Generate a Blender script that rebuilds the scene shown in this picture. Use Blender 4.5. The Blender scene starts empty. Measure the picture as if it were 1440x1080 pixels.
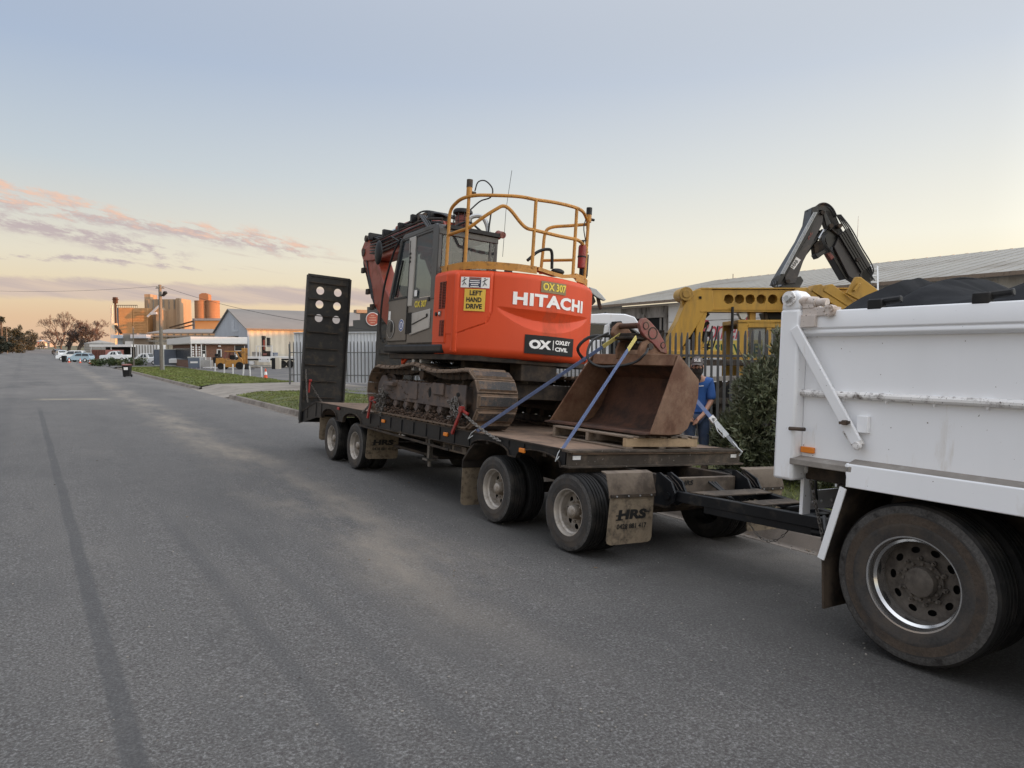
import bpy, bmesh, math, random
from math import sin, cos, tan, atan, atan2, pi, radians, sqrt, hypot
from mathutils import Vector, Matrix, noise as mnoise
random.seed(7)
S = bpy.context.scene
COL = S.collection

# ------------------------------------------------------------------ camera
FPX = 1000.0
YAW, PITCH, CAMZ = atan(650 / FPX), atan(46 / FPX), 1.87
cd = bpy.data.cameras.new('camera'); cam = bpy.data.objects.new('camera', cd); COL.objects.link(cam)
cd.sensor_fit = 'HORIZONTAL'; cd.sensor_width = 36.0; cd.lens = 36.0 * FPX / 1440.0
cd.clip_start = 0.05; cd.clip_end = 9000
cam.location = (0, 0, CAMZ); cam.rotation_euler = (pi / 2 - PITCH, 0, -YAW)
S.camera = cam

# ------------------------------------------------------------------ view, world, sun
S.view_settings.view_transform = 'Standard'; S.view_settings.look = 'None'
S.view_settings.gamma = 1.0; S.view_settings.use_curve_mapping = False
S.view_settings.exposure = 0.30
SUN_EL, SUN_AZ = radians(2.2), (0.68, -0.733)          # low sun, right and behind
W = bpy.data.worlds.new('World'); S.world = W; W.use_nodes = True
nt = W.node_tree; N = nt.nodes; L = nt.links
for n in list(N): N.remove(n)
def wn(t, **k):
    n = N.new(t)
    for a, b in k.items(): setattr(n, a, b)
    return n
def wmath(op, a, b=None, c=None, clamp=False):
    n = wn('ShaderNodeMath', operation=op, use_clamp=clamp)
    for i, v in enumerate((a, b, c)):
        if v is None: continue
        if isinstance(v, (int, float)): n.inputs[i].default_value = v
        else: L.new(v, n.inputs[i])
    return n.outputs[0]
def wramp(fac, stops):
    n = wn('ShaderNodeValToRGB'); cr = n.color_ramp
    while len(cr.elements) < len(stops): cr.elements.new(0.5)
    for e, (p, c) in zip(cr.elements, stops): e.position = p; e.color = (*c, 1)
    L.new(fac, n.inputs[0]); return n.outputs[0]
def wmix(f, a, b, blend='MIX'):
    n = wn('ShaderNodeMix', data_type='RGBA', blend_type=blend)
    for i, v in ((0, f), (6, a), (7, b)):
        if isinstance(v, (int, float)): n.inputs[i].default_value = v
        elif isinstance(v, tuple): n.inputs[i].default_value = (*v, 1)
        else: L.new(v, n.inputs[i])
    return n.outputs[2]
def s2l(*c):
    return tuple(((v / 255) / 12.92 if v / 255 <= .04045 else ((v / 255 + .055) / 1.055) ** 2.4) for v in c)
SUNSIDE_GAIN, HIGH = 4.0, 2.5                                    # sky gain out of view, added to brighten the foreground: sunset side, overhead
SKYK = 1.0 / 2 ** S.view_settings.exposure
tc = wn('ShaderNodeTexCoord'); sep = wn('ShaderNodeSeparateXYZ'); L.new(tc.outputs['Generated'], sep.inputs[0])
dx, dy, dz = sep.outputs
el = wmath('ARCSINE', dz)                                   # elevation, radians
az = wmath('ARCTAN2', dx, dy)                               # azimuth from the street axis
elf = wmath('MULTIPLY', el, 1.0, clamp=True)
sA = wramp(elf, [(0.0, s2l(222, 186, 158)), (0.04, s2l(224, 192, 160)), (0.075, s2l(229, 211, 180)), (0.118, s2l(227, 219, 201)), (0.226, s2l(195, 204, 211)),
                 (0.353, s2l(169, 184, 207)), (0.55, s2l(166, 174, 190)), (0.85, s2l(177, 181, 188))])
sB = wramp(elf, [(0.0, s2l(252, 234, 202)), (0.10, s2l(250, 240, 214)), (0.146, s2l(247, 243, 228)), (0.25, s2l(226, 228, 226)),
                 (0.35, s2l(205, 212, 222)), (0.55, s2l(192, 195, 200)), (0.85, s2l(180, 182, 187))])
# the added sky gain rises smoothly towards the sunset, which lies behind the camera's right shoulder
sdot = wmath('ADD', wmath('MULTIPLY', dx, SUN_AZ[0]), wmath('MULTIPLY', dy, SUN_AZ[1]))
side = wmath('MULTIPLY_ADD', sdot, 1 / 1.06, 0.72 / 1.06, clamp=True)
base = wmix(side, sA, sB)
sunside = wmath('POWER', wmath('MULTIPLY_ADD', sdot, 1 / 0.68, -0.32 / 0.68, clamp=True), 1.5)
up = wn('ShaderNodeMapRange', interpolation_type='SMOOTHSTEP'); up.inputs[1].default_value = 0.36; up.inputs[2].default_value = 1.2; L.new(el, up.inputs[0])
gain = wmath('ADD', wmath('MULTIPLY_ADD', sunside, SUNSIDE_GAIN, 1.0), wmath('MULTIPLY', up.outputs[0], HIGH))
# clouds: two slanting streaks and one low bank, all lying in the far east sky
def wnoise(sx, sy, ox, detail=6, rough=.6):
    cb = wn('ShaderNodeCombineXYZ')
    L.new(wmath('MULTIPLY_ADD', az, sx, ox), cb.inputs[0]); L.new(wmath('MULTIPLY', wmath('ADD', el, wmath('MULTIPLY', az, 0.16)), sy), cb.inputs[1])
    n = wn('ShaderNodeTexNoise'); n.inputs['Scale'].default_value = 1; n.inputs['Detail'].default_value = detail; n.inputs['Roughness'].default_value = rough
    L.new(cb.outputs[0], n.inputs['Vector']); return n.outputs[0]
def bell(center_el, width):
    d = wmath('DIVIDE', wmath('SUBTRACT', el, center_el), width)
    return wmath('POWER', 2.718, wmath('MULTIPLY', wmath('MULTIPLY', d, d), -1.0))
n3 = wnoise(5, 70, 1.2)
def sm(v, a, b):
    n = wn('ShaderNodeMapRange', interpolation_type='SMOOTHSTEP'); n.inputs[1].default_value = a; n.inputs[2].default_value = b
    L.new(v, n.inputs[0]); return n.outputs[0]
az0 = wmath('ADD', az, 0.06)
nA = wnoise(11, 34, 3.1, 8, .68); nB = wnoise(38, 130, 8.7, 6, .66)
lift = wmath('MULTIPLY', wmath('SUBTRACT', nA, 0.5), 0.034)          # ragged edges
def streak(c0, slope, width, a0, a1):
    c = wmath('ADD', wmath('MULTIPLY_ADD', az0, slope, c0), lift)
    return c, wmath('MULTIPLY', bell(c, width), wmath('SUBTRACT', 1.0, sm(az, a0, a1)))
ce1, b1 = streak(0.173, -0.105, 0.0140, 0.27, 0.37)
ce2, b2 = streak(0.150, -0.150, 0.0130, 0.10, 0.20)
ce3, b3 = streak(0.186, -0.11, 0.0075, 0.02, 0.12)
ce4, b4 = streak(0.110, -0.02, 0.0035, 0.12, 0.26)
bb = wmath('MAXIMUM', wmath('MAXIMUM', b1, b2), wmath('MAXIMUM', wmath('MULTIPLY', b3, 0.8), wmath('MULTIPLY', b4, 0.75)))
nn = wmath('ADD', wmath('MULTIPLY', nA, 0.45), wmath('MULTIPLY', nB, 0.55))
c1 = sm(wmath('MULTIPLY', bb, sm(nn, 0.36, 0.64)), 0.10, 0.70)
bankb = bell(wmath('ADD', 0.074, wmath('MULTIPLY', lift, 0.45)), 0.0165)
bank = wmath('MULTIPLY', sm(wmath('ADD', wmath('MULTIPLY', bankb, 0.66), wmath('MULTIPLY', nn, 0.40)), 0.50, 0.74), wmath('SUBTRACT', 1.0, sm(az, 0.35, 0.75)))
wisp = wmath('MULTIPLY', wmath('MULTIPLY', sm(n3, 0.56, 0.68), bell(0.118, 0.016)), wmath('MULTIPLY', wmath('SUBTRACT', 1.0, sm(az, 0.34, 0.50)), 0.6))
up1 = sm(wmath('ADD', wmath('DIVIDE', wmath('SUBTRACT', el, ce1), 0.014), wmath('MULTIPLY', wmath('SUBTRACT', nB, 0.5), 7.0)), -0.6, 1.4)
ccol = wmix(up1, s2l(190, 174, 177), s2l(234, 196, 176))
bcol = wmix(sm(wnoise(5, 90, 5.5), .40, .66), s2l(194, 178, 176), s2l(212, 192, 180))
sky = wmix(wmath('MULTIPLY', bank, 0.96), base, bcol)
sky = wmix(wisp, sky, s2l(203, 186, 178))
sky = wmix(wmath('MULTIPLY', c1, 0.95), sky, ccol)
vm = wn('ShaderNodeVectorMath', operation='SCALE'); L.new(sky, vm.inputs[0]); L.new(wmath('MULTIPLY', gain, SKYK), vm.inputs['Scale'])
nish = wn('ShaderNodeTexSky', sky_type='NISHITA'); nish.sun_disc = False
nish.sun_elevation = SUN_EL; nish.sun_rotation = atan2(SUN_AZ[0], SUN_AZ[1]); nish.dust_density = 1.5
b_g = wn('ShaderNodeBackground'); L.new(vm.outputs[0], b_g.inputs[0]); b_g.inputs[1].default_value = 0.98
b_n = wn('ShaderNodeBackground'); L.new(nish.outputs[0], b_n.inputs[0]); b_n.inputs[1].default_value = 0.02
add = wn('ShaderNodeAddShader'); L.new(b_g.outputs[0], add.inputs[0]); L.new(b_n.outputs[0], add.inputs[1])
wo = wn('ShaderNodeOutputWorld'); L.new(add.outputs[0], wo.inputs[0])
sd = bpy.data.lights.new('sun', 'SUN'); so = bpy.data.objects.new('sun', sd); COL.objects.link(so)
sd.energy = 5.0; sd.angle = radians(0.6); sd.color = (1.0, 0.39, 0.09)
so.rotation_euler = Vector((SUN_AZ[0] * cos(SUN_EL), SUN_AZ[1] * cos(SUN_EL), sin(SUN_EL))).to_track_quat('Z', 'Y').to_euler()

# ------------------------------------------------------------------ materials
def mat(name, col, rough=.6, metal=0., var=.18, scale=3., bump=0., bscale=40., dirt=None, damt=.0, dscale=2.5, spec=.5, streak=False, coat=0., fine=0., chips=None):
    m = bpy.data.materials.new(name); m.use_nodes = True
    t = m.node_tree; n = t.nodes; l = t.links; bs = n['Principled BSDF']
    bs.inputs['Roughness'].default_value = rough; bs.inputs['Metallic'].default_value = metal
    bs.inputs['Specular IOR Level'].default_value = spec; bs.inputs['Coat Weight'].default_value = coat; bs.inputs['Coat Roughness'].default_value = .15
    tcn = n.new('ShaderNodeTexCoord'); src = tcn.outputs['Object']
    if streak:
        mp = n.new('ShaderNodeMapping'); mp.inputs['Scale'].default_value = (1, 1, .22); l.new(src, mp.inputs[0]); src = mp.outputs[0]
    def noi(sc, det=5, r=.6):
        q = n.new('ShaderNodeTexNoise'); q.inputs['Scale'].default_value = sc; q.inputs['Detail'].default_value = det; q.inputs['Roughness'].default_value = r
        l.new(src, q.inputs['Vector']); return q.outputs[0]
    def mr(v, a, b, c, d):
        q = n.new('ShaderNodeMapRange'); 
        for i, x in enumerate((a, b, c, d)): q.inputs[i + 1].default_value = x
        l.new(v, q.inputs[0]); return q.outputs[0]
    def mix(f, a, b, bt='MIX'):
        q = n.new('ShaderNodeMix'); q.data_type = 'RGBA'; q.blend_type = bt
        for i, v in ((0, f), (6, a), (7, b)):
            if isinstance(v, (int, float)): q.inputs[i].default_value = v
            elif isinstance(v, tuple): q.inputs[i].default_value = (*v[:3], 1)
            else: l.new(v, q.inputs[i])
        return q.outputs[2]
    c = tuple(col)
    a = noi(scale)
    lo = tuple(max(0, x * (1 - var)) for x in c); hi = tuple(min(1, x * (1 + var)) for x in c)
    out = mix(mr(a, .3, .7, 0, 1), lo, hi)
    if fine:
        out = mix(fine, out, mix(mr(noi(bscale, 3, .7), .3, .7, 0, 1), tuple(x * .35 for x in c), tuple(min(1, x * 1.75) for x in c)))
    if chips is not None:
        q = n.new('ShaderNodeTexNoise'); q.inputs['Scale'].default_value = chips[1]; q.inputs['Detail'].default_value = 3; l.new(tcn.outputs['Object'], q.inputs['Vector'])
        out = mix(mr(q.outputs[0], chips[2], chips[2] + .03, 0, 1), out, chips[0])
    if dirt is not None:
        d = noi(dscale, 8, .68)
        dm = mr(d, .62 - damt * .45, .80 - damt * .45, 0, 1)
        out = mix(dm, out, tuple(dirt))
        rr = n.new('ShaderNodeMapRange'); l.new(dm, rr.inputs[0]); rr.inputs[3].default_value = rough; rr.inputs[4].default_value = max(rough, .85)
        l.new(rr.outputs[0], bs.inputs['Roughness'])
    l.new(out, bs.inputs['Base Color'])
    if bump:
        b = n.new('ShaderNodeBump'); b.inputs['Strength'].default_value = bump; b.inputs['Distance'].default_value = .02
        l.new(noi(bscale, 6, .65), b.inputs['Height']); l.new(b.outputs[0], bs.inputs['Normal'])
    return m
def glass(name, tint=(.05, .06, .07), alpha=.42):
    m = bpy.data.materials.new(name); m.use_nodes = True
    n = m.node_tree.nodes; l = m.node_tree.links; bs = n['Principled BSDF']
    bs.inputs['Base Color'].default_value = (*tint, 1); bs.inputs['Roughness'].default_value = .04; bs.inputs['Specular IOR Level'].default_value = .8
    tr = n.new('ShaderNodeBsdfTransparent'); tr.inputs[0].default_value = (.80, .84, .84, 1)
    mx = n.new('ShaderNodeMixShader'); mx.inputs[0].default_value = alpha
    l.new(tr.outputs[0], mx.inputs[1]); l.new(bs.outputs[0], mx.inputs[2]); l.new(mx.outputs[0], n['Material Output'].inputs[0])
    return m
MUD = (.16, .115, .075)
DUST = (.20, .165, .125)
m_white = mat('white_truck_paint', (.86, .865, .88), .45, var=.035, scale=1.2, dirt=(.60, .54, .46), damt=.07, dscale=3.2, streak=True, bump=.03, bscale=14, chips=((.16, .12, .09), 42, .735))
m_whiteworn = mat('worn_white_paint', (.82, .80, .78), .5, var=.05, dirt=(.10, .075, .06), damt=.26, dscale=13, bump=.12, bscale=30, chips=((.09, .07, .06), 60, .655))
m_ledge = mat('dusty_ledge', (.25, .225, .20), .75, var=.2, scale=6, dirt=(.36, .34, .31), damt=.2, dscale=5, bump=.1)
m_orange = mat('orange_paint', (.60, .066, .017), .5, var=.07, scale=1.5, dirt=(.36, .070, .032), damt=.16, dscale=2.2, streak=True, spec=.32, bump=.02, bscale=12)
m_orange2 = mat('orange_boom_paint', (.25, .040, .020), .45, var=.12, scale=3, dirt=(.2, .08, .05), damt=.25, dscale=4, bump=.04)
m_yellowrail = mat('amber_rail_paint', (.46, .205, .030), .5, var=.12, scale=5, dirt=(.17, .085, .03), damt=.2, dscale=12)
m_cab = mat('dark_grey_cab_paint', (.040, .038, .037), .42, var=.1, dirt=(.085, .075, .065), damt=.2, dscale=3, coat=.1)
m_cabside = mat('bronze_grey_panel', (.105, .088, .074), .4, var=.15, dirt=(.22, .19, .15), damt=.25, dscale=3)
m_silver = mat('silver_panel', (.40, .375, .345), .38, .1, var=.07, dirt=(.34, .30, .26), damt=.15)
m_black = mat('black_plastic', (.012, .012, .013), .5, var=.2, dirt=(.04, .036, .032), damt=.15, spec=.28)
m_blacksteel = mat('black_trailer_paint', (.009, .010, .012), .45, var=.25, scale=4, dirt=(.045, .038, .031), damt=.20, dscale=5, bump=.06, bscale=25, spec=.25)
m_dirtysteel = mat('dirty_black_steel', (.026, .021, .018), .68, var=.3, scale=5, dirt=(.075, .056, .041), damt=.40, dscale=4, bump=.15, bscale=40, spec=.25)
m_beam = mat('dusty_beam_steel', (.070, .056, .044), .75, var=.3, scale=4, dirt=(.15, .115, .085), damt=.30, dscale=4, bump=.15, bscale=40, spec=.25, chips=((.30, .27, .23), 40, .68))
m_ramp = mat('ramp_plate', (.011, .0105, .010), .6, var=.4, scale=6, dirt=(.065, .050, .034), damt=.22, dscale=6, bump=.35, bscale=90, fine=.3)
m_deck = mat('dusty_steel_deck', (.225, .150, .102), .82, var=.22, scale=2.2, dirt=(.11, .077, .055), damt=.34, dscale=3.2, bump=.2, bscale=50)
m_mudflap = mat('dusty_rubber_flap', (.215, .168, .115), .85, var=.18, scale=5, dirt=(.075, .058, .042), damt=.30, dscale=14, bump=.15, bscale=40)
m_guard = mat('dusty_mudguard', (.165, .128, .095), .75, var=.2, dirt=(.08, .06, .045), damt=.34, dscale=4, bump=.1)
m_tyre = mat('tyre_rubber', (.015, .0145, .0145), .72, var=.25, scale=6, dirt=(.045, .040, .035), damt=.26, dscale=3, bump=.1, bscale=50, spec=.25)
m_tyre3 = mat('brown_scuffed_rubber', (.072, .056, .044), .85, var=.25, scale=7, dirt=(.045, .040, .037), damt=.35, dscale=5, bump=.2, bscale=70, fine=.3, spec=.2)
m_tyre4 = mat('grey_tread_shoulder', (.085, .081, .077), .85, var=.3, scale=9, dirt=(.035, .032, .030), damt=.35, dscale=9, bump=.35, bscale=60, fine=.45, spec=.2)
m_tyre2 = mat('dusty_tyre_sidewall', (.048, .045, .043), .78, var=.25, scale=5, dirt=(.080, .066, .054), damt=.36, dscale=4, bump=.18, bscale=60, fine=.25, spec=.25)
m_rim = mat('dusty_rim', (.40, .365, .325), .42, .35, var=.14, scale=6, dirt=(.19, .15, .11), damt=.34, dscale=5)
m_chrome = mat('polished_rim', (.66, .66, .66), .16, .95, var=.04, dirt=(.3, .27, .23), damt=.06)
m_rimdirty = mat('brake_dust_rim', (.115, .098, .082), .6, .2, var=.2, scale=6, dirt=(.06, .05, .042), damt=.35, dscale=5, bump=.08)
m_hole = mat('dark_opening', (.006, .006, .006), .9, var=.1)
m_rust = mat('rusty_steel', (.088, .037, .020), .78, var=.4, scale=4, dirt=(.034, .018, .012), damt=.42, dscale=3, bump=.3, bscale=30, fine=.22)
m_rustlight = mat('brown_worn_steel', (.205, .112, .064), .66, var=.28, scale=2.5, dirt=(.115, .050, .026), damt=.40, dscale=2.2, bump=.12, bscale=22, fine=.22)
m_mudsteel = mat('muddy_steel', (.055, .042, .034), .78, var=.3, scale=6, dirt=(.10, .066, .045), damt=.40, dscale=6, bump=.3, bscale=45, fine=.2)
m_pad = mat('worn_track_pad', (.040, .037, .035), .7, var=.3, scale=9, dirt=(.15, .098, .064), damt=.30, dscale=9, bump=.5, bscale=60, fine=.35)
m_shoe = mat('muddy_track_shoe', (.125, .088, .062), .8, var=.35, scale=8, dirt=(.20, .130, .083), damt=.40, dscale=7, bump=.5, bscale=50, fine=.3)
m_mud = mat('dried_mud', (.095, .060, .041), .95, var=.35, scale=20, bump=.6, bscale=60)
m_frame = mat('track_frame_paint', (.085, .066, .060), .7, var=.22, scale=4, dirt=(.15, .104, .078), damt=.35, dscale=4, bump=.15)
m_red = mat('red_paint', (.28, .020, .016), .45, var=.2, dirt=(.14, .05, .04), damt=.25, dscale=10)
m_redfaded = mat('faded_red_steel', (.215, .062, .052), .66, var=.2, scale=5, dirt=(.20, .12, .09), damt=.35, dscale=7, bump=.12)
m_hinge = mat('rust_tinged_white_paint', (.60, .53, .48), .6, var=.12, scale=9, dirt=(.36, .27, .21), damt=.25, dscale=9, chips=((.07, .055, .05), 50, .66))
m_chain = mat('chain_steel', (.17, .155, .14), .5, .6, var=.25, scale=20)
m_strap = mat('blue_webbing', (.15, .20, .36), .8, var=.12, scale=30, bump=.2, bscale=140)
m_strapy = mat('yellow_webbing', (.62, .52, .17), .8, var=.1, scale=30)
m_galv = mat('galvanised_steel', (.46, .47, .47), .42, .5, var=.12, scale=14)
m_wood = mat('pale_pine', (.43, .30, .175), .75, var=.25, scale=6, dirt=(.24, .16, .10), damt=.25, dscale=6, bump=.12)
m_woodold = mat('weathered_timber', (.24, .185, .14), .85, var=.25, scale=6, dirt=(.1, .075, .055), damt=.3, dscale=6, bump=.15)
m_amber = mat('amber_lens', (.75, .22, .02), .25, var=.08)
m_text_w = mat('white_decal', (.80, .78, .76), .5, var=.04)
m_text_k = mat('black_decal', (.012, .012, .012), .5, var=.05)
m_text_y = mat('yellow_decal', (.72, .55, .05), .5, var=.06)
m_decal_y = mat('yellow_sign_decal', (.68, .44, .06), .5, var=.06, dirt=(.45, .28, .06), damt=.12)
m_decal_olive = mat('olive_decal', (.21, .155, .065), .5, var=.12)
m_decal_k = mat('dark_sign_decal', (.018, .018, .018), .6, var=.2, spec=.2, dirt=(.05, .04, .035), damt=.15)
m_decal_navy = mat('navy_decal', (.03, .03, .07), .5, var=.1)
m_blue = mat('blue_decal', (.05, .10, .30), .5, var=.1)
m_glass = glass('cab_glass')
m_glassdark = glass('dark_glass', (.02, .022, .025), .9)
m_concrete = mat('concrete', (.33, .305, .275), .9, var=.15, scale=2, dirt=(.2, .185, .165), damt=.25, dscale=1.5, bump=.15, bscale=50)
m_ins = mat('dark_hose', (.016, .016, .017), .55, var=.2)
m_tarp = mat('black_mesh_tarp', (.0105, .0115, .014), .82, var=.2, scale=3, dirt=(.026, .027, .03), damt=.26, dscale=2.5, bump=.05, bscale=60, spec=.12)
# ------------------------------------------------------------------ geometry helpers
class MB:
    def __init__(s): s.v = []; s.f = []
    def add(s, vs, fs):
        o = len(s.v); s.v += [tuple(p) for p in vs]; s.f += [tuple(i + o for i in q) for q in fs]; return s
    def box(s, x0, x1, y0, y1, z0, z1):
        return s.add([(x, y, z) for z in (z0, z1) for y in (y0, y1) for x in (x0, x1)],
                     [(0, 2, 3, 1), (4, 5, 7, 6), (0, 1, 5, 4), (2, 6, 7, 3), (0, 4, 6, 2), (1, 3, 7, 5)])
    def bar(s, p, q, w, h, up=(0, 0, 1)):
        p, q = Vector(p), Vector(q); d = (q - p).normalized(); u = Vector(up)
        r = d.cross(u)
        if r.length < 1e-5: r = d.cross(Vector((0, 1, 0)))
        r.normalize(); u = r.cross(d).normalized(); r = r * w / 2; u = u * h / 2
        return s.add([p - r - u, p + r - u, p + r + u, p - r + u, q - r - u, q + r - u, q + r + u, q - r + u],
                     [(0, 1, 2, 3), (4, 7, 6, 5), (0, 4, 5, 1), (1, 5, 6, 2), (2, 6, 7, 3), (3, 7, 4, 0)])
    def prism(s, pts, ax, a, b):
        n = len(pts)
        def P(p, t): return (t, p[0], p[1]) if ax == 'x' else (p[0], t, p[1]) if ax == 'y' else (p[0], p[1], t)
        return s.add([P(p, a) for p in pts] + [P(p, b) for p in pts],
                     [tuple(range(n))[::-1], tuple(range(n, 2 * n))] + [(i, (i + 1) % n, n + (i + 1) % n, n + i) for i in range(n)])
    def loft(s, A, B, cap=True):
        n = len(A)
        fs = [(i, (i + 1) % n, n + (i + 1) % n, n + i) for i in range(n)]
        if cap: fs += [tuple(range(n))[::-1], tuple(range(n, 2 * n))]
        return s.add(list(A) + list(B), fs)
    def tube(s, pts, r, n=8, closed=False, cap=True):
        pts = [Vector(p) for p in pts]; m = len(pts)
        rr = r if isinstance(r, (list, tuple)) else [r] * m
        vs = []; ref = None
        for i, p in enumerate(pts):
            if closed: d = pts[(i + 1) % m] - pts[i - 1]
            else: d = pts[min(i + 1, m - 1)] - pts[max(i - 1, 0)]
            if d.length < 1e-9: d = Vector((0, 0, 1))
            d.normalize()
            if ref is None:
                ref = Vector((0, 0, 1)) if abs(d.z) < .9 else Vector((1, 0, 0))
            a = (ref - d * ref.dot(d))
            if a.length < 1e-4: a = d.orthogonal()
            a.normalize(); ref = a; b = d.cross(a)
            vs += [p + (a * cos(2 * pi * k / n) + b * sin(2 * pi * k / n)) * rr[i] for k in range(n)]
        fs = []
        for i in range(m if closed else m - 1):
            j = (i + 1) % m
            fs += [(i * n + k, i * n + (k + 1) % n, j * n + (k + 1) % n, j * n + k) for k in range(n)]
        if cap and not closed: fs += [tuple(range(n))[::-1], tuple(range((m - 1) * n, m * n))]
        return s.add(vs, fs)
    def lathe(s, prof, org=(0, 0, 0), ax=(0, 0, 1), n=24, closed=False):
        ax = Vector(ax).normalized(); a = ax.orthogonal().normalized(); b = ax.cross(a); o = Vector(org)
        vs = [o + ax * h + (a * cos(2 * pi * k / n) + b * sin(2 * pi * k / n)) * r for r, h in prof for k in range(n)]
        m = len(prof); fs = []
        for i in range(m if closed else m - 1):
            j = (i + 1) % m
            fs += [(i * n + k, i * n + (k + 1) % n, j * n + (k + 1) % n, j * n + k) for k in range(n)]
        return s.add(vs, fs)
    def cyl(s, p, q, r, n=12, r2=None):
        p, q = Vector(p), Vector(q); h = (q - p).length; r2 = r if r2 is None else r2
        return s.lathe([(0.0001, 0), (r, 0), (r2, h), (0.0001, h)], p, q - p, n)
    def ell(s, c, r, nu=10, nv=6):
        c = Vector(c); vs = []; fs = []
        for j in range(nv + 1):
            ph = pi * j / nv
            vs += [(c.x + r[0] * sin(ph) * cos(2 * pi * i / nu), c.y + r[1] * sin(ph) * sin(2 * pi * i / nu), c.z + r[2] * cos(ph)) for i in range(nu)]
        for j in range(nv):
            fs += [(j * nu + i, (j + 1) * nu + i, (j + 1) * nu + (i + 1) % nu, j * nu + (i + 1) % nu) for i in range(nu)]
        return s.add(vs, fs)
    def grid(s, fn, nu, nv):
        vs = [fn(i / nu, j / nv) for j in range(nv + 1) for i in range(nu + 1)]
        return s.add(vs, [(j * (nu + 1) + i, j * (nu + 1) + i + 1, (j + 1) * (nu + 1) + i + 1, (j + 1) * (nu + 1) + i) for j in range(nv) for i in range(nu)])
    def xf(s, M):
        s.v = [tuple(M @ Vector(p)) for p in s.v]; return s
    def text(s, txt, fn, w, h, bold=.0, space=1.0, shear=0.):
        """letters as thin flat faces; fn(u, v) maps metres along / up to a 3D point"""
        cu = bpy.data.curves.new('t', 'FONT'); cu.body = txt; cu.offset = bold; cu.space_character = space; cu.shear = shear; cu.resolution_u = 3
        ob = bpy.data.objects.new('t', cu); COL.objects.link(ob); bpy.context.view_layer.update()
        me = bpy.data.meshes.new_from_object(ob.evaluated_get(bpy.context.evaluated_depsgraph_get()))
        xs = [v.co.x for v in me.vertices]; ys = [v.co.y for v in me.vertices]
        x0, x1, y0, y1 = min(xs), max(xs), min(ys), max(ys)
        s.add([fn((v.co.x - x0) / (x1 - x0) * w, (v.co.y - y0) / (y1 - y0) * h) for v in me.vertices], [tuple(p.vertices) for p in me.polygons])
        bpy.data.objects.remove(ob); bpy.data.curves.remove(cu); bpy.data.meshes.remove(me)
        return s

ORG = {}
def mesh_of(mb, m, name, org=(0, 0, 0), smooth=35, fix=True):
    me = bpy.data.meshes.new(name)
    o = Vector(org)
    me.from_pydata([tuple(Vector(p) - o) for p in mb.v], [], mb.f)
    if fix:
        b = bmesh.new(); b.from_mesh(me); bmesh.ops.recalc_face_normals(b, faces=b.faces); b.to_mesh(me); b.free()
    if smooth:
        me.polygons.foreach_set('use_smooth', [True] * len(me.polygons)); me.set_sharp_from_angle(angle=radians(smooth))
    me.materials.append(m); me.update()
    return me
def bev(o, w, seg=2):
    if w:
        b = o.modifiers.new('bevel', 'BEVEL'); b.width = w; b.segments = seg; b.limit_method = 'ANGLE'; b.angle_limit = radians(40)
    return o
def tag(o, label=None, cat=None, group=None, kind=None):
    if label: o['label'] = label
    if cat: o['category'] = cat
    if group: o['group'] = group
    if kind: o['kind'] = kind
    return o
def root_of(o):
    while o.parent: o = o.parent
    return o
def thing(name, label, cat, frame=Matrix(), org=(0, 0, 0), group=None):
    o = bpy.data.objects.new(name, None); COL.objects.link(o); o.empty_display_size = .2
    o.matrix_world = frame @ Matrix.Translation(org); ORG[o.name] = Vector(org)
    return tag(o, label, cat, group)
def part(parent, name, mb, m, bevel=0, smooth=35, kind=None, label=None, fix=True):
    me = mesh_of(mb, m, name, ORG.get(root_of(parent).name, Vector()), smooth, fix)
    o = bpy.data.objects.new(name, me); COL.objects.link(o); o.parent = parent
    bev(o, bevel); return tag(o, label, None, None, kind)
def inst(parent, src, loc=(0, 0, 0), M=None):
    """another piece sharing src's mesh, moved inside its thing"""
    o = src.copy(); COL.objects.link(o); o.parent = parent
    o.matrix_parent_inverse = Matrix()
    o.matrix_basis = M if M is not None else Matrix.Translation(loc)
    return o
def solo(name, mb, m, label, cat, frame=Matrix(), org=(0, 0, 0), group=None, bevel=0, smooth=35, kind=None, fix=True):
    me = mesh_of(mb, m, name, org, smooth, fix)
    o = bpy.data.objects.new(name, me); COL.objects.link(o); o.matrix_world = frame @ Matrix.Translation(org); ORG[o.name] = Vector(org)
    bev(o, bevel); return tag(o, label, cat, group, kind)
def struct(name, mb, m, smooth=0, kind='structure'):
    me = mesh_of(mb, m, name, (0, 0, 0), smooth, False)
    o = bpy.data.objects.new(name, me); COL.objects.link(o); o['kind'] = kind; return o
def copy_tree(o, parent=None):
    c = o.copy(); COL.objects.link(c)
    if parent is not None: c.parent = parent
    for ch in list(o.children): copy_tree(ch, c)
    return c
def curve(pts, n=8):
    """Catmull-Rom through points"""
    P = [Vector(p) for p in pts]; P = [P[0] * 2 - P[1]] + P + [P[-1] * 2 - P[-2]]; out = []
    for i in range(1, len(P) - 2):
        for k in range(n):
            t = k / n
            out.append(.5 * ((2 * P[i]) + (-P[i - 1] + P[i + 1]) * t + (2 * P[i - 1] - 5 * P[i] + 4 * P[i + 1] - P[i + 2]) * t * t + (-P[i - 1] + 3 * P[i] - 3 * P[i + 1] + P[i + 2]) * t ** 3))
    out.append(P[-2]); return out
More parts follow.
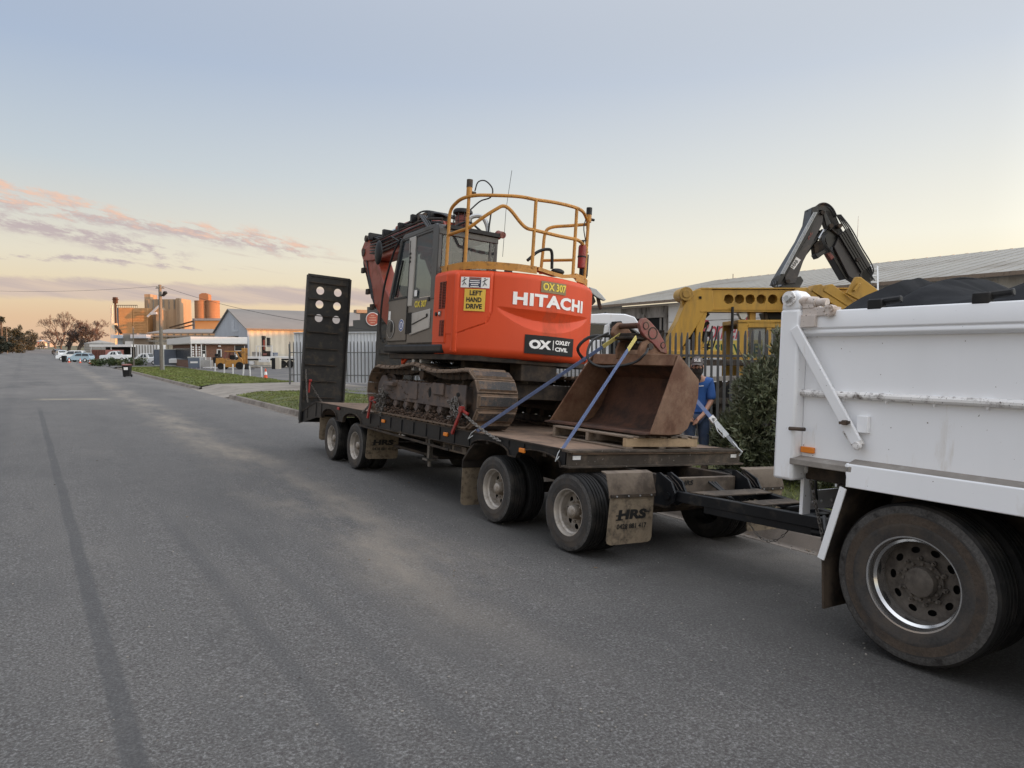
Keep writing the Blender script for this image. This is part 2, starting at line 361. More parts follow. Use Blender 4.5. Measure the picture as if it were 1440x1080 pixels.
def chain_links(p, q, sag=.05, pitch=.045, wire=.007, width=.028):
    p, q = Vector(p), Vector(q); n = max(2, int((q - p).length / pitch)); mb = MB()
    pts = [p.lerp(q, i / n) - Vector((0, 0, sag * 4 * (i / n) * (1 - i / n))) for i in range(n + 1)]
    for i in range(n):
        a, b = pts[i], pts[i + 1]; d = (b - a).normalized()
        s = d.cross(Vector((0, 0, 1))); s = s.normalized() if s.length > 1e-4 else Vector((1, 0, 0)); u = s.cross(d)
        e = s if i % 2 else u; c = (a + b) / 2; hl = pitch * .72
        loop = [c + d * (hl - width / 2) * (1 if abs(k) < 90 else -1) + d * width / 2 * cos(radians(k)) + e * width / 2 * sin(radians(k)) for k in (-90 + 1e-3, -30, 30, 90 - 1e-3, 91, 150, 210 - 360 * 0, 269)] if False else \
               [c + d * (hl * .55) + e * width / 2, c + d * hl, c + d * (hl * .55) - e * width / 2, c - d * (hl * .55) - e * width / 2, c - d * hl, c - d * (hl * .55) + e * width / 2]
        mb.tube(loop, wire, 4, closed=True)
    return mb

# frames: T = loaded trailer (on the cross-falling road), Q = tipper truck; both x across, y along street, z up
T = Matrix.Translation((5.592, 5.679, -.2547)) @ Matrix.Rotation(-.0047, 4, 'Z') @ Matrix.Rotation(.0714, 4, 'Y')
Q = Matrix.Translation((5.86, 2.15, -.235)) @ Matrix.Rotation(.05, 4, 'Y')
def smooth01(t): t = max(0, min(1, t)); return t * t * (3 - 2 * t)
def rise(Y):
    if Y < 100: return 0.0
    return .0095 * (min(Y, 640) - 100) * smooth01((Y - 100) / 60)
def road_z(X):
    if X < -3.3: return .0397 - .004 * (-3.3 - X)
    return -.00365 * ((X + 3.3) ** 2 - 10.9)
def gz(X, Y):
    """ground height"""
    if X < 6.9: z = road_z(X)
    elif X < 7.2: z = road_z(6.9) - .055 * (X - 6.9) / .3
    elif X < 7.35: z = -.235
    elif X < 8.6: z = -.225 + .125 * smooth01((X - 7.35) / 1.25)
    else: z = -.10
    return z + rise(Y)
cY, sY = cos(YAW), sin(YAW)
def at(px, d):
    """ground-plan point seen at photo column px at depth d in front of the viewpoint"""
    u = (px - 720) / FPX * d * 1.0
    return Vector((u * cY + d * sY, -u * sY + d * cY, 0))
def zat(py, d): return CAMZ + (494 - py) / FPX * d
def Vf(px, d, z=None, turn=0):
    """frame standing at a place, x to the right and y away along the line of sight, turned by an angle"""
    p = at(px, d); p.z = gz(p.x, p.y) if z is None else z
    return Matrix.Translation(p) @ Matrix.Rotation(-YAW + turn, 4, 'Z')
# ------------------------------------------------------------------ ground, road, verge
def strip(xs, ys, fn): 
    mb = MB(); nx, ny = len(xs), len(ys)
    mb.add([(x, y, fn(x, y)) for y in ys for x in xs], [(j * nx + i, j * nx + i + 1, (j + 1) * nx + i + 1, (j + 1) * nx + i) for j in range(ny - 1) for i in range(nx - 1)])
    return mb
YS = [-60, -20, -5] + [0 + 2.5 * i for i in range(40)] + [100 + 10 * i for i in range(30)]
XSR = [-19.2, -14, -9, -5, -3.3, -2, -1, 0, 1, 2, 3, 4, 5, 6, 6.9]

def road_material():
    m = bpy.data.materials.new('asphalt_road'); m.use_nodes = True
    t = m.node_tree; n = t.nodes; l = t.links; bs = n['Principled BSDF']; bs.inputs['Roughness'].default_value = .82; bs.inputs['Specular IOR Level'].default_value = .3
    g = n.new('ShaderNodeNewGeometry'); pos = g.outputs['Position']
    sp = n.new('ShaderNodeSeparateXYZ'); l.new(pos, sp.inputs[0])
    def noi(sc, det=4, r=.6, vec=pos, mul=None):
        if mul:
            mp = n.new('ShaderNodeMapping'); mp.inputs['Scale'].default_value = mul; l.new(vec, mp.inputs[0]); vec = mp.outputs[0]
        q = n.new('ShaderNodeTexNoise'); q.inputs['Scale'].default_value = sc; q.inputs['Detail'].default_value = det; q.inputs['Roughness'].default_value = r
        l.new(vec, q.inputs['Vector']); return q.outputs[0]
    def mr(v, a, b, c=0, d=1, sm=False):
        q = n.new('ShaderNodeMapRange'); 
        if sm: q.interpolation_type = 'SMOOTHSTEP'
        for i, x in enumerate((a, b, c, d)): q.inputs[i + 1].default_value = x
        l.new(v, q.inputs[0]); return q.outputs[0]
    def ma(op, a, b=0, c=0, cl=False):
        q = n.new('ShaderNodeMath'); q.operation = op; q.use_clamp = cl
        for i, v in enumerate((a, b, c)):
            if isinstance(v, (int, float)): q.inputs[i].default_value = v
            else: l.new(v, q.inputs[i])
        return q.outputs[0]
    def mix(f, a, b):
        q = n.new('ShaderNodeMix'); q.data_type = 'RGBA'
        for i, v in ((0, f), (6, a), (7, b)):
            if isinstance(v, (int, float)): q.inputs[i].default_value = v
            elif isinstance(v, tuple): q.inputs[i].default_value = (*v, 1)
            else: l.new(v, q.inputs[i])
        return q.outputs[2]
    fine = noi(58, 3, .8); grit = noi(150, 1, .5); coarse = noi(24, 2, .7); mid = noi(1.3, 6, .62); big = noi(.16, 5, .6)
    stones = n.new('ShaderNodeTexVoronoi'); stones.inputs['Scale'].default_value = 60; l.new(pos, stones.inputs['Vector'])
    c = mix(mr(big, .3, .7), (.100, .097, .092), (.128, .122, .114))
    c = mix(ma('MULTIPLY', mr(mid, .35, .75), .45), c, (.152, .145, .136))
    # pale stone chips and dark pits
    c = mix(ma('MULTIPLY', mr(fine, .50, .40), .8), c, (.060, .051, .050))
    c = mix(ma('MULTIPLY', mr(grit, .46, .34), .45), c, (.045, .044, .044))
    c = mix(ma('MULTIPLY', mr(fine, .54, .66), .8), c, (.255, .25, .245))
    c = mix(ma('MULTIPLY', mr(coarse, .58, .72), .22), c, (.19, .185, .18))
    c = mix(ma('MULTIPLY', mr(stones.outputs['Color'], .90, .96), .45), c, (.34, .33, .32))
    stain_shade = ma('MULTIPLY', mr(sp.outputs[0], 3.2, 4.6, 0, 1, True), ma('MULTIPLY', mr(sp.outputs[1], 11, 7, 0, 1, True), mr(noi(.7, 5, .6), .25, .6)))  # dark stain by the truck, partly its shade painted into the asphalt
    c = mix(ma('MULTIPLY', stain_shade, .62), c, (.060, .057, .054))
    c = mix(ma('MULTIPLY', mr(noi(.42, 7, .7, mul=(1, .45, 1)), .52, .70), .42), c, (.165, .152, .138))
    c = mix(ma('MULTIPLY', mr(noi(.55, 6, .7, mul=(1.2, .3, 1)), .50, .36), .38), c, (.078, .076, .075))
    # light dusty wheel-wash along the parked trailer and across the driveway
    wob = noi(.55, 5, .6)
    x = ma('ADD', sp.outputs[0], ma('MULTIPLY_ADD', wob, 1.6, -.8))
    def band(cx, w, soft): 
        d = ma('ABSOLUTE', ma('SUBTRACT', x, cx)); return mr(d, w, w + soft, 1, 0, True)
    patch = mr(noi(.9, 7, .7, mul=(1, .35, 1)), .40, .68)
    dust = ma('MULTIPLY', band(2.85, .10, .75), patch)
    near = mr(sp.outputs[1], 3.4, 6.5, 0, 1, True)
    c = mix(ma('MULTIPLY', ma('MULTIPLY', dust, near), .75), c, (.31, .265, .21))
    edge = ma('MULTIPLY', mr(sp.outputs[0], 5.2, 6.9, 0, 1, True), mr(noi(1.1, 6, .7), .35, .65))
    c = mix(ma('MULTIPLY', edge, .38), c, (.255, .225, .19))
    far = ma('MULTIPLY', mr(sp.outputs[1], 14, 45, 0, 1, True), mr(noi(.35, 6, .65, mul=(1, .5, 1)), .38, .66))
    c = mix(ma('MULTIPLY', far, .55), c, (.215, .198, .182))
    sand = ma('MULTIPLY', ma('MULTIPLY', mr(ma('ABSOLUTE', ma('SUBTRACT', sp.outputs[1], 33.0)), .35, .75, 1, 0), mr(ma('ABSOLUTE', ma('SUBTRACT', sp.outputs[0], .75)), 1.0, 1.4, 1, 0)), mr(noi(1.6, 5, .65), .30, .55))
    c = mix(ma('MULTIPLY', sand, .55), c, (.34, .29, .21))
    # darker rubbed wheel paths
    wob2 = ma('MULTIPLY_ADD', sp.outputs[1], .0245, ma('MULTIPLY_ADD', noi(.5, 3, .5), .06, -.03))
    x2 = ma('ADD', sp.outputs[0], wob2)
    def line(cx, w, s, k, y0=-9, y1=999):
        d = ma('ABSOLUTE', ma('SUBTRACT', x2, cx)); q = mr(d, w, w + s, 1, 0, True)
        return ma('MULTIPLY', ma('MULTIPLY', q, k), ma('MULTIPLY', mr(sp.outputs[1], y0, y0 + 2, 0, 1), mr(sp.outputs[1], y1, y1 + 3, 1, 0)))
    brk = mr(noi(2.2, 5, .6), .25, .6, .55, 1)
    for q in (line(.37, .038, .035, .64, -5, 26), line(1.27, .03, .07, .36, -5, 7.5), line(1.80, .03, .08, .28, -5, 7.0), line(-.55, .10, .25, .2)):
        c = mix(ma('MULTIPLY', q, brk), c, (.062, .062, .064))
    # tar drips and oil spots
    sp1 = ma('MULTIPLY', mr(noi(3.1, 3, .5), .70, .76), .55)
    c = mix(sp1, c, (.07, .068, .066))
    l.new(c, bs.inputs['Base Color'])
    b = n.new('ShaderNodeBump'); b.inputs['Strength'].default_value = .55; b.inputs['Distance'].default_value = .012
    l.new(ma('ADD', fine, ma('MULTIPLY', stones.outputs['Distance'], .8)), b.inputs['Height']); l.new(b.outputs[0], bs.inputs['Normal'])
    return m
m_road = road_material()
m_yard = mat('yard_asphalt', (.105, .10, .097), .9, var=.2, scale=.4, dirt=(.20, .18, .16), damt=.3, dscale=.3, bump=.2, bscale=20)
m_grassbase = mat('grass_soil', (.075, .085, .028), .95, var=.35, scale=.9, dirt=(.15, .125, .06), damt=.28, dscale=1.3, bump=.6, bscale=25, fine=.45)
m_terrain = mat('far_ground', (.085, .085, .045), .95, var=.3, scale=.02, dirt=(.13, .12, .08), damt=.35, dscale=.03)
m_drive = mat('gravelly_concrete', (.255, .225, .19), .92, var=.2, scale=.8, dirt=(.17, .145, .12), damt=.35, dscale=.7, bump=.2, bscale=30, fine=.2)

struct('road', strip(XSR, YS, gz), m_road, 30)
# the side-street mouth and car-park apron on the right further on
struct('side_street', strip([6.9, 7.4, 9, 13, 20, 30], [106 + 3 * i for i in range(22)], lambda x, y: (road_z(6.9) + .04 if x < 7 else -.155) + rise(y)), m_yard)
def far_fn(x, y):
    z = -.40 + rise(y)
    if y > 395: z += .55
    return z
struct('terrain', strip([-3000, -900, -300, -120, -60, -19, -10, 0, 7, 13, 30, 60, 120, 300, 900, 3500],
                        [-400, -100, 0, 50, 100, 120, 140, 160, 200, 250, 300, 330, 385, 400, 500, 700, 1000, 1500, 2500, 4500], far_fn), m_terrain)
D0, D1 = 36.4, 44.2          # driveway along the street
def kerb_run(y0, y1, drop=None):
    """rolled kerb: gutter pan, face and flat top, following the street"""
    ys = [y0 + (y1 - y0) * i / max(1, int((y1 - y0) / 3)) for i in range(max(1, int((y1 - y0) / 3)) + 1)]
    prof = [(6.88, -.352), (6.90, -.333), (7.17, -.392), (7.20, -.375), (7.235, -.245), (7.26, -.225), (7.37, -.213), (7.39, -.225), (7.39, -.50)]
    mb = MB(); m = len(prof)
    mb.add([(x, y, z + rise(y)) for y in ys for x, z in prof], [(j * m + i, j * m + i + 1, (j + 1) * m + i + 1, (j + 1) * m + i) for j in range(len(ys) - 1) for i in range(m - 1)])
    return mb
m_kerb = mat('kerb_concrete', (.205, .175, .148), .9, var=.2, scale=1.4, dirt=(.105, .086, .07), damt=.36, dscale=1.6, bump=.2, bscale=40)
k = bpy.data.objects.new('kerb', None); COL.objects.link(k); k['kind'] = 'structure'
y = -12.0
segs = []
while y < D0 - .2:
    y2 = min(y + 3.0, D0 - .2); segs.append((y, y2)); y = y2 + .012
y = D1 + .2
while y < 104:
    segs.append((y, y + 2.98)); y += 3.0
for a, b in segs: part(k, 'kerb_block', kerb_run(a, b), m_kerb, smooth=50)
lk = MB()
lk.tube([(-19.35, y, gz(-19.2, y) + .02) for y in range(-60, 390, 15)], .14, 6)
struct('left_kerb', lk, m_kerb)
struct('left_verge', strip([-80, -40, -25, -19.3], [-60, 0, 60, 100, 150, 200, 250, 300, 330, 390], lambda x, y: .06 + rise(y)), m_grassbase)
# driveway crossover and verge
struct('driveway', strip([6.9, 7.2, 7.5, 8.5, 10, 12, 13.4, 15], [D0 - .35, D0 + .2, 38, 40, 42, 44, D1 + .3, D1 + 1.2, D1 + 2.0],
       lambda x, y: (-.36 + .2 * smooth01((x - 6.9) / 1.6)) + (.05 if 8 < x else 0)), m_drive)
def verge_fn(x, y): return gz(max(x, 7.38), y) + .035 * mnoise.noise((x * .8, y * .5, 0)) * (1 if x > 7.6 else 0)
XV = [7.385, 7.6, 8, 8.6, 9.4, 10.3, 11.2, 12.2, 13.2]
struct('verge', strip(XV + [14.5, 16.5, 18.5], [-14 + 1.2 * i for i in range(42)], lambda x, y: verge_fn(x, y)), m_grassbase, 40)
struct('verge', strip(XV, [D1 + 1.6 + 1.5 * i for i in range(39)], verge_fn), m_grassbase, 40)
struct('yard', strip([13.0, 16, 20, 30, 50, 80, 140], [37.0, 40, 46, 50, 60, 75, 90, 105, 120, 150], lambda x, y: -.128 + rise(y)), m_yard)
struct('depot_yard', strip([11.8, 14, 18, 24, 32, 60, 120], [-60, -30, -10, 0, 10, 20, 30, 37.0], lambda x, y: -.075), m_yard)

# grass blades on the verge, as one mass each side of the driveway
m_blade = mat('grass_blade', (.135, .165, .034), .7, var=.5, scale=1.2, dirt=(.19, .17, .06), damt=.30, dscale=.9)
def blades(name, x0, x1, y0, y1, count, h, w):
    mb = MB(); vs = []; fs = []
    for i in range(count):
        x, y = random.uniform(x0, x1), y0 + (y1 - y0) * random.random() ** 1.25
        if mnoise.noise((x * 1.1, y * .7, 3)) < -.28 and random.random() < .7: continue
        z = verge_fn(x, y) - .005; a = random.random() * 6.28; k = 1 + max(0, y - 8) * .035
        hh = h * random.uniform(.5, 1.25) * (1 + .5 * mnoise.noise((x * 2, y * 2, 0))); ww = w * k * random.uniform(.7, 1.3)
        ox, oy = cos(a) * ww, sin(a) * ww; lx, ly = random.gauss(0, .6) * hh, random.gauss(0, .6) * hh
        o = len(vs); vs += [(x - ox, y - oy, z), (x + ox, y + oy, z), (x + lx, y + ly, z + hh)]; fs.append((o, o + 1, o + 2))
    mb.v, mb.f = vs, fs
    o = struct(name, mb, m_blade, 0, 'stuff'); o['label'] = 'short green grass growing on the roadside verge'; return o
blades('grass', 7.42, 13.2, 3, D0 - .6, 60000, .055, .009)
blades('grass', 7.42, 13.15, D1 + 1.8, 100, 30000, .075, .014)
blades('grass', 13.2, 18.4, 20, 36, 12000, .06, .012)

# loose grit, pebbles and dead leaves lying on the road and along the gutter
def scatter(name, pts, m, lbl, flat):
    mb = MB(); rnd = random.Random(len(pts))
    for x, y, r in pts:
        z = gz(x, y) + .002; a = rnd.random() * 6.28
        if flat:
            ox, oy = cos(a) * r, sin(a) * r; mb.add([(x - ox, y - oy, z + .004), (x + oy * .4, y - ox * .4, z + .012), (x + ox, y + oy, z + .006), (x - oy * .4, y + ox * .4, z + .003)], [(0, 1, 2, 3)])
        else: mb.ell((x, y, z + r * .25), (r * rnd.uniform(.7, 1.3), r * rnd.uniform(.7, 1.3), r * rnd.uniform(.5, .8)), 5, 3)
    o = struct(name, mb, m, 60, 'stuff'); o['label'] = lbl
rg = random.Random(9)
m_peb = mat('road_grit', (.26, .24, .215), .9, var=.4, scale=30)
m_dead = mat('dead_leaf', (.14, .10, .06), .85, var=.4, scale=20)
scatter('gravel', [(rg.uniform(-3, 5.5), 2.6 + 14 * rg.random() ** 1.6, rg.uniform(.003, .009)) for i in range(700)] + [(6.9 + rg.random() * .27 - .25 * rg.random() ** 2, rg.uniform(3, 34), rg.uniform(.004, .014)) for i in range(500)], m_peb, 'loose grit and pebbles scattered over the road and gutter', False)
scatter('dead_leaves', [(7.16 - abs(rg.gauss(0, .12)), rg.uniform(3, 34), rg.uniform(.02, .04)) for i in range(260)] + [(rg.uniform(-2, 6), rg.uniform(4, 20), rg.uniform(.012, .026)) for i in range(40)], m_dead, 'small dead leaves along the gutter', True)
# ------------------------------------------------------------------ wheels
def inst_tree(parent, src, M):
    o = inst(parent, src, M=M)
    for ch in src.children: inst(o, ch, M=Matrix())
    return o
def tyre_profile(R, w, rr, grooves=4):
    """closed profile (radius, across) of a ribbed truck tyre of outer radius R, width w, bead radius rr"""
    h = w / 2; p = [(rr, -h * .82), (rr + .012, -h * .92), (rr + (R - rr) * .30, -h * 1.0), (rr + (R - rr) * .34, -h * 1.012), (rr + (R - rr) * .38, -h * 1.0),
                    (rr + (R - rr) * .62, -h * .985), (rr + (R - rr) * .66, -h * .992), (rr + (R - rr) * .86, -h * .93), (R - .022, -h * .885), (R - .016, -h * .86), (R - .006, -h * .80)]
    g = .0115
    for i in range(grooves):
        c = -h * .80 + (i + .5 + .5) / (grooves + 1) * h * 1.60 if False else -h * .8 + h * 1.6 * (i + 1) / (grooves + 1)
        p += [(R, c - g * .5 - .002), (R - g, c - g * .35), (R - g, c + g * .35), (R, c + g * .5 + .002)]
    q = [(r, -a) for r, a in p[:11]][::-1]
    return p + q
def rim_mesh(rr, w, lip, dish, holes, n=60, hub_r=.1, hole_r=.028, hole_c=.6, oval=1.0):
    """steel wheel seen from outside (outside = -x); dish = how deep the disc lies behind the lip"""
    h = w / 2 * .82; mb = MB()
    prof = [(rr + .002, -h + .012), (rr + .014, -h - .004), (rr + .012, -h - .012), (rr - .004, -h - .010), (rr - .012, -h + .006), (rr - .018, -h + .04), (rr - .034, -h + .055), (rr - .036, -h + dish)]
    mb.lathe([(r, a) for r, a in prof], (0, 0, 0), (1, 0, 0), n)
    # disc with hand holes, their edges drawn onto true ovals
    ds = MB()
    r1, r0 = rr - .034, hub_r * .8; m = 14; per = holes * 18; vs = []; fs = []
    hc = r1 + (r0 - r1) * (1 - hole_c); hr = hole_r
    def hole_d(a, r):
        h = round(a * holes / (2 * pi)) * 2 * pi / holes; return ((a - h) * hc / oval, r - hc, h)
    def snap(a, r):
        u, v, h = hole_d(a, r); d = hypot(u, v)
        if hr * .62 < d < hr * 1.3: return h + u / d * hr * oval / hc, hc + v / d * hr
        return a, r
    for j in range(m + 1):
        r = r1 + (r0 - r1) * j / m
        x = -h + dish - .012 * sin(pi * j / m) + .02 * (1 - j / m) * 0
        vs += [(x, q[1] * cos(q[0]), q[1] * sin(q[0])) for q in (snap(2 * pi * i / per, r) for i in range(per))]
    for j in range(m):
        rm = r1 + (r0 - r1) * (j + .5) / m
        for i in range(per):
            u, v, _ = hole_d((i + .5) / per * 2 * pi, rm)
            if hypot(u, v) < hr * .93: continue
            fs.append((j * per + i, j * per + (i + 1) % per, (j + 1) * per + (i + 1) % per, (j + 1) * per + i))
    ds.add(vs, fs)
    return mb, ds
def make_wheel(parent, c, R, w, rr, dish, holes, mats, hub_r, hub_len, nuts, seg=48, gap=.03, oval=1.0, hole_c=.62, hole_r=.028):
    """dual wheel: outer tyre > rim, disc hub, nuts; inner tyre"""
    x, y, z = c; root_o = ORG[root_of(parent).name]
    def mk(name, mb, m, par, smooth=35):
        o = part(par, name, mb, m, smooth=smooth); return o
    t = MB(); t.lathe(tyre_profile(R, w, rr), (x + w / 2, y, z), (1, 0, 0), seg)
    ty = mk('tyre', t, mats[0], parent)
    side = MB(); h = w / 2
    side.lathe([(rr + (R - rr) * a, b) for a, b in ((.03, -h * .925), (.16, -h * .972), (.30, -h * 1.006), (.34, -h * 1.018), (.38, -h * 1.006), (.62, -h * .99), (.66, -h * .998), (.80, -h * .957), (.865, -h * .932))], (x + w / 2, y, z), (1, 0, 0), seg)
    mk('sidewall', side, mats[4], ty)
    if R > .5:
        bd = MB(); bd.lathe([(rr + (R - rr) * a, b) for a, b in ((.40, -h * 1.010), (.50, -h * 1.006), (.62, -h * .997), (.655, -h * 1.003))], (x + w / 2, y, z), (1, 0, 0), seg); mk('scuffed_band', bd, m_tyre3, ty)
    bd = MB(); bd.lathe([(rr + (R - rr) * a, b) for a, b in ((.70, -h * .990), (.80, -h * .962), (.865, -h * .938), (.905, -h * .92))], (x + w / 2, y, z), (1, 0, 0), seg); mk('tread_shoulder', bd, m_tyre4, ty)
    r, ds = rim_mesh(rr, w, .02, dish, holes, 60, hub_r, hole_r, hole_c, oval)
    for q in (r, ds): q.xf(Matrix.Translation((x + w / 2, y, z)))
    mk('rim', r, mats[5] if len(mats) > 5 else mats[1], ty); mk('wheel_disc', ds, mats[1], ty)
    hb = MB(); x0 = x + w / 2 - w / 2 * .82 + dish
    hb.lathe([(hub_r * 1.25, .03), (hub_r * 1.22, -.004), (hub_r * 1.02, -.012), (hub_r, -hub_len * .55), (hub_r * .93, -hub_len * .9), (hub_r * .7, -hub_len), (.001, -hub_len * 1.03)], (x0, y, z), (1, 0, 0), 24)
    mk('hub', hb, mats[2], ty)
    nb = MB(); pr = hub_r * 1.5
    for i in range(nuts):
        a = 2 * pi * (i + .25) / nuts; p = Vector((x0 - .005, y + pr * cos(a), z + pr * sin(a)))
        nb.cyl(p, p - Vector((.032, 0, 0)), .0165, 6); nb.cyl(p - Vector((.03, 0, 0)), p - Vector((.05, 0, 0)), .009, 6)
    mk('wheel_nuts', nb, mats[3], ty)
    dk = MB(); dk.cyl((x0 + .05, y, z), (x0 + .06, y, z), rr - .04, 24); mk('brake_drum', dk, m_hole, ty)
    t2 = MB(); t2.lathe(tyre_profile(R, w, rr), (x + w * 1.5 + gap, y, z), (1, 0, 0), seg); t2.lathe([(rr, -w * .4), (rr, w * .4)], (x + w * 1.5 + gap, y, z), (1, 0, 0), seg)
    inn = mk('tyre', t2, mats[0], parent)
    return ty, inn

# ------------------------------------------------------------------ low trailer
tr = thing('low_loader_trailer', 'black four axle plant trailer with raised ramps parked behind the white tipper', 'trailer', T, (0, 3.5, 0))
AX = [0.02, 1.48, 6.12, 7.36]; TR = .40
first = None
for ay in AX:
    for sgn in (-1, 1):
        if first is None:
            first = make_wheel(tr, (-1.25, ay, TR), TR, .235, .235, .125, 8, (m_tyre, m_rim, m_rim, m_rim, m_tyre2), .072, .10, 8, hole_r=.030, hole_c=.66)
        else:
            M = Matrix.Translation((0, ay - AX[0], 0))
            if sgn > 0:   # far side: turn the pair round the axle's middle
                org = ORG[tr.name]
                M = Matrix.Translation((0, ay - org.y, TR - org.z)) @ Matrix.Rotation(pi, 4, 'Z') @ Matrix.Translation((0, -(AX[0] - org.y), -(TR - org.z)))
            for w_ in first: inst_tree(tr, w_, M)
    ax = MB(); ax.cyl((-.8, ay, TR), (.8, ay, TR), .065, 10); part(tr, 'axle', ax, m_dirtysteel)
DZ = 1.03
dk = MB(); dk.prism([(8.36, 1.03), (8.36, .99), (0.0, .99), (0.0, 1.03)], 'x', -1.235, 1.235)
part(tr, 'deck', dk, m_deck)
tail = MB(); tail.prism([(8.36, 1.03), (9.44, .70), (9.44, .66), (8.36, .99)], 'x', -1.235, 1.235); part(tr, 'beaver_tail', tail, m_deck)
# side rails with wheel arches
def rail_profile(bot=.80):
    pts = [(0.10, 1.022), (8.36, 1.022), (9.50, .70), (9.50, .50), (8.30, .72)]
    cur = [(8.06, .72)]
    def arch(c, r=.47, top=.945, bz=.80):
        out = []
        for i in range(11):
            a = pi * i / 10; out.append((c + r * cos(a), bz + (top - bz) * sin(a) ** .8))
        return out
    pts += [(8.04, .74)] + arch(7.50, .42, .95, .76) + arch(6.28, .46, .95, .76)[0:] + [(5.72, .795), (2.16, .835)] + arch(1.60, .44, .965, .84) + arch(.58, .42, .965, .84)
    pts += [(0.10, .86)]
    return pts
RP = rail_profile()
for sx in (-1, 1):
    rp = MB(); rp.prism(RP, 'x', sx * 1.236, sx * 1.250); part(tr, 'side_rail', rp, m_blacksteel)
    fl = MB(); low = RP[4:]
    for a, b in zip(low[:-1], low[1:]): fl.bar((sx * 1.243, a[0], a[1]), (sx * 1.243, b[0], b[1]), .055, .012, (0, 0, 1) if abs(a[0] - b[0]) > .02 else (0, 1, 0))
    part(tr, 'rail_flange', fl, m_dirtysteel)
    fl = MB(); fl.bar((sx * 1.246, .1, 1.026), (sx * 1.246, 8.36, 1.026), .03, .014); fl.bar((sx * 1.246, 8.36, 1.026), (sx * 1.246, 9.5, .705), .03, .014)
    part(tr, 'deck_edge_strip', fl, m_dirtysteel)
    for yy in [.86, 1.18 + .0, 2.10, 2.50, 2.92, 3.34, 3.76, 4.18, 4.60, 5.02, 5.44, 6.95, 8.0, 8.34, 8.9]:
        if sx > 0 and yy < .5: continue
        zt = 1.02 if yy <= 8.36 else 1.02 - (yy - 8.36) * .28
        zb = .84 if yy < 5.6 else (.97 if yy < 7.2 else .74 if yy < 8.4 else zt - .2)
        if yy in (.86, 1.18): zb = .93
        rb = MB(); rb.box(min(sx * 1.25, sx * 1.262), max(sx * 1.25, sx * 1.262), yy - .006, yy + .006, zb, zt - .012); part(tr, 'rail_rib', rb, m_blacksteel)
    for yy in [4.87, 2.73, .88, 7.0]:
        z0 = .93 if yy != 7.0 else .985
        am = MB(); am.box(min(sx * 1.25, sx * 1.275), max(sx * 1.25, sx * 1.275), yy - .055, yy + .055, z0 - .025, z0 + .025); part(tr, 'marker_light', am, m_amber if yy != 7.0 else m_red, .006)
# front cross beam (I section) with reflectors, checker plate lip
fb = MB(); fb.box(-1.30, 1.36, -.02, .10, 1.012, 1.034); part(tr, 'front_beam_flange', fb, m_beam)
fb = MB(); fb.box(-1.28, 1.34, .02, .04, .872, 1.012); part(tr, 'front_beam', fb, m_beam)
fb = MB(); fb.box(-1.30, 1.36, -.03, .10, .855, .872); part(tr, 'front_beam_flange', fb, m_beam)
for xx in (-1.17, 1.22):
    rf = MB(); rf.box(xx - .05, xx + .05, .012, .0195, .935, .975); part(tr, 'reflector', rf, m_text_w)
ck = MB()
for i in range(46):
    for j in range(5):
        cx, cy = .66 + .0 + i * .015 * 0 + (i % 23) * .03, .02 + j * .03 + (i // 23) * .015
        ck.bar((cx - .009, cy - .005, 1.0365), (cx + .009, cy + .005, 1.0365), .005, .003)
part(tr, 'checker_pattern', ck, m_beam, kind='stuff')
# chassis
ch = MB()
for xx in (-.45, .45):
    ch.box(xx - .06, xx + .06, .2, 8.3, .90, .985); ch.box(xx - .012, xx + .012, .2, 8.3, .66, .90); ch.box(xx - .06, xx + .06, .2, 8.3, .63, .66)
for yy in [i * .6 + .5 for i in range(13)]: ch.box(-1.23, 1.23, yy - .03, yy + .03, .91, .985)
part(tr, 'chassis', ch, m_dirtysteel)
rr_ = MB(); rr_.bar((-1.262, 5.92, .775), (-1.262, 2.62, .735), .022, .03); part(tr, 'rope_rail', rr_, m_dirtysteel)
for yy in (3.3, 4.2, 5.1):
    b = MB(); b.box(-1.262, -1.245, yy - .02, yy + .02, .745, .84); part(tr, 'rope_rail_bracket', b, m_dirtysteel)
# suspension hangers, tank, jack leg below
for yy in (.75, 6.74):
    for sx in (-1, 1):
        b = MB(); b.prism([(yy - .28, .64), (yy + .28, .64), (yy + .12, .40), (yy - .12, .40)], 'x', sx * .5 - .05, sx * .5 + .05)
        b.bar((sx * .5, yy - .6, .46), (sx * .5, yy + .6, .46), .07, .05); part(tr, 'suspension_hanger', b, m_dirtysteel)
b = MB(); b.cyl((-.35, 4.5, .60), (.35, 4.5, .60), .13, 14); part(tr, 'air_tank', b, m_dirtysteel)
b = MB(); b.box(-1.18, -.70, 2.30, 2.95, .70, .80); part(tr, 'light_box', b, m_guard, .01)
b = MB(); b.box(-1.19, -.8, 2.42, 2.62, .73, .79); b.box(-1.19, -.8, 2.68, 2.88, .73, .79); part(tr, 'lamp_panel', b, m_dirtysteel, .005)
b = MB(); b.box(-1.08, -1.02, 3.55, 3.62, .50, .80); b.cyl((-1.05, 3.58, .38), (-1.05, 3.58, .52), .03, 8); b.box(-1.13, -.97, 3.5, 3.66, .47, .50); part(tr, 'load_binder_winch', b, m_chain)
b = MB(); b.box(-.9, .6, 3.6, 5.2, .48, .52); part(tr, 'spare_wheel_carrier', b, m_dirtysteel)
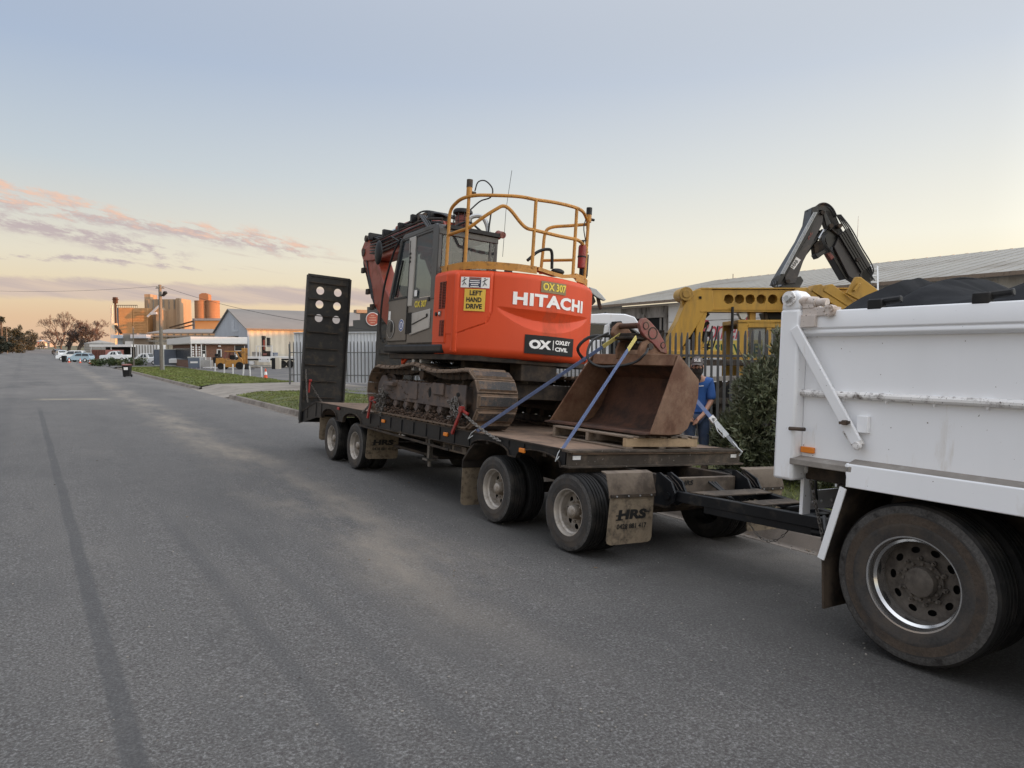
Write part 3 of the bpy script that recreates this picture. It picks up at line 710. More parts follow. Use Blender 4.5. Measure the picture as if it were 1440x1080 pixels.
def flap_text(o, x0, y, z0, w, small=True):
    t = MB(); f = lambda u, v: (x0 + u, y, z0 + v)
    t.text('HRS', lambda u, v: (x0 + w * .18 + u + v * .15, y, z0 + .235 + v), w * .66, .095, .055)
    for s_, zz in ((-1, .305), (-1, .265)): t.bar((x0 + w * .14, y, z0 + zz - .03), (x0 + w * .3, y, z0 + zz - .03), .001, .012)
    t.bar((x0 + w * .8, y, z0 + .30), (x0 + w * .93, y, z0 + .30), .001, .012)
    part(o, 'lettering', t, m_text_k, smooth=0, fix=False)
    t = MB(); t.text('0428 881 417', lambda u, v: (x0 + w * .17 + u, y, z0 + .145 + v), w * .70, .05, .03)
    part(o, 'phone_number', t, m_text_k, smooth=0, fix=False)
def flap(x0, x1, y, z0, z1, text=True, lean=.03):
    r = .05; w = x1 - x0
    pts = [(x0 - lean * .3, z1), (x0 - lean, z0 + r), (x0 - lean + r * .3, z0 + r * .3), (x0 - lean + r, z0), (x1 - r, z0), (x1 - r * .3, z0 + r * .3), (x1, z0 + r), (x1, z1)]
    m_ = MB(); m_.prism(pts, 'y', y, y + .012)
    o = part(tr, 'mudflap', m_, m_mudflap)
    if text: flap_text(o, x0 - .01, y - .003, z0, w)
    return o
for sx in (-1, 1):
    x0, x1 = (-1.27, -.73) if sx < 0 else (.71, 1.25)
    flap(x0, x1, -.67, .22, .68)
    g = MB(); g.prism([(-.655, .66), (-.665, .70), (-.60, .885), (-.52, .90), (-.52, .892), (-.59, .872), (-.653, .70)], 'x', x0 - .02, x1 + .03); part(tr, 'mudguard', g, m_guard)
    g = MB(); g.box(x0 - .01, x1 + .01, -.685, -.665, .665, .695); part(tr, 'flap_clamp', g, m_dirtysteel)
    for i in range(4):
        s_ = MB(); xx = x0 + .05 + i * (x1 - x0 - .1) / 3; s_.cyl((xx, -.684, .68), (xx, -.692, .68), .008, 6); part(tr, 'clamp_bolt', s_, m_galv)
    flap(x0 + (.10 if sx < 0 else 0), x1 + (.12 if sx < 0 else 0), 5.70, .22, .80)
    flap(x0 - (.02 if sx < 0 else 0), x1 - .1, 2.16, .08, .58, False, .0)
    g = MB(); g.prism([(2.17, .56), (2.17, .66), (2.02, .82), (1.9, .9), (1.9, .88), (2.0, .80), (2.15, .645), (2.15, .56)], 'x', x0 - .03, x1); part(tr, 'mudguard', g, m_dirtysteel)
    flap(x0, x1, 8.0, .30, .76, False, .0)
# dolly and drawbar
b = MB(); b.box(-.46, .46, -.66, -.60, .68, .83); part(tr, 'dolly_cross_beam', b, m_guard, .008)
t = MB(); t.text('HRS', lambda u, v: (-.36 + u + v * .15, -.664, .755 + v), .17, .05, .03); part(tr, 'lettering', t, m_text_k, smooth=0, fix=False)
b = MB(); b.box(-.48, .48, -.60, 2.0, .66, .69)
for sx in (-1, 1): b.box(sx * .46 - .04, sx * .46 + .04, -.6, 2.0, .52, .84)
b.box(-.46, .46, 1.9, 2.0, .6, .84); part(tr, 'dolly_frame', b, m_dirtysteel, .006)
b = MB(); b.lathe([(.50, .845), (.55, .845), (.55, .90), (.50, .90)], (0, .75, 0), (0, 0, 1), 32, True); b.lathe([(.52, .905), (.58, .905), (.58, .985), (.52, .985)], (0, .75, 0), (0, 0, 1), 32, True); part(tr, 'turntable_ring', b, m_dirtysteel)
for sx in (-1, 1):
    b = MB()
    for off in (-.075, .075):
        b.prism([(-.60, .88), (-.64, .89), (-.80, .82), (-.86, .72), (-.84, .63), (-.76, .58), (-.62, .58), (-.60, .6)], 'x', sx * .56 + off - .012, sx * .56 + off + .012)
    b.cyl((sx * .56 - .11, -.78, .68), (sx * .56 + .11, -.78, .68), .035, 10); part(tr, 'drawbar_hinge', b, m_blacksteel)
    for k_ in range(2):
        h_ = MB(); h_.tube([(sx * .56 - .03 + k_ * .05, -.70, .86), (sx * .56 - .03 + k_ * .05, -.80, .80), (sx * .56 - .03 + k_ * .05, -.86, .74)], .006, 5); part(tr, 'hinge_handle', h_, m_dirtysteel)
dbm = MB()
for sx in (-1, 1): dbm.bar((sx * .56, -.74, .68), (sx * .09 - .05, -2.36, .66), .08, .10)
dbm.bar((-.22, -1.95, .665), (.15, -1.95, .665), .08, .08); part(tr, 'drawbar', dbm, m_blacksteel, .006)
b = MB(); b.prism([(-.50, -.92), (.50, -.92), (.42, -1.16), (-.42, -1.16)], 'z', .728, .738); part(tr, 'drawbar_plate', b, m_beam)
b = MB(); b.prism([(-.36, -1.42), (.33, -1.42), (.27, -1.62), (-.31, -1.62)], 'z', .72, .73); part(tr, 'drawbar_plate', b, m_beam)
b = MB(); b.cyl((-.08, -2.3, .66), (-.08, -2.62, .66), .05, 12); b.lathe([(.05, -.03), (.11, -.03), (.11, .03), (.05, .03)], (-.08, -2.70, .66), (0, 0, 1), 18, True); part(tr, 'towing_eye', b, m_blacksteel)
b = MB(); b.bar((-.48, -1.1, .60), (-.22, -2.05, .58), .05, .06); b.cyl((-.22, -2.05, .58), (-.18, -2.2, .58), .035, 10); part(tr, 'drawbar_strut', b, m_blacksteel)
part(tr, 'safety_chain', chain_links((-.36, -1.5, .57), (-.26, -1.85, .55), .14, .03, .004, .017), m_chain, smooth=0, kind='stuff')
for i in range(3):
    h_ = MB(); h_.tube(curve([(.05 + i * .05, -.6, .8), (.05 + i * .04, -1.2, .60 - i * .03), (-.0 + i * .03, -1.9, .76), (-.05, -2.5, .82), (-.05, -2.9, .95)]), .014, 6); part(tr, 'air_hose', h_, m_ins)
# ramps: one standing up at each side of the tail
def ramp(x0, x1, y0, lean):
    zb, zt = .58, 3.66; r = None
    def pt(u, v): return (x0 + (x1 - x0) * u + lean * v, y0 + .02 * v, zb + (zt - zb) * v)
    # plate with six round lightening holes
    nu, nv = 40, 132; mb = MB(); vs = [pt(i / nu, j / nv) for j in range(nv + 1) for i in range(nu + 1)]; fs = []
    Wm, Hm = x1 - x0, zt - zb
    holes = [(.30, .90), (.72, .90), (.30, .805), (.72, .805), (.30, .71), (.72, .71)]
    for j in range(nv):
        for i in range(nu):
            if any(((i + .5) / nu - a) ** 2 * Wm ** 2 + ((j + .5) / nv - b) ** 2 * Hm ** 2 < .085 ** 2 for a, b in holes): continue
            a = j * (nu + 1) + i; fs.append((a, a + 1, a + nu + 2, a + nu + 1))
    mb.add(vs, fs)
    # snap the ragged hole edges onto circles
    out = []
    for (x, y, z) in mb.v:
        u, v = 0, (z - zb) / Hm; u = (x - x0 - lean * v) / Wm; p = (x, y, z)
        for a, b in holes:
            du, dv = (u - a) * Wm, (v - b) * Hm; d = hypot(du, dv)
            if .085 - .022 < d < .085 + .016:
                p = pt(a + du / d * .085 / Wm, b + dv / d * .085 / Hm)
        out.append(p)
    mb.v = out
    n = len(mb.v); mb2 = MB(); mb2.add(mb.v, mb.f)
    r = part(tr, 'ramp', mb2, m_ramp, smooth=0, fix=False)
    sol = r.modifiers.new('thick', 'SOLIDIFY'); sol.thickness = .012; sol.offset = 0
    fr = MB()
    for u in (0, 1): fr.bar(pt(u, 0), pt(u, 1), .035, .11, (0, 1, 0))
    fr.bar(pt(0, 1), pt(1, 1), .05, .04, (0, 1, 0)); fr.bar(pt(0, 0), pt(1, 0), .06, .06, (0, 1, 0))
    part(r, 'ramp_frame', fr, m_ramp)
    for k_ in range(8):
        v = .16 + k_ * .113
        s_ = MB(); a, b = Vector(pt(.03, v)), Vector(pt(.80 if k_ < 7 else .9, v)); o_ = Vector((0, -.03, 0)); s_.bar(a + o_, b + o_, .03, .018, (0, 0, 1)); part(r, 'ramp_cleat', s_, m_dirtysteel)
    return r
ramp(-1.285, -.37, 9.30, .01); ramp(.36, 1.27, 9.30, .0)
for (p, q, s_) in (((-1.24, 9.22, 1.66), (-1.2, 9.1, .98), .03), ((-1.14, 9.2, 1.38), (-.82, 9.1, .90), .02)):
    solo('lashing_chain', chain_links(p, q, s_, .045, .007, .028), m_chain, 'loose chain hanging down the raised ramp at the trailer tail' if p[0] < -1.2 else 'taut chain slanting from the raised ramp down to the trailer deck', 'chain', T, (0, 9, 1), 'load chains', smooth=0)
b = MB(); b.bar((-1.16, 9.17, 1.42), (-1.17, 9.16, 1.18), .035, .03, (0, 1, 0)); b.cyl((-1.18, 9.17, 1.43), (-1.12, 9.17, 1.43), .03, 8)
solo('chain_binder', b, m_red, 'short red chain binder hanging on the raised ramp', 'chain binder', T, (-1.16, 9.17, 1.3), 'red chain binders', .004)
# ------------------------------------------------------------------ excavator
ex = thing('excavator', 'orange tracked excavator with dark cab and amber guard rails chained on the trailer', 'excavator', T, (0, 3.75, 1.03))
CY = 3.75
# --- undercarriage
def track_loop():
    pts = []
    zc, r, ya, yb = 1.425, .355, 2.30, 5.24
    for i in range(40): pts.append((ya + (yb - ya) * i / 40, zc - r))
    for i in range(20): a = -pi / 2 + pi * i / 20; pts.append((yb + r * cos(a), zc + r * sin(a)))
    top = [(yb, zc + r), (4.95, zc + r - .015), (4.5, zc + r - .005), (4.05, zc + r + .045), (3.8, zc + r + .045), (3.3, zc + r - .03), (2.8, zc + r - .03), (ya, zc + r)]
    cv = curve([(0, a, b) for a, b in top], 10); pts += [(p.y, p.z) for p in cv[:-1]]
    for i in range(20): a = pi / 2 + pi * i / 20; pts.append((ya + r * cos(a), zc + r * sin(a)))
    return pts
LOOP = track_loop()
seg = [hypot(LOOP[(i + 1) % len(LOOP)][0] - LOOP[i][0], LOOP[(i + 1) % len(LOOP)][1] - LOOP[i][1]) for i in range(len(LOOP))]
TOT = sum(seg)
def on_loop(s_):
    s_ %= TOT
    for i, d in enumerate(seg):
        if s_ <= d:
            a, b = LOOP[i], LOOP[(i + 1) % len(LOOP)]; t = s_ / d
            return (a[0] + (b[0] - a[0]) * t, a[1] + (b[1] - a[1]) * t)
        s_ -= d
    return LOOP[0]
NS = round(TOT / .186); PITCH_ = TOT / NS
def shoe_mesh():
    mb = MB(); w = .30; p = PITCH_ * .49; h = PITCH_ * .39
    mb.prism([(-p, .0), (-p, .018), (p, .018), (p, .0)], 'x', -w, w)
    mb.loft([Vector(v) for v in ((-w + .012, -h, .014), (w - .012, -h, .014), (w - .012, h, .014), (-w + .012, h, .014))], [Vector(v) for v in ((-w + .03, -h + .014, .050), (w - .03, -h + .014, .050), (w - .03, h - .014, .050), (-w + .03, h - .014, .050))])
    me = mesh_of(mb, m_shoe, 'track_shoe', (0, 0, 0), 25); me.materials.append(m_pad)
    for q in me.polygons:
        if q.center.z > .045: q.material_index = 1
    return me
SHOE = shoe_mesh()
def link_mesh():
    mb = MB(); p = PITCH_ * .5
    for x in (-.085, .085): mb.prism([(-p * 1.05, -.01), (p * 1.05, -.01), (p * 1.05, -.07), (p * .6, -.085), (-p * .6, -.085), (-p * 1.05, -.07)], 'x', x - .02, x + .02)
    mb.cyl((-.11, p, -.045), (.11, p, -.045), .022, 8)
    for x in (-.17, .17): mb.box(x - .012, x + .012, -.02, .02, -.02, 0)
    return mesh_of(mb, m_mudsteel, 'track_link', (0, 0, 0), 25)
LINK = link_mesh()
EO = ORG[ex.name]
for xs in (-.97, .97):
    for i in range(NS):
        y, z = on_loop(i * PITCH_); y2, z2 = on_loop(i * PITCH_ + .02); y1, z1 = on_loop(i * PITCH_ - .02)
        a = atan2(z2 - z1, y2 - y1)
        Mx = Matrix.Translation((xs, y - EO.y, z - EO.z)) @ Matrix.Rotation(a + pi, 4, 'X')
        # outward normal of a loop run forward along the bottom is down / out
        Mx = Matrix.Translation((xs, y - EO.y, z - EO.z)) @ Matrix.Rotation(a, 4, 'X') @ Matrix.Rotation(pi, 4, 'Y')
        for nm, me in (('track_shoe', SHOE), ('track_link', LINK)):
            o = bpy.data.objects.new(nm, me); COL.objects.link(o); o.parent = ex; o.matrix_basis = Mx
    sx = -1 if xs < 0 else 1
    fr = MB(); xo, xi = xs + sx * .20, xs - sx * .20
    fr.prism([(2.45, 1.30), (2.38, 1.36), (2.38, 1.55), (2.55, 1.58), (3.2, 1.585), (4.9, 1.60), (5.0, 1.55), (5.0, 1.33), (4.8, 1.28), (2.7, 1.27)], 'x', min(xo, xi), max(xo, xi))
    part(ex, 'track_frame', fr, m_frame, .012)
    for (y0, y1, z0, z1, th) in ((2.36, 2.78, 1.27, 1.60, .03), (3.86, 4.16, 1.33, 1.575, .016), (3.0, 3.34, 1.44, 1.60, .03)):
        pl = MB(); pl.box(min(xo, xo + sx * th), max(xo, xo + sx * th), y0, y1, z0, z1); part(ex, 'frame_plate', pl, m_frame, .008)
    for (yy, zz, a, b) in ((3.46, 1.46, .045, .075), (2.56, 1.47, .055, .03)):
        hl = MB(); hl.ell((xo + sx * (.031 if yy < 3.3 else .002), yy, zz), (.004, a, b), 16, 8); part(ex, 'frame_slot', hl, m_hole, smooth=60)
    st = MB(); st.box(min(xo, xo + sx * .09), max(xo, xo + sx * .09), 4.62, 4.98, 1.50, 1.56); part(ex, 'frame_step', st, m_frame, .01)
    for i in range(7):
        yy = 2.72 + i * .38
        ro = MB(); ro.lathe([(.001, -.15), (.07, -.15), (.08, -.12), (.08, -.05), (.06, -.045), (.06, .045), (.08, .05), (.08, .12), (.07, .15), (.001, .15)], (xs, yy, 1.235), (1, 0, 0), 16); part(ex, 'track_roller', ro, m_mudsteel)
        gd = MB(); gd.tube([(xo - sx * .02, yy + .06, 1.30), (xo - sx * .01, yy + .10, 1.22), (xo - sx * .02, yy + .04, 1.165)], .02, 6)
        gd.cyl((xo - sx * .08, yy, 1.235), (xo + sx * .012, yy, 1.235), .045, 12); part(ex, 'roller_guard', gd, m_frame)
    cr = MB(); cr.cyl((xs - .10, 3.92, 1.70), (xs + .12 * 1, 3.92, 1.70), .062, 14)
    cr.cyl((xs + sx * .08, 3.92, 1.70), (xs + sx * .13, 3.92, 1.70), .075, 14); cr.box(xs - .06, xs + .06, 3.86, 3.98, 1.58, 1.68); part(ex, 'carrier_roller', cr, m_mudsteel)
    sp = MB(); sp.lathe([(.001, -.19), (.20, -.19), (.235, -.17), (.235, -.08), (.29, -.06), (.29, .06), (.2, .1), (.001, .1)], (xs, 5.22, 1.425), (sx * -1, 0, 0), 28); part(ex, 'final_drive', sp, m_frame)
    for i in range(12):
        a = 2 * pi * i / 12; p = Vector((xo - sx * .0, 5.22 + .2 * cos(a), 1.425 + .2 * sin(a)))
    idl = MB(); idl.lathe([(.001, -.12), (.10, -.12), (.27, -.09), (.275, .09), (.10, .12), (.001, .12)], (xs, 2.32, 1.425), (1, 0, 0), 24); part(ex, 'idler', idl, m_mudsteel)
    # mud lying on frame and lower run
    md = MB(); rnd = random.Random(3)
    for i in range(900):
        yy = rnd.uniform(2.35, 5.1); zone = rnd.random()
        if zone < .45: c = (xs + rnd.uniform(-.2, .2), yy, 1.575 + .03 * rnd.random())
        elif zone < .9: c = (xo + sx * rnd.uniform(-.03, .07), yy, 1.075 + abs(rnd.gauss(0, .045)))
        else: c = (xo + sx * .01, yy, rnd.uniform(1.28, 1.58))
        r_ = rnd.uniform(.007, .026) * (.5 if zone > .9 else 1)
        md.ell(c, (r_ * rnd.uniform(.7, 1.3), r_ * rnd.uniform(.8, 1.8), r_ * rnd.uniform(.4, .8)), 5, 3)
    part(ex, 'mud', md, m_mud, smooth=60, kind='stuff')
cb = MB(); cb.prism([(3.1, 1.36), (4.4, 1.36), (4.6, 1.48), (4.3, 1.70), (3.2, 1.70), (2.9, 1.48)], 'x', -.78, .78)
part(ex, 'car_body', cb, m_dirtysteel, .02)
b = MB(); b.lathe([(.50, 1.70), (.62, 1.70), (.64, 1.86), (.56, 1.94), (.50, 1.94)], (0, CY, 0), (0, 0, 1), 40); part(ex, 'slew_ring', b, m_dirtysteel)
# --- upper frame
uf = MB(); uf.prism([(-1.20, 4.95), (-1.20, 2.95), (-.9, 2.62), (-.45, 2.42), (.45, 2.42), (.9, 2.62), (1.20, 2.95), (1.20, 4.95), (.5, 5.1), (.5, 5.05), (-.15, 5.05)], 'z', 1.93, 2.01)
part(ex, 'upper_frame', uf, m_dirtysteel, .01)
b = MB(); b.prism([(3.02, 2.02), (5.03, 2.02), (5.05, 2.06), (5.03, 2.145), (3.3, 2.145), (3.02, 2.145)], 'x', -1.26, -.3); part(ex, 'side_bar', b, m_black, .03)
# stuff hanging under the frame between the tracks
b = MB(); b.box(-.30, .30, 2.45, 2.75, 1.70, 1.95); b.box(-1.1, 1.1, 2.62, 2.66, 1.44, 1.66); b.box(-.9, .2, 3.0, 3.1, 1.6, 1.93); part(ex, 'belly_guard', b, m_dirtysteel, .01)
for i in range(5):
    h_ = MB(); h_.tube(curve([(-1.0 + i * .07, 3.9 + i * .05, 2.0), (-.95 + i * .06, 3.7, 1.86), (-.8, 3.5 - i * .04, 1.84), (-.5, 3.4, 1.95)]), .018, 6); part(ex, 'hydraulic_hose', h_, m_ins)
for (y0, y1) in ((4.10, 4.18), (3.86, 3.92)): b = MB(); b.box(-1.15, -.98, y0, y1, 1.76, 2.0); part(ex, 'step_bracket', b, m_galv, .006)
b = MB(); b.tube([(-1.1, 4.62, 1.98), (-1.15, 4.5, 1.86), (-1.12, 4.42, 1.95)], .03, 6); part(ex, 'tow_shackle', b, m_orange)
# --- counterweight: displaced shell round the tail arc, with a pressed crescent recess
def plan(s_):
    """s in 0..1 along the tail from left front to right front -> (x, y, nx, ny, theta or None)"""
    return PL[min(len(PL) - 1, int(s_ * (len(PL) - 1) + .5))]
R_ = 1.49; pts = []
for i in range(16): pts.append((-1.245, 3.34 - .40 * i / 16))
for i in range(181):
    th = radians(-55.4 + 110.8 * i / 180); pts.append((R_ * sin(th), CY - R_ * cos(th)))
for i in range(1, 17): pts.append((1.245, 2.94 + .40 * i / 16))
for _ in range(14): pts = [pts[0]] + [((pts[i - 1][0] + 2 * pts[i][0] + pts[i + 1][0]) / 4, (pts[i - 1][1] + 2 * pts[i][1] + pts[i + 1][1]) / 4) for i in range(1, len(pts) - 1)] + [pts[-1]]
PL = []
for i, p in enumerate(pts):
    a, b = pts[max(0, i - 1)], pts[min(len(pts) - 1, i + 1)]; d = Vector((b[0] - a[0], b[1] - a[1])).normalized()
    PL.append((p[0], p[1], d.y, -d.x) if True else None)
ZT, ZB = 3.155, 1.985
def cw_fn(u, v):
    i = min(len(PL) - 1, int(round(u * (len(PL) - 1)))); x, y, nx, ny = PL[i]; z = ZB + (ZT - ZB) * v
    if nx * x + ny * (y - CY) < 0: nx, ny = -nx, -ny
    th = degrees_(atan2(x, -(y - CY)))
    ztop = ZT - .0 * 0 + .012 * cos(radians(th))
    z = ZB + (ztop - ZB) * v
    ins = 0
    if z > ztop - .09: t = (z - (ztop - .09)) / .09; ins += .09 * (1 - sqrt(max(0, 1 - t * t)))
    rb = .13
    if z < ZB + rb: t = (ZB + rb - z) / rb; ins += rb * (1 - sqrt(max(0, 1 - t * t)))
    # front edge of the left side sweeps back under the curve, as a rounded lobe
    if -30 < th < 36:
        t = (th + 30) / 66; w = sin(pi * t ** .85) ** .9
        zt = 2.685 - .02 * w; zm = zt - .005 - .135 * w; zb = zt - .02 - .265 * w
        dep = .072 * w
        if zb < z < zt:
            k = (zt - z) / max(.001, zt - zm) if z > zm else (z - zb) / max(.001, zm - zb)
            ins += dep * min(1, k) ** .85
    # shallow seam between side cover and tail weight
    if z > 2.28:
        th_s = -32.8 - max(0, 2.60 - z) * 14 - max(0, 2.45 - z) ** 1.0 * 85
        if th < -30: 
            q = (th - th_s) / .55; ins += .016 * math.exp(-q * q)
            if th < th_s: ins -= .006
    return (x - nx * ins, y - ny * ins, z)
def degrees_(a): return a * 180 / pi
cw = MB(); NU, NV = len(PL) - 1, 110
cw.grid(cw_fn, NU, NV)
cw.f.append(tuple(NV * (NU + 1) + i for i in range(NU + 1))); cw.f.append(tuple(range(NU + 1))[::-1])
part(ex, 'counterweight', cw, m_orange, smooth=16)
def tailp(th0, z0, r=R_ + .012):
    return lambda u, v: (r * sin(radians(th0) + u / r), CY - r * cos(radians(th0) + u / r), z0 + v)
def tail_plate(th0, th1, z0, z1, m, name, r=R_ + .009, n=10, tilt=0):
    mb = MB(); mb.grid(lambda u, v: tailp(th0, 0, r)((radians(th1 - th0)) * r * u, z0 + (z1 - z0) * v + tilt * u), n, 2); return part(ex, name, mb, m, fix=False)
t = MB(); t.text('HITACHI', tailp(-22, 2.722, R_ + .008), radians(48.6) * R_, .175, .045, 1.08); part(ex, 'lettering', t, m_text_w, smooth=0, fix=False)
pl = tail_plate(-14.4, 18.6, 2.08, 2.335, m_decal_k, 'company_plate')
t = MB(); f = tailp(-12, 2.148, R_ + .014)
t.text('OX', f, .35, .125, .06); t.bar(f(.385, 0), f(.385, .135), .012, .001, (0, 1, 0))
t.text('OXLEY', lambda u, v: f(.42 + u, .083 + v), .30, .058, .04); t.text('CIVIL', lambda u, v: f(.42 + u, -.012 + v), .25, .058, .04); part(pl, 'lettering', t, m_text_w, smooth=0, fix=False)
pl = tail_plate(-6.9, 9.6, 2.925, 3.08, m_decal_olive, 'number_plate')
t = MB(); t.text('OX 307', tailp(-5.8, 2.955, R_ + .014), .40, .105, .035); part(pl, 'lettering', t, m_text_y, smooth=0, fix=False)
pl = tail_plate(-47.2, -36.2, 2.60, 2.895, m_decal_y, 'drive_side_sign', R_ + .018)
t = MB()
for i, (wd, ww) in enumerate((('LEFT', .17), ('HAND', .21), ('DRIVE', .22))): t.text(wd, tailp(-46.6 + (.6 if i else 2.2), 2.81 - i * .09, R_ + .023), ww, .066, .035)
part(pl, 'lettering', t, m_text_k, smooth=0, fix=False)
pl = tail_plate(-49.5, -34.4, 2.912, 3.055, m_text_w, 'warning_sign', R_ + .018)
q = MB(); q.grid(lambda u, v: tailp(-45.1, 2.918, R_ + .021)(.165 * u, .105 * v), 4, 1); part(pl, 'sign_panel', q, m_decal_navy, fix=False)
q = MB(); q.grid(lambda u, v: tailp(-45.1, 3.027, R_ + .021)(.165 * u, .024 * v), 4, 1); part(pl, 'sign_heading', q, m_redfaded, fix=False)
t = MB()
for i, ww in enumerate((.13, .14, .10, .12)):
    f = tailp(-45.1, 3.0 - i * .026, R_ + .024); t.add([f(.08 - ww / 2, 0), f(.08 + ww / 2, 0), f(.08 + ww / 2, .011), f(.08 - ww / 2, .011)], [(0, 1, 2, 3)])
part(pl, 'sign_lines', t, m_text_w, smooth=0, fix=False)
t = MB()
for th_ in (-47.6, -36.9):
    f = tailp(th_, 2.94, R_ + .024)
    for (a, b) in (((0, .085), (.0, .04)), ((0, .04), (-.022, .0)), ((0, .04), (.03, .012)), ((0, .075), (.035, .09)), ((0, .075), (-.03, .05))): t.bar(f(*a), f(*b), .009, .001, (0, 1, 0))
    t.bar(f(-.008, .10), f(.008, .10), .014, .001, (0, 1, 0))
part(pl, 'sign_figure', t, m_text_k, smooth=0, fix=False)
# side cover with louvres
sc = MB(); sc.prism([(2.96, 2.15), (3.335, 2.15), (3.335, 2.95), (3.29, 3.05), (3.20, 3.10), (2.98, 3.11)], 'x', -1.252, -1.22); part(ex, 'side_cover', sc, m_orange, .02)
b = MB(); b.box(.2, 1.22, 3.0, 4.6, 2.02, 3.08); part(ex, 'engine_house', b, m_orange, .05)
b = MB(); b.box(-1.2, .5, 2.8, 3.33, 2.02, 3.12); part(ex, 'engine_hood', b, m_orange, .04)
for (y0, y1, z0, z1, nsl) in ((2.985, 3.17, 2.63, 3.0, 17), (2.99, 3.12, 2.25, 2.47, 11)):
    bk = MB(); bk.box(-1.2545, -1.25, y0, y1, z0, z1); g = part(ex, 'grille', bk, m_hole)
    for i in range(nsl):
        zz = z0 + (z1 - z0) * (i + .5) / nsl; s_ = MB(); s_.bar((-1.258, y0 + .004, zz), (-1.258, y1 - .004, zz), .010, .008, (1, 0, .6)); part(g, 'grille_slat', s_, m_orange2)
    s_ = MB(); s_.bar((-1.259, (y0 + y1) / 2, z0), (-1.259, (y0 + y1) / 2, z1), .012, .012, (1, 0, 0)); part(g, 'grille_bar', s_, m_orange2)
b = MB(); b.cyl((-1.25, 3.235, 2.56), (-1.268, 3.235, 2.56), .028, 14); part(ex, 'cover_latch', b, m_black)
b = MB(); b.box(-1.262, -1.252, 3.09, 3.17, 2.53, 2.60); lt = part(ex, 'latch_plate', b, m_redfaded); b = MB(); b.cyl((-1.26, 3.13, 2.565), (-1.27, 3.13, 2.565), .02, 10); part(lt, 'latch_knob', b, m_text_w)
# --- cab
CX0, CX1 = -1.235, -.26
def cabshell(x0, x1): pass
sideo = [(3.33, 2.15), (5.02, 2.15), (5.04, 2.30), (4.99, 2.90), (4.66, 3.74), (4.60, 3.81), (4.50, 3.85), (3.46, 3.87), (3.36, 3.84), (3.33, 3.75)]
roof = MB(); roof.prism([(4.66, 3.75), (4.60, 3.815), (4.50, 3.85), (3.46, 3.87), (3.36, 3.845), (3.33, 3.76), (3.36, 3.755), (4.62, 3.735)], 'x', CX0, CX1); part(ex, 'cab_roof', roof, m_cab, .03)
fl = MB(); fl.prism([(3.33, 2.15), (5.02, 2.15), (5.02, 2.25), (3.33, 2.25)], 'x', CX0 + .03, CX1); part(ex, 'cab_floor', fl, m_cab)
# left side: lower door panel, rear quarter panel, pillars
pn = MB(); pn.prism([(4.26, 2.20), (5.03, 2.20), (5.035, 2.30), (4.975, 2.86), (4.26, 2.86)], 'x', CX0 - .004, CX0 + .03); dr = part(ex, 'cab_door', pn, m_cabside, .012)
pn = MB(); pn.prism([(3.345, 2.16), (4.24, 2.16), (4.24, 2.80), (4.16, 2.83), (3.345, 2.83)], 'x', CX0, CX0 + .035); rq = part(ex, 'cab_rear_panel', pn, m_cabside, .012)
P_ = MB()
P_.bar((CX0 + .03, 5.0, 2.80), (CX0 + .03, 4.63, 3.77), .07, .06, (1, 0, 0)); part(ex, 'cab_pillar', P_, m_cab, .01)
P_ = MB(); P_.prism([(4.10, 2.72), (4.26, 2.72), (4.32, 3.77), (4.10, 3.77)], 'x', CX0 - .008, CX0 + .05); part(ex, 'door_pillar', P_, m_silver, .01)
P_ = MB(); P_.prism([(3.335, 2.78), (3.50, 2.78), (3.52, 3.3), (3.53, 3.84), (3.36, 3.85), (3.335, 3.75)], 'x', CX0 - .004, CX0 + .06); part(ex, 'cab_pillar', P_, m_cab, .012)
P_ = MB(); P_.prism([(3.45, 3.80), (4.60, 3.77), (4.58, 3.82), (4.5, 3.845), (3.45, 3.865)], 'x', CX0 - .005, CX0 + .05); part(ex, 'cab_header', P_, m_cab, .01)
for (ya, yb, za, zb) in ((4.99, 4.64, 2.83, 3.74), ):
    for xx in (CX1 - .03,):
        P_ = MB(); P_.bar((xx, ya, za), (xx, yb, zb), .07, .06, (1, 0, 0)); P_.box(xx - .03, xx + .03, 3.34, 3.45, 2.2, 3.8); part(ex, 'cab_pillar', P_, m_cab, .01)
g = MB(); g.prism([(4.32, 2.88), (4.955, 2.87), (4.64, 3.74), (4.345, 3.755)], 'x', CX0 + .012, CX0 + .02); part(ex, 'door_window', g, m_glass)
g = MB(); g.prism([(3.50, 2.84), (4.09, 2.84), (4.09, 3.79), (3.52, 3.83)], 'x', CX0 + .012, CX0 + .02); part(ex, 'side_window', g, m_glass)
b = MB(); b.bar((CX0 - .002, 4.30, 2.868), (CX0 - .002, 4.965, 2.855), .02, .03, (0, 0, 1)); b.bar((CX0 - .004, 4.74, 2.9), (CX0 - .004, 4.52, 3.45), .02, .025, (1, 0, 0)); part(ex, 'window_rail', b, m_black)
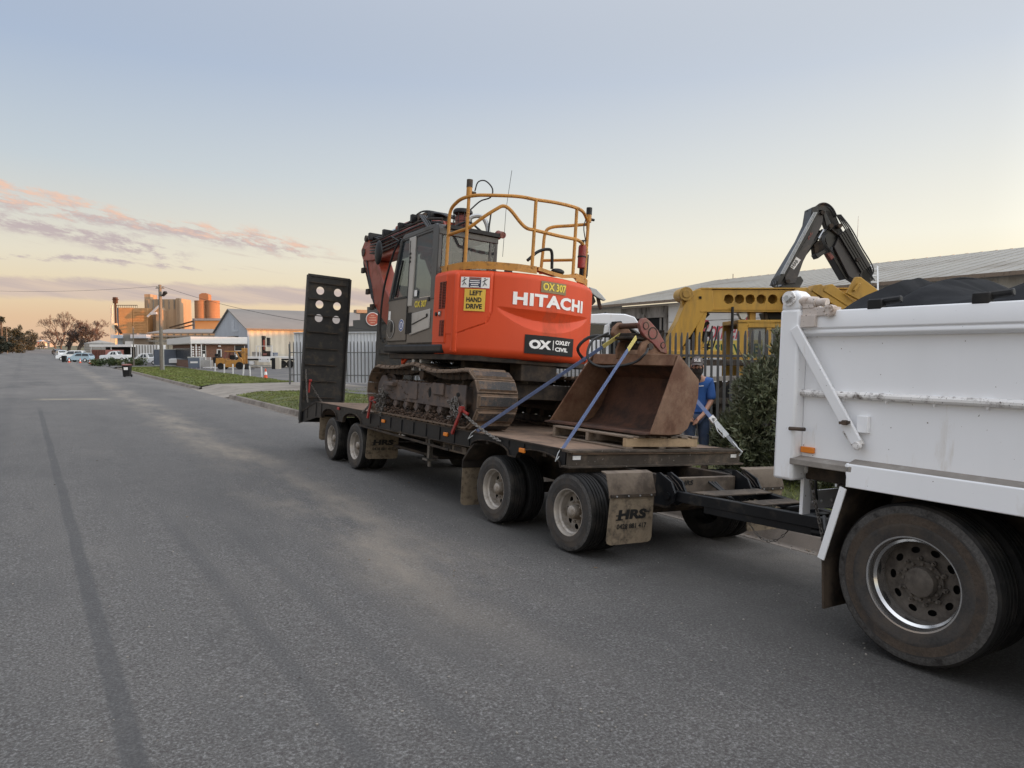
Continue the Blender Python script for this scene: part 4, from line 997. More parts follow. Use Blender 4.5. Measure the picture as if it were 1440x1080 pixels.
# rear of cab
b = MB(); b.box(CX0 + .04, CX1, 3.335, 3.365, 2.2, 3.13); part(ex, 'cab_rear_wall', b, m_cab)
g = MB(); g.box(CX0 + .07, CX1 - .09, 3.345, 3.353, 3.13, 3.72); part(ex, 'rear_window', g, m_glass)
b = MB(); b.box(CX0, CX1, 3.325, 3.37, 3.70, 3.79); b.box(CX1 - .14, CX1 - .10, 3.335, 3.365, 3.13, 3.72); b.box(CX1 - .04, CX1, 3.335, 3.365, 3.13, 3.72); part(ex, 'rear_window_frame', b, m_cab, .008)
g = MB(); g.box(CX1 - .10, CX1 - .04, 3.345, 3.353, 3.13, 3.72); part(ex, 'rear_window', g, m_glass)
b = MB(); b.box(CX1 - .035, CX1 - .005, 3.36, 5.0, 2.2, 2.82); b.box(CX1 - .04, CX1 - .0, 4.1, 4.2, 2.8, 3.78); part(ex, 'cab_right_panel', b, m_cab)
g = MB(); g.prism([(3.45, 2.83), (4.95, 2.83), (4.62, 3.74), (3.45, 3.78)], 'x', CX1 - .025, CX1 - .018); part(ex, 'side_window', g, m_glass)
g = MB(); g.add([(CX0 + .06, 5.0, 2.3), (CX1 - .05, 5.0, 2.3), (CX1 - .05, 4.98, 2.88), (CX1 - .05, 4.66, 3.73), (CX0 + .06, 4.66, 3.73), (CX0 + .06, 4.98, 2.88)], [(0, 1, 2, 5), (5, 2, 3, 4)]); part(ex, 'windscreen', g, m_glass)
b = MB(); b.box(-.95, -.5, 3.75, 4.25, 2.55, 2.68); b.prism([(3.72, 2.6), (3.85, 2.6), (3.72, 3.35), (3.62, 3.35)], 'x', -.95, -.5); b.box(-.83, -.62, 3.63, 3.72, 3.36, 3.55); b.box(-.9, -.55, 3.8, 4.2, 2.25, 2.55); part(ex, 'operator_seat', b, m_black, .03)
b = MB(); b.box(-1.05, -.95, 3.8, 4.5, 2.68, 2.78); b.cyl((-1.0, 4.42, 2.78), (-1.0, 4.46, 2.98), .02, 8); part(ex, 'armrest_console', b, m_black, .01)
# trim on the cab's left side
s_ = MB(); s_.prism([(3.46, 2.37), (3.46, 2.65), (4.16, 2.60), (4.20, 2.45), (4.10, 2.28), (3.95, 2.30)], 'x', CX0 - .018, CX0 + .002); sv = part(rq, 'silver_panel', s_, m_silver, .012)
s_ = MB(); s_.bar((CX0 - .02, 4.02, 2.44), (CX0 - .02, 3.52, 2.54), .012, .014, (1, 0, 0)); s_.cyl((CX0 - .018, 3.53, 2.56), (CX0 - .03, 3.53, 2.56), .022, 8); part(rq, 'panel_latch', s_, m_black)
for i in range(5):
    v_ = MB(); yy = 4.17 - i * .032; v_.bar((CX0 - .022, yy, 2.30 + i * .004), (CX0 - .022, yy + .03, 2.62), .016, .016, (1, 0, 0)); part(rq, 'air_vent', v_, m_black)
t = MB(); t.text('OX 307', lambda u, v: (CX0 - .0055, 4.0 - u, 2.69 + v - u * .02), .40, .10, .04); part(rq, 'lettering', t, m_text_y, smooth=0, fix=False)
b = MB(); b.cyl((CX0, 3.535, 2.79), (CX0 - .012, 3.535, 2.79), .032, 12); part(rq, 'door_catch', b, m_black)
b = MB(); b.box(CX0 - .0065, CX0 - .004, 3.94, 4.03, 2.86, 2.95); part(ex, 'window_sticker', b, m_text_w); 
b = MB(); b.lathe([(.001, -.012), (.13, -.012), (.14, -.004), (.14, 0)], (CX0 - .004, 4.84, 2.39), (1, 0, 0), 24); hd = part(dr, 'door_handle_plate', b, m_cab)
b = MB(); b.ell((CX0 - .018, 4.80, 2.42), (.006, .05, .085), 14, 8); part(dr, 'door_handle', b, m_black, smooth=60)
b = MB(); b.lathe([(.135, -.016), (.145, -.012), (.135, -.008)], (CX0 - .002, 4.84, 2.39), (1, 0, 0), 28, True); part(dr, 'handle_ring', b, m_silver)
b = MB(); b.cyl((CX0 - .004, 4.44, 2.44), (CX0 - .008, 4.44, 2.44), .095, 24); bs_ = part(ex, 'round_sticker', b, m_text_w); b = MB(); b.lathe([(.060, -.0095), (.088, -.0095)], (CX0, 4.44, 2.44), (1, 0, 0), 24); b.box(CX0 - .0098, CX0 - .009, 4.415, 4.465, 2.40, 2.48); part(bs_, 'sticker_mark', b, m_blue, fix=False)
b = MB(); b.box(CX0 - .007, CX0 - .004, 4.88, 4.96, 2.54, 2.68); part(dr, 'paper_sticker', b, m_text_w)
b = MB(); b.box(CX0 - .012, CX0 - .002, 4.255, 4.275, 2.3, 3.72); part(ex, 'door_seal', b, m_black)
b = MB()
for zz in (3.40, 3.46, 3.52): b.bar((CX0 - .012, 4.27, zz), (CX0 - .012, 4.22, zz), .012, .03, (0, 0, 1))
part(ex, 'door_hinge', b, m_black)
b = MB(); b.tube(curve([(CX0 - .02, 4.62, 3.80), (CX0 - .06, 4.80, 3.55), (CX0 - .08, 5.05, 3.0), (CX0 - .07, 5.12, 2.4), (CX0 - .02, 5.06, 2.18)]), .016, 6); part(ex, 'grab_rail', b, m_black)
b = MB(); b.ell((-1.40, 5.14, 3.62), (.045, .12, .20), 14, 8); mi = part(ex, 'mirror', b, m_black, smooth=60); b = MB(); b.tube([(-1.38, 5.1, 3.8), (-1.3, 4.9, 3.86), (-1.2, 4.62, 3.72)], .013, 6); part(mi, 'mirror_arm', b, m_black)
# roof gear
b = MB(); b.cyl((-.63, 3.80, 3.86), (-.63, 3.80, 3.93), .11, 14); b.lathe([(.001, .36), (.13, .36), (.15, .33), (.15, .30), (.0, .30)], (-.63, 3.80, 3.86), (0, 0, 1), 18); bc = part(ex, 'beacon_guard', b, m_black)
b = MB(); b.lathe([(.11, .06), (.11, .25), (.06, .30), (.001, .30)], (-.63, 3.80, 3.86), (0, 0, 1), 16); part(bc, 'beacon_lens', b, m_redfaded)
b = MB()
for i in range(10):
    a = 2 * pi * i / 10; b.bar((-.63 + .14 * cos(a), 3.8 + .14 * sin(a), 3.88), (-.63 + .14 * cos(a), 3.8 + .14 * sin(a), 4.18), .008, .008)
for zz in (3.95, 4.03, 4.11): b.lathe([(.138, 0), (.145, .004), (.138, .008)], (-.63, 3.80, zz), (0, 0, 1), 18, True)
part(bc, 'beacon_cage', b, m_black)
for (x, y, l_) in ((-.74, 3.5, .27), (-.40, 3.40, .33)):
    b = MB(); b.cyl((x, y, 3.86), (x + .03, y, 3.86 + l_), .012, 6); part(ex, 'aerial', b, m_black)
b = MB(); b.tube([(-.25, 3.2, 3.5), (-.24, 3.2, 4.2), (-.18, 3.2, 4.78)], .004, 4); part(ex, 'whip_aerial', b, m_black)
b = MB(); b.tube(curve([(-.62, 3.6, 3.86), (-.62, 3.58, 4.06), (-.48, 3.5, 4.10), (-.40, 3.45, 3.98), (-.38, 3.42, 3.80)]), .035, 8); part(ex, 'intake_hose', b, m_galv)
b = MB(); b.tube(curve([(-.9, 3.6, 3.88), (-.7, 3.5, 3.98), (-.55, 3.45, 3.9), (-.45, 3.42, 3.82)]), .016, 6); b.box(CX0 + .1, CX1, 3.28, 3.34, 3.79, 3.845); part(ex, 'roof_cable', b, m_black)
b = MB(); b.ell((-.25, 3.36, 3.84), (.06, .06, .07), 8, 6); b.cyl((-.22, 3.34, 3.85), (-.22, 3.27, 3.83), .05, 10); part(ex, 'work_lamp', b, m_redfaded)
# --- boom, arm, cylinders
bm = [(4.35, 2.45), (4.9, 2.40), (5.6, 3.1), (6.55, 4.12), (7.2, 4.28), (9.1, 4.25), (9.6, 4.30), (9.72, 4.45), (9.6, 4.60), (9.2, 4.66), (7.5, 4.72), (6.3, 4.74), (5.75, 4.62), (5.2, 4.1), (4.6, 3.1), (4.3, 2.7)]
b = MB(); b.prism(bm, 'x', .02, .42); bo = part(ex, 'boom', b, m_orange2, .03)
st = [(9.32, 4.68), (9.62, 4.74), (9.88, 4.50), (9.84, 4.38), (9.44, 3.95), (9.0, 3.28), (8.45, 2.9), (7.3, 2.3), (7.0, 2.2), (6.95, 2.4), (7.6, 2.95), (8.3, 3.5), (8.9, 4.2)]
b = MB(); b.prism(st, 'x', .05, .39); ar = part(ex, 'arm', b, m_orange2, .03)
for xx in (-.06, .50):
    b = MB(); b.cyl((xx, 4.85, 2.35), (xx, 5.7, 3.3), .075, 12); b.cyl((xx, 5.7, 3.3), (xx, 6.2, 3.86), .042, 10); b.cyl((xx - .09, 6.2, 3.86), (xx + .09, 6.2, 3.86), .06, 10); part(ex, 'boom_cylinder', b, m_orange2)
b = MB(); b.cyl((.22, 6.75, 4.88), (.22, 8.2, 4.86), .07, 12); part(bo, 'arm_cylinder', b, m_orange2)
b = MB(); b.cyl((.22, 8.2, 4.86), (.22, 9.5, 4.78), .04, 10); part(bo, 'cylinder_rod', b, m_chrome)
b = MB(); b.cyl((.22, 9.92, 4.2), (.22, 9.35, 3.5), .065, 12); b.cyl((.22, 9.35, 3.5), (.22, 8.7, 2.95), .038, 8); part(ar, 'bucket_cylinder', b, m_dirtysteel)
b = MB(); b.cyl((-.0, 9.6, 4.5), (.44, 9.6, 4.5), .09, 14); b.cyl((0, 9.5, 4.8), (.44, 9.5, 4.8), .07, 12); b.cyl((0, 6.75, 4.85), (.44, 6.75, 4.85), .06, 12); b.box(.05, .39, 6.6, 6.9, 4.7, 4.9); part(bo, 'boom_pins', b, m_mudsteel)
rnd = random.Random(11)
for i in range(9):
    x = .10 + .035 * i; w = rnd.uniform(-.03, .03)
    h_ = MB(); h_.tube(curve([(x, 5.6, 4.66 + w), (x, 6.2, 4.84 + w * .5), (x - .02, 7.0, 4.80 + .10 * (i % 3)), (x, 7.8, 4.80 + .03 * (i % 2)), (x + .02, 8.7, 4.70 + .06 * (i % 3)), (x, 9.3, 4.80 + w), (x, 9.66, 4.66 + w), (x - .01, 9.74, 4.3), (x, 9.5, 3.95 + w * 2), (x, 9.15 + w * 2, 3.45)], 6), .018 + .006 * (i % 2), 6)
    part(bo, 'hydraulic_hose', h_, m_ins)
for i in range(5):
    h_ = MB(); h_.tube(curve([(-.02, 5.7, 4.40 + .06 * i), (-.05, 6.4, 4.44 + .07 * i), (-.03, 7.4, 4.42 + .07 * i), (-.02, 8.5, 4.38 + .07 * i), (.04, 9.25, 4.44 + .06 * i)], 6), .024, 6); part(bo, 'steel_pipe', h_, m_ins if i % 2 else m_dirtysteel)
for i in range(4):
    h_ = MB(); x = -.04 - .05 * i; h_.tube(curve([(x, 5.0, 3.0), (x - .05, 5.5, 3.9 + .1 * i), (x, 6.0, 4.55), (x + .1, 6.5, 4.82)], 6), .02, 6); part(bo, 'hydraulic_hose', h_, m_ins)
for i in range(5):
    h_ = MB(); h_.tube(curve([(.10, 9.1 + .06 * i, 4.5), (.04 + .015 * i, 9.42, 4.3 - .08 * i), (.04, 9.3 - .06 * i, 3.95 - .12 * i), (.06, 9.05 - .06 * i, 3.6 - .12 * i)], 6), .017, 6); part(ar, 'hydraulic_hose', h_, m_ins)
for (yy, zz) in ((6.3, 4.86), (7.1, 4.95), (7.7, 4.88), (8.5, 4.86), (9.3, 4.90)):
    b = MB(); b.box(.0, .44, yy - .05, yy + .05, zz - .16, zz - .0); part(bo, 'hose_clamp', b, m_black, .01)
for i, (yy, zz) in enumerate(((9.55, 4.0), (9.2, 3.5), (8.9, 3.15))):
    b = MB(); b.box(-.02, .04, yy - .1, yy + .06, zz - .06, zz + .06); part(ar, 'hose_clamp', b, m_dirtysteel, .01)
bo.location.z -= .15; ar.location.z -= .06
# --- deck platform and guard rails
band = [(-1.19, 3.27, 3.235), (-1.17, 3.0, 3.245), (-1.10, 2.82, 3.265), (-.97, 2.66, 3.275), (-.78, 2.53, 3.28), (-.5, 2.40, 3.28), (-.22, 2.335, 3.275)]
def band_part(pts, h, name='platform_edge'):
    mb = MB()
    for a, b_ in zip(pts[:-1], pts[1:]):
        A, B = Vector(a), Vector(b_); d = (B - A).normalized(); n_ = Vector((-d.y, d.x, 0)).normalized() * .006
        mb.loft([A - n_, A + n_, A + n_ - Vector((0, 0, h)), A - n_ - Vector((0, 0, h))], [B - n_, B + n_, B + n_ - Vector((0, 0, h)), B - n_ - Vector((0, 0, h))])
        mb.loft([A, A + Vector((0, .25, 0)), A + Vector((0, .25, -.01)), A - Vector((0, 0, .01))], [B, B + Vector((0, .25, 0)), B + Vector((0, .25, -.01)), B - Vector((0, 0, .01))])
    return part(ex, name, mb, m_yellowrail)
band_part(band, .10)
band_part([(-.20, 2.33, 3.272), (.05, 2.32, 3.235), (.22, 2.33, 3.22), (.40, 2.37, 3.25), (.55, 2.43, 3.27)], .05)
band_part([(.52, 2.42, 3.285), (.78, 2.56, 3.29), (1.0, 2.76, 3.275), (1.12, 2.95, 3.25)], .11)
PR = .024
def pipe(pts, r=PR, n=8, name='guard_rail', sub=5): 
    b = MB(); b.tube(curve(pts, sub) if sub > 1 else pts, r, n); return part(ex, name, b, m_yellowrail)
pipe([(-1.19, 3.14, 3.13), (-1.19, 3.14, 3.70), (-1.19, 3.12, 3.98), (-1.17, 2.98, 4.09), (-1.12, 2.85, 4.14), (-1.02, 2.72, 4.165), (-.88, 2.62, 4.175), (-.62, 2.46, 4.185), (-.45, 2.40, 4.188), (-.28, 2.36, 4.18), (0, 2.33, 4.19), (.30, 2.36, 4.20), (.50, 2.41, 4.20), (.66, 2.50, 4.185), (.86, 2.66, 4.12), (.98, 2.80, 4.06)])
pipe([(-1.19, 3.13, 3.66), (-1.12, 2.92, 3.70), (-1.05, 2.80, 3.74), (-.92, 2.66, 3.88), (-.78, 2.56, 4.00), (-.70, 2.52, 4.045), (-.61, 2.48, 4.0), (-.47, 2.42, 3.84), (-.39, 2.38, 3.775), (-.28, 2.36, 3.765), (.07, 2.33, 3.745), (.3, 2.36, 3.75), (.52, 2.42, 3.76), (.70, 2.52, 3.73), (.86, 2.63, 3.66)])
pb = pipe([(-1.075, 2.82, 3.10), (-1.075, 2.82, 4.16)], PR, 8, 'guard_post', 1)
pipe([(-.285, 2.36, 3.24), (-.285, 2.36, 4.17)], PR, 8, 'guard_post', 1)
pipe([(.45, 2.40, 3.25), (.45, 2.40, 4.19)], PR, 8, 'guard_post', 1)
pipe([(.80, 2.58, 3.25), (.83, 2.60, 4.14)], PR, 8, 'guard_post', 1)
pipe([(.86, 2.64, 4.08), (.60, 2.75, 4.03), (.35, 2.85, 3.98), (.26, 2.88, 3.88), (.24, 2.88, 3.6), (.22, 2.88, 3.28)])
pipe([(.24, 2.88, 3.48), (.58, 2.55, 3.50)], PR * .9, 8, 'guard_rail', 1)
for (x, y, z0) in ((-1.075, 2.82, 4.17), (.84, 2.61, 4.10)):
    b = MB(); b.cyl((x, y, z0), (x, y, z0 + .11), .04, 12); part(ex, 'camera_mount', b, m_yellowrail)
    b = MB(); b.cyl((x, y, z0 + .11), (x, y, z0 + .215), .043, 12); b.cyl((x + .04, y, z0 + .05), (x + .1, y, z0 + .05), .02, 8); part(ex, 'beacon_lamp', b, m_black if x > 0 else m_mudsteel)
b = MB(); b.tube(curve([(-1.0, 2.80, 4.24), (-.98, 2.76, 4.36), (-.9, 2.70, 4.38), (-.82, 2.64, 4.28), (-.84, 2.64, 4.16), (-.95, 2.72, 4.10), (-1.05, 2.80, 3.98)]), .010, 6); part(ex, 'beacon_cable', b, m_ins)
b = MB(); b.tube(curve([(.80, 2.60, 4.2), (.72, 2.56, 4.0), (.80, 2.60, 3.8), (.92, 2.68, 3.5), (.95, 2.72, 3.3)]), .008, 5); part(ex, 'beacon_cable', b, m_ins)
b = MB(); b.tube(curve([(-.30, 2.46, 3.36), (-.14, 2.46, 3.50), (.02, 2.46, 3.56), (.10, 2.46, 3.53), (.12, 2.46, 3.30)]), .022, 8); part(ex, 'exhaust_guard', b, m_black)
b = MB(); b.ell((.22, 2.46, 3.27), (.11, .08, .05), 10, 6); part(ex, 'rear_camera', b, m_black, smooth=60)
b = MB(); b.cyl((.70, 2.54, 3.40), (.70, 2.54, 3.70), .058, 16); b.ell((.70, 2.54, 3.70), (.058, .058, .05), 12, 6); fe = part(ex, 'fire_extinguisher', b, m_red)
b = MB(); b.cyl((.70, 2.54, 3.74), (.70, 2.54, 3.80), .025, 8); b.bar((.66, 2.54, 3.79), (.76, 2.54, 3.81), .02, .02); b.lathe([(.06, -.01), (.064, -.01), (.064, .01), (.06, .01)], (.70, 2.54, 3.56), (0, 0, 1), 14, True); part(fe, 'extinguisher_valve', b, m_black)
b = MB(); b.box(.76, .86, 2.58, 2.66, 3.3, 3.62); part(ex, 'extinguisher_bracket', b, m_black)
b = MB(); b.box(-.35, .0, 3.3, 3.6, 3.12, 3.30); b.cyl((-.2, 3.1, 3.13), (-.2, 3.1, 3.34), .06, 10); b.box(-.2, .06, 3.55, 3.75, 3.28, 3.34); part(ex, 'hood_fittings', b, m_dirtysteel, .01)
b = MB(); b.box(-.24, .05, 4.0, 4.35, 3.55, 3.66); b.cyl((-.1, 4.1, 3.64), (-.1, 4.1, 3.72), .06, 8); part(ex, 'valve_block', b, m_redfaded, .01)
# --- chains and binders holding the tracks
CH = [((-1.22, 5.02, 1.36), (-1.30, 5.32, 1.22), .03), ((-1.29, 5.36, 1.20), (-1.275, 5.78, 1.0), .02), ((-1.22, 2.62, 1.44), (-1.29, 2.30, 1.26), .03), ((-1.29, 2.26, 1.26), (-1.27, 1.34, .985), .03)]
LB = ['chain from the far track frame to its red binder', 'chain from the far red binder down to the trailer edge', 'chain hooked on the near end of the track frame', 'long chain slanting from the near red binder down to the rail by the wheel arch']
for (p, q, s_), lb in zip(CH, LB): solo('lashing_chain', chain_links(p, q, s_, .042, .008, .03), m_chain, lb, 'chain', T, p, 'load chains', smooth=0)
hp = MB(); rnd = random.Random(5)
for i in range(26):
    c = Vector((-1.24 + rnd.uniform(-.03, .03), 5.03 + rnd.uniform(-.10, .10), 1.28 + rnd.uniform(-.19, .14))); d = Vector((rnd.gauss(0, .3), rnd.gauss(0, .5), rnd.gauss(0, 1))).normalized()
    l_ = chain_links(c - d * .09, c + d * .09, .03, .042, .008, .03); hp.add(l_.v, l_.f)
solo('lashing_chain', hp, m_chain, 'bunch of spare chain hung over the far end of the track', 'chain', T, (-1.24, 5.03, 1.28), 'load chains', smooth=0)
hp = MB()
for i in range(16):
    c = Vector((-1.25 + rnd.uniform(-.02, .02), 2.52 + rnd.uniform(-.16, .12), 1.30 + rnd.uniform(-.10, .12))); d = Vector((rnd.gauss(0, .3), rnd.gauss(0, .8), rnd.gauss(0, .8))).normalized()
    l_ = chain_links(c - d * .07, c + d * .07, .03, .042, .008, .03); hp.add(l_.v, l_.f)
solo('lashing_chain', hp, m_chain, 'loose chain end draped near the closer red binder', 'chain', T, (-1.25, 2.5, 1.3), 'load chains', smooth=0)
for (p, q, lb) in (((-1.29, 5.35, 1.25), (-1.30, 5.45, .93), 'red chain binder at the far end of the excavator track'), ((-1.30, 2.26, 1.29), (-1.29, 2.50, .96), 'red chain binder at the near end of the excavator track')):
    b = MB(); b.bar(p, q, .045, .03, (1, 0, 0)); P0 = Vector(p); b.cyl(P0 - Vector((.03, 0, 0)), P0 + Vector((.03, 0, 0)), .045, 10); b.bar(P0, P0 + Vector((.02, -.14, -.05)), .03, .03)
    solo('chain_binder', b, m_red, lb, 'chain binder', T, p, 'red chain binders', .005)
# ------------------------------------------------------------------ loose digging bucket on a pallet
bk = thing('excavator_bucket', 'wide rusty excavator bucket lying mouth to the road on a timber pallet', 'bucket', T, (.1, .8, 1.19))
SR = [(-.17, 0, 1.205), (.10, .02, 1.197), (.34, .07, 1.205), (.46, .085, 1.27), (.56, .10, 1.42), (.63, .11, 1.62), (.64, .12, 1.84), (.25, .064, 2.10)]
SL = [(-.25, 1.74, 1.205), (.04, 1.73, 1.197), (.28, 1.70, 1.205), (.40, 1.68, 1.27), (.50, 1.66, 1.42), (.57, 1.63, 1.62), (.58, 1.60, 1.84), (.20, 1.50, 2.10)]
b = MB(); n_ = len(SR)
NW = 10
b.add([tuple(Vector(p).lerp(Vector(q), j / NW)) for j in range(NW + 1) for p, q in zip(SR, SL)], [(j * n_ + i, j * n_ + i + 1, (j + 1) * n_ + i + 1, (j + 1) * n_ + i) for j in range(NW) for i in range(n_ - 1)])
sh_ = part(bk, 'bucket_shell', b, m_rust, smooth=50, fix=False); so_ = sh_.modifiers.new('thick', 'SOLIDIFY'); so_.thickness = .02; so_.offset = 0
for nm, Sx, dy in (('side_plate', SR, -.012), ('side_plate', SL, .012)):
    b = MB(); A = [Vector(p) + Vector((0, dy, 0)) for p in Sx]; A[0] += Vector((-.03, 0, 0)); A[-1] += Vector((-.02, 0, .01)); b.loft([p - Vector((0, .012, 0)) for p in A], [p + Vector((0, .012, 0)) for p in A]); part(bk, nm, b, m_rustlight, .006)
R0, L0 = Vector(SR[0]), Vector(SL[0])
b = MB(); b.loft([R0 + Vector((-.10, -.01, -.012)), R0 + Vector((.06, -.01, -.005)), R0 + Vector((.06, -.01, .02)), R0 + Vector((-.09, -.01, .012))], [L0 + Vector((-.10, .03, -.012)), L0 + Vector((.06, .03, -.005)), L0 + Vector((.06, .03, .02)), L0 + Vector((-.09, .03, .012))]); part(bk, 'cutting_edge', b, m_rust, .004)
Rt, Lt = Vector(SR[-1]), Vector(SL[-1])
b = MB(); b.loft([Rt + Vector(v) for v in ((-.03, .02, .01), (.03, .02, .0), (-.005, .02, -.13), (-.055, .02, -.12))], [Lt + Vector(v) for v in ((-.03, -.02, .01), (.03, -.02, .0), (-.005, -.02, -.13), (-.055, -.02, -.12))]); part(bk, 'top_beam', b, m_rustlight, .006)
for yy in (.62, 1.02):
    b = MB(); b.prism([(.16, 2.05), (.14, 2.16), (.18, 2.25), (.26, 2.29), (.42, 2.29), (.60, 2.12), (.64, 1.90), (.62, 1.85), (.30, 2.05)], 'y', yy - .02, yy + .02); part(bk, 'bucket_ear', b, m_rustlight, .008)
b = MB(); b.cyl((.30, .57, 2.21), (.30, 1.07, 2.21), .04, 12); part(bk, 'bucket_pin', b, m_mudsteel)
b = MB(); b.loft([Vector((-.45, 1.25, 1.97)), Vector((-.40, 1.25, 2.06)), Vector((.1, 1.25, 2.06)), Vector((.16, 1.25, 1.98))], [Vector((-.1, 1.15, 2.05)), Vector((0, 1.15, 2.14)), Vector((.2, 1.15, 2.2)), Vector((.26, 1.15, 2.06))]) if False else b
# tilt hitch lying on top
hi = thing('tilt_hitch', 'faded red and brown quick hitch standing on top of the rusty bucket', 'hitch', T, (.2, .8, 2.28))
rp_ = [(.095, 2.465), (.14, 2.53), (.20, 2.545), (.28, 2.505), (.40, 2.42), (.56, 2.25), (.585, 2.14), (.47, 2.155), (.34, 2.25), (.20, 2.32), (.13, 2.38)]
b = MB(); b.prism(rp_, 'y', .58, .63); rd = part(hi, 'hitch_plate', b, m_redfaded, .01)
for (x, z, r_) in ((.32, 2.37, .075), (.20, 2.45, .045), (.50, 2.24, .04)):
    b = MB(); b.lathe([(r_ * .82, -.008), (r_, -.008), (r_, .0), (r_ * .82, .0)], (x, .58, z), (0, 1, 0), 24, True); part(rd, 'pin_boss', b, m_dirtysteel)
    b = MB(); b.cyl((x, .58, z), (x, .575, z), r_ * .8, 20); part(rd, 'pin', b, m_redfaded)
b = MB(); b.prism([(.05, 2.36), (.08, 2.44), (.15, 2.50), (.23, 2.49), (.30, 2.43), (.44, 2.31), (.44, 2.28), (.10, 2.28)], 'y', .98, 1.05); part(hi, 'hitch_cheek', b, m_rustlight, .012)
b = MB(); b.cyl((.16, .60, 2.45), (.16, 1.0, 2.45), .035, 14); part(hi, 'cross_shaft', b, m_rust)
b = MB(); b.box(.06, .44, .62, 1.06, 2.285, 2.315); b.box(.1, .3, .7, .95, 2.31, 2.36); part(hi, 'base_plate', b, m_dirtysteel, .006)
b = MB(); b.tube(curve([(.05, 1.08, 2.36), (-.22, 1.05, 2.24), (-.33, .98, 2.03), (-.22, .85, 1.93), (.05, .62, 1.99), (.13, .50, 2.10), (.24, .56, 2.18)]), .016, 6); part(hi, 'hydraulic_hose', b, m_ins)
b = MB(); b.tube(curve([(.1, 1.1, 2.33), (-.1, 1.25, 2.3), (-.2, 1.35, 2.15), (-.05, 1.38, 2.0)]), .02, 6); part(hi, 'hydraulic_hose', b, m_ins)
# pallet
pa = thing('timber_pallet', 'weathered timber pallet under the rusty bucket at the trailer front', 'pallet', T, (.1, .75, 1.03))
PX0, PX1, PY0, PY1 = -.44, .68, .10, 1.45
for i, xx in enumerate((PX0 + .05, PX0 + .02 + .31, (PX0 + PX1) / 2 + .1, PX1 - .25, PX1 - .05)): pass
for j, yy in enumerate((PY0 + .025, (PY0 + PY1) / 2, PY1 - .025)):
    b = MB(); b.box(PX0, PX1, yy - .025, yy + .025, 1.055, 1.152); part(pa, 'bearer', b, m_wood if j == 0 else m_woodold, .005)
for i in range(7):
    xx = PX0 + .055 + i * (PX1 - PX0 - .11) / 6; b = MB(); b.box(xx - .055, xx + .055, PY0 - .01, PY1, 1.154, 1.176); part(pa, 'deck_board', b, m_woodold, .004)
for i in range(3):
    xx = PX0 + .055 + i * (PX1 - PX0 - .11) / 2; b = MB(); b.box(xx - .055, xx + .055, PY0, PY1, 1.034, 1.053); part(pa, 'bottom_board', b, m_woodold, .004)
# webbing straps
def strap(p, q, cut, lb, wid=.05):
    o = thing('ratchet_strap', lb, 'strap', T, p, 'ratchet straps')
    P, Qv = Vector(p), Vector(q); m_ = P.lerp(Qv, cut); b = MB(); b.bar(P.lerp(Qv, .03), m_, wid, .004, (0, 1, .4)); part(o, 'webbing', b, m_strap)
    b = MB(); b.bar(m_, Qv, wid * 1.15, .007, (0, 1, .4)); part(o, 'yellow_sleeve', b, m_strapy)
    d = (Qv - P).normalized(); b = MB(); s_ = d.cross(Vector((0, 1, .4))).normalized() * .03
    b.tube([P + d * .07 + s_, P + d * .0 + s_ * .8, P - d * .05 + Vector((-.01, 0, -.03)), P + d * .0 - s_ * .8, P + d * .07 - s_], .006, 6, closed=True); part(o, 'hook', b, m_galv)
    return o
strap((-1.262, 2.02, 1.0), (.12, .92, 2.345), .88, 'blue webbing strap running from beside the track up to the hitch')
strap((-1.262, .20, .965), (.06, .58, 2.30), .88, 'blue webbing strap crossing the open mouth of the bucket')
o = thing('ratchet_strap', 'grey blue strap with ratchet handled by the man at the far deck edge', 'strap', T, (1.25, -.02, 1.04), 'ratchet straps')
P, Qv = Vector((1.25, -.02, 1.05)), Vector((.55, .95, 2.30)); d = (Qv - P).normalized()
b = MB(); b.bar(P.lerp(Qv, .26), Qv, .05, .004, (0, 1, .4)); part(o, 'webbing', b, m_strap)
b = MB(); b.bar(P + d * .03, P.lerp(Qv, .13), .045, .006, (0, 1, .4)); part(o, 'tail_webbing', b, mat('grey_webbing', (.27, .28, .30), .8))
b = MB(); b.bar(P.lerp(Qv, .11), P.lerp(Qv, .27), .06, .02, (0, 1, .4)); c = P.lerp(Qv, .26); b.bar(c - Vector((0, .03, 0)), c - Vector((0, -.03, 0)), .04, .04); b.tube([P.lerp(Qv, .16), P.lerp(Qv, .14) - Vector((.06, .05, .06)), P.lerp(Qv, .20) - Vector((.07, .05, .06)), P.lerp(Qv, .25)], .008, 6); part(o, 'ratchet', b, m_galv)
b = MB(); b.bar(P.lerp(Qv, .24), P.lerp(Qv, .285), .07, .035, (0, 1, .4)); part(o, 'ratchet_grip', b, m_text_w)
b = MB(); b.tube([P + d * .1, P, P + Vector((.04, -.03, -.04)), P + Vector((.02, -.01, -.09))], .012, 6); part(o, 'hook', b, m_galv)

# ------------------------------------------------------------------ white tipper truck (rear end in view)
tk = thing('tipper_truck', 'white tipper truck with black tarp over its load seen from its rear corner', 'truck', Q, (0, 0, 0))
YF = -4.6
b = MB(); b.box(-1.20, 1.20, YF, 1.13, 1.24, 2.22); part(tk, 'bin_side', b, m_white, .01)
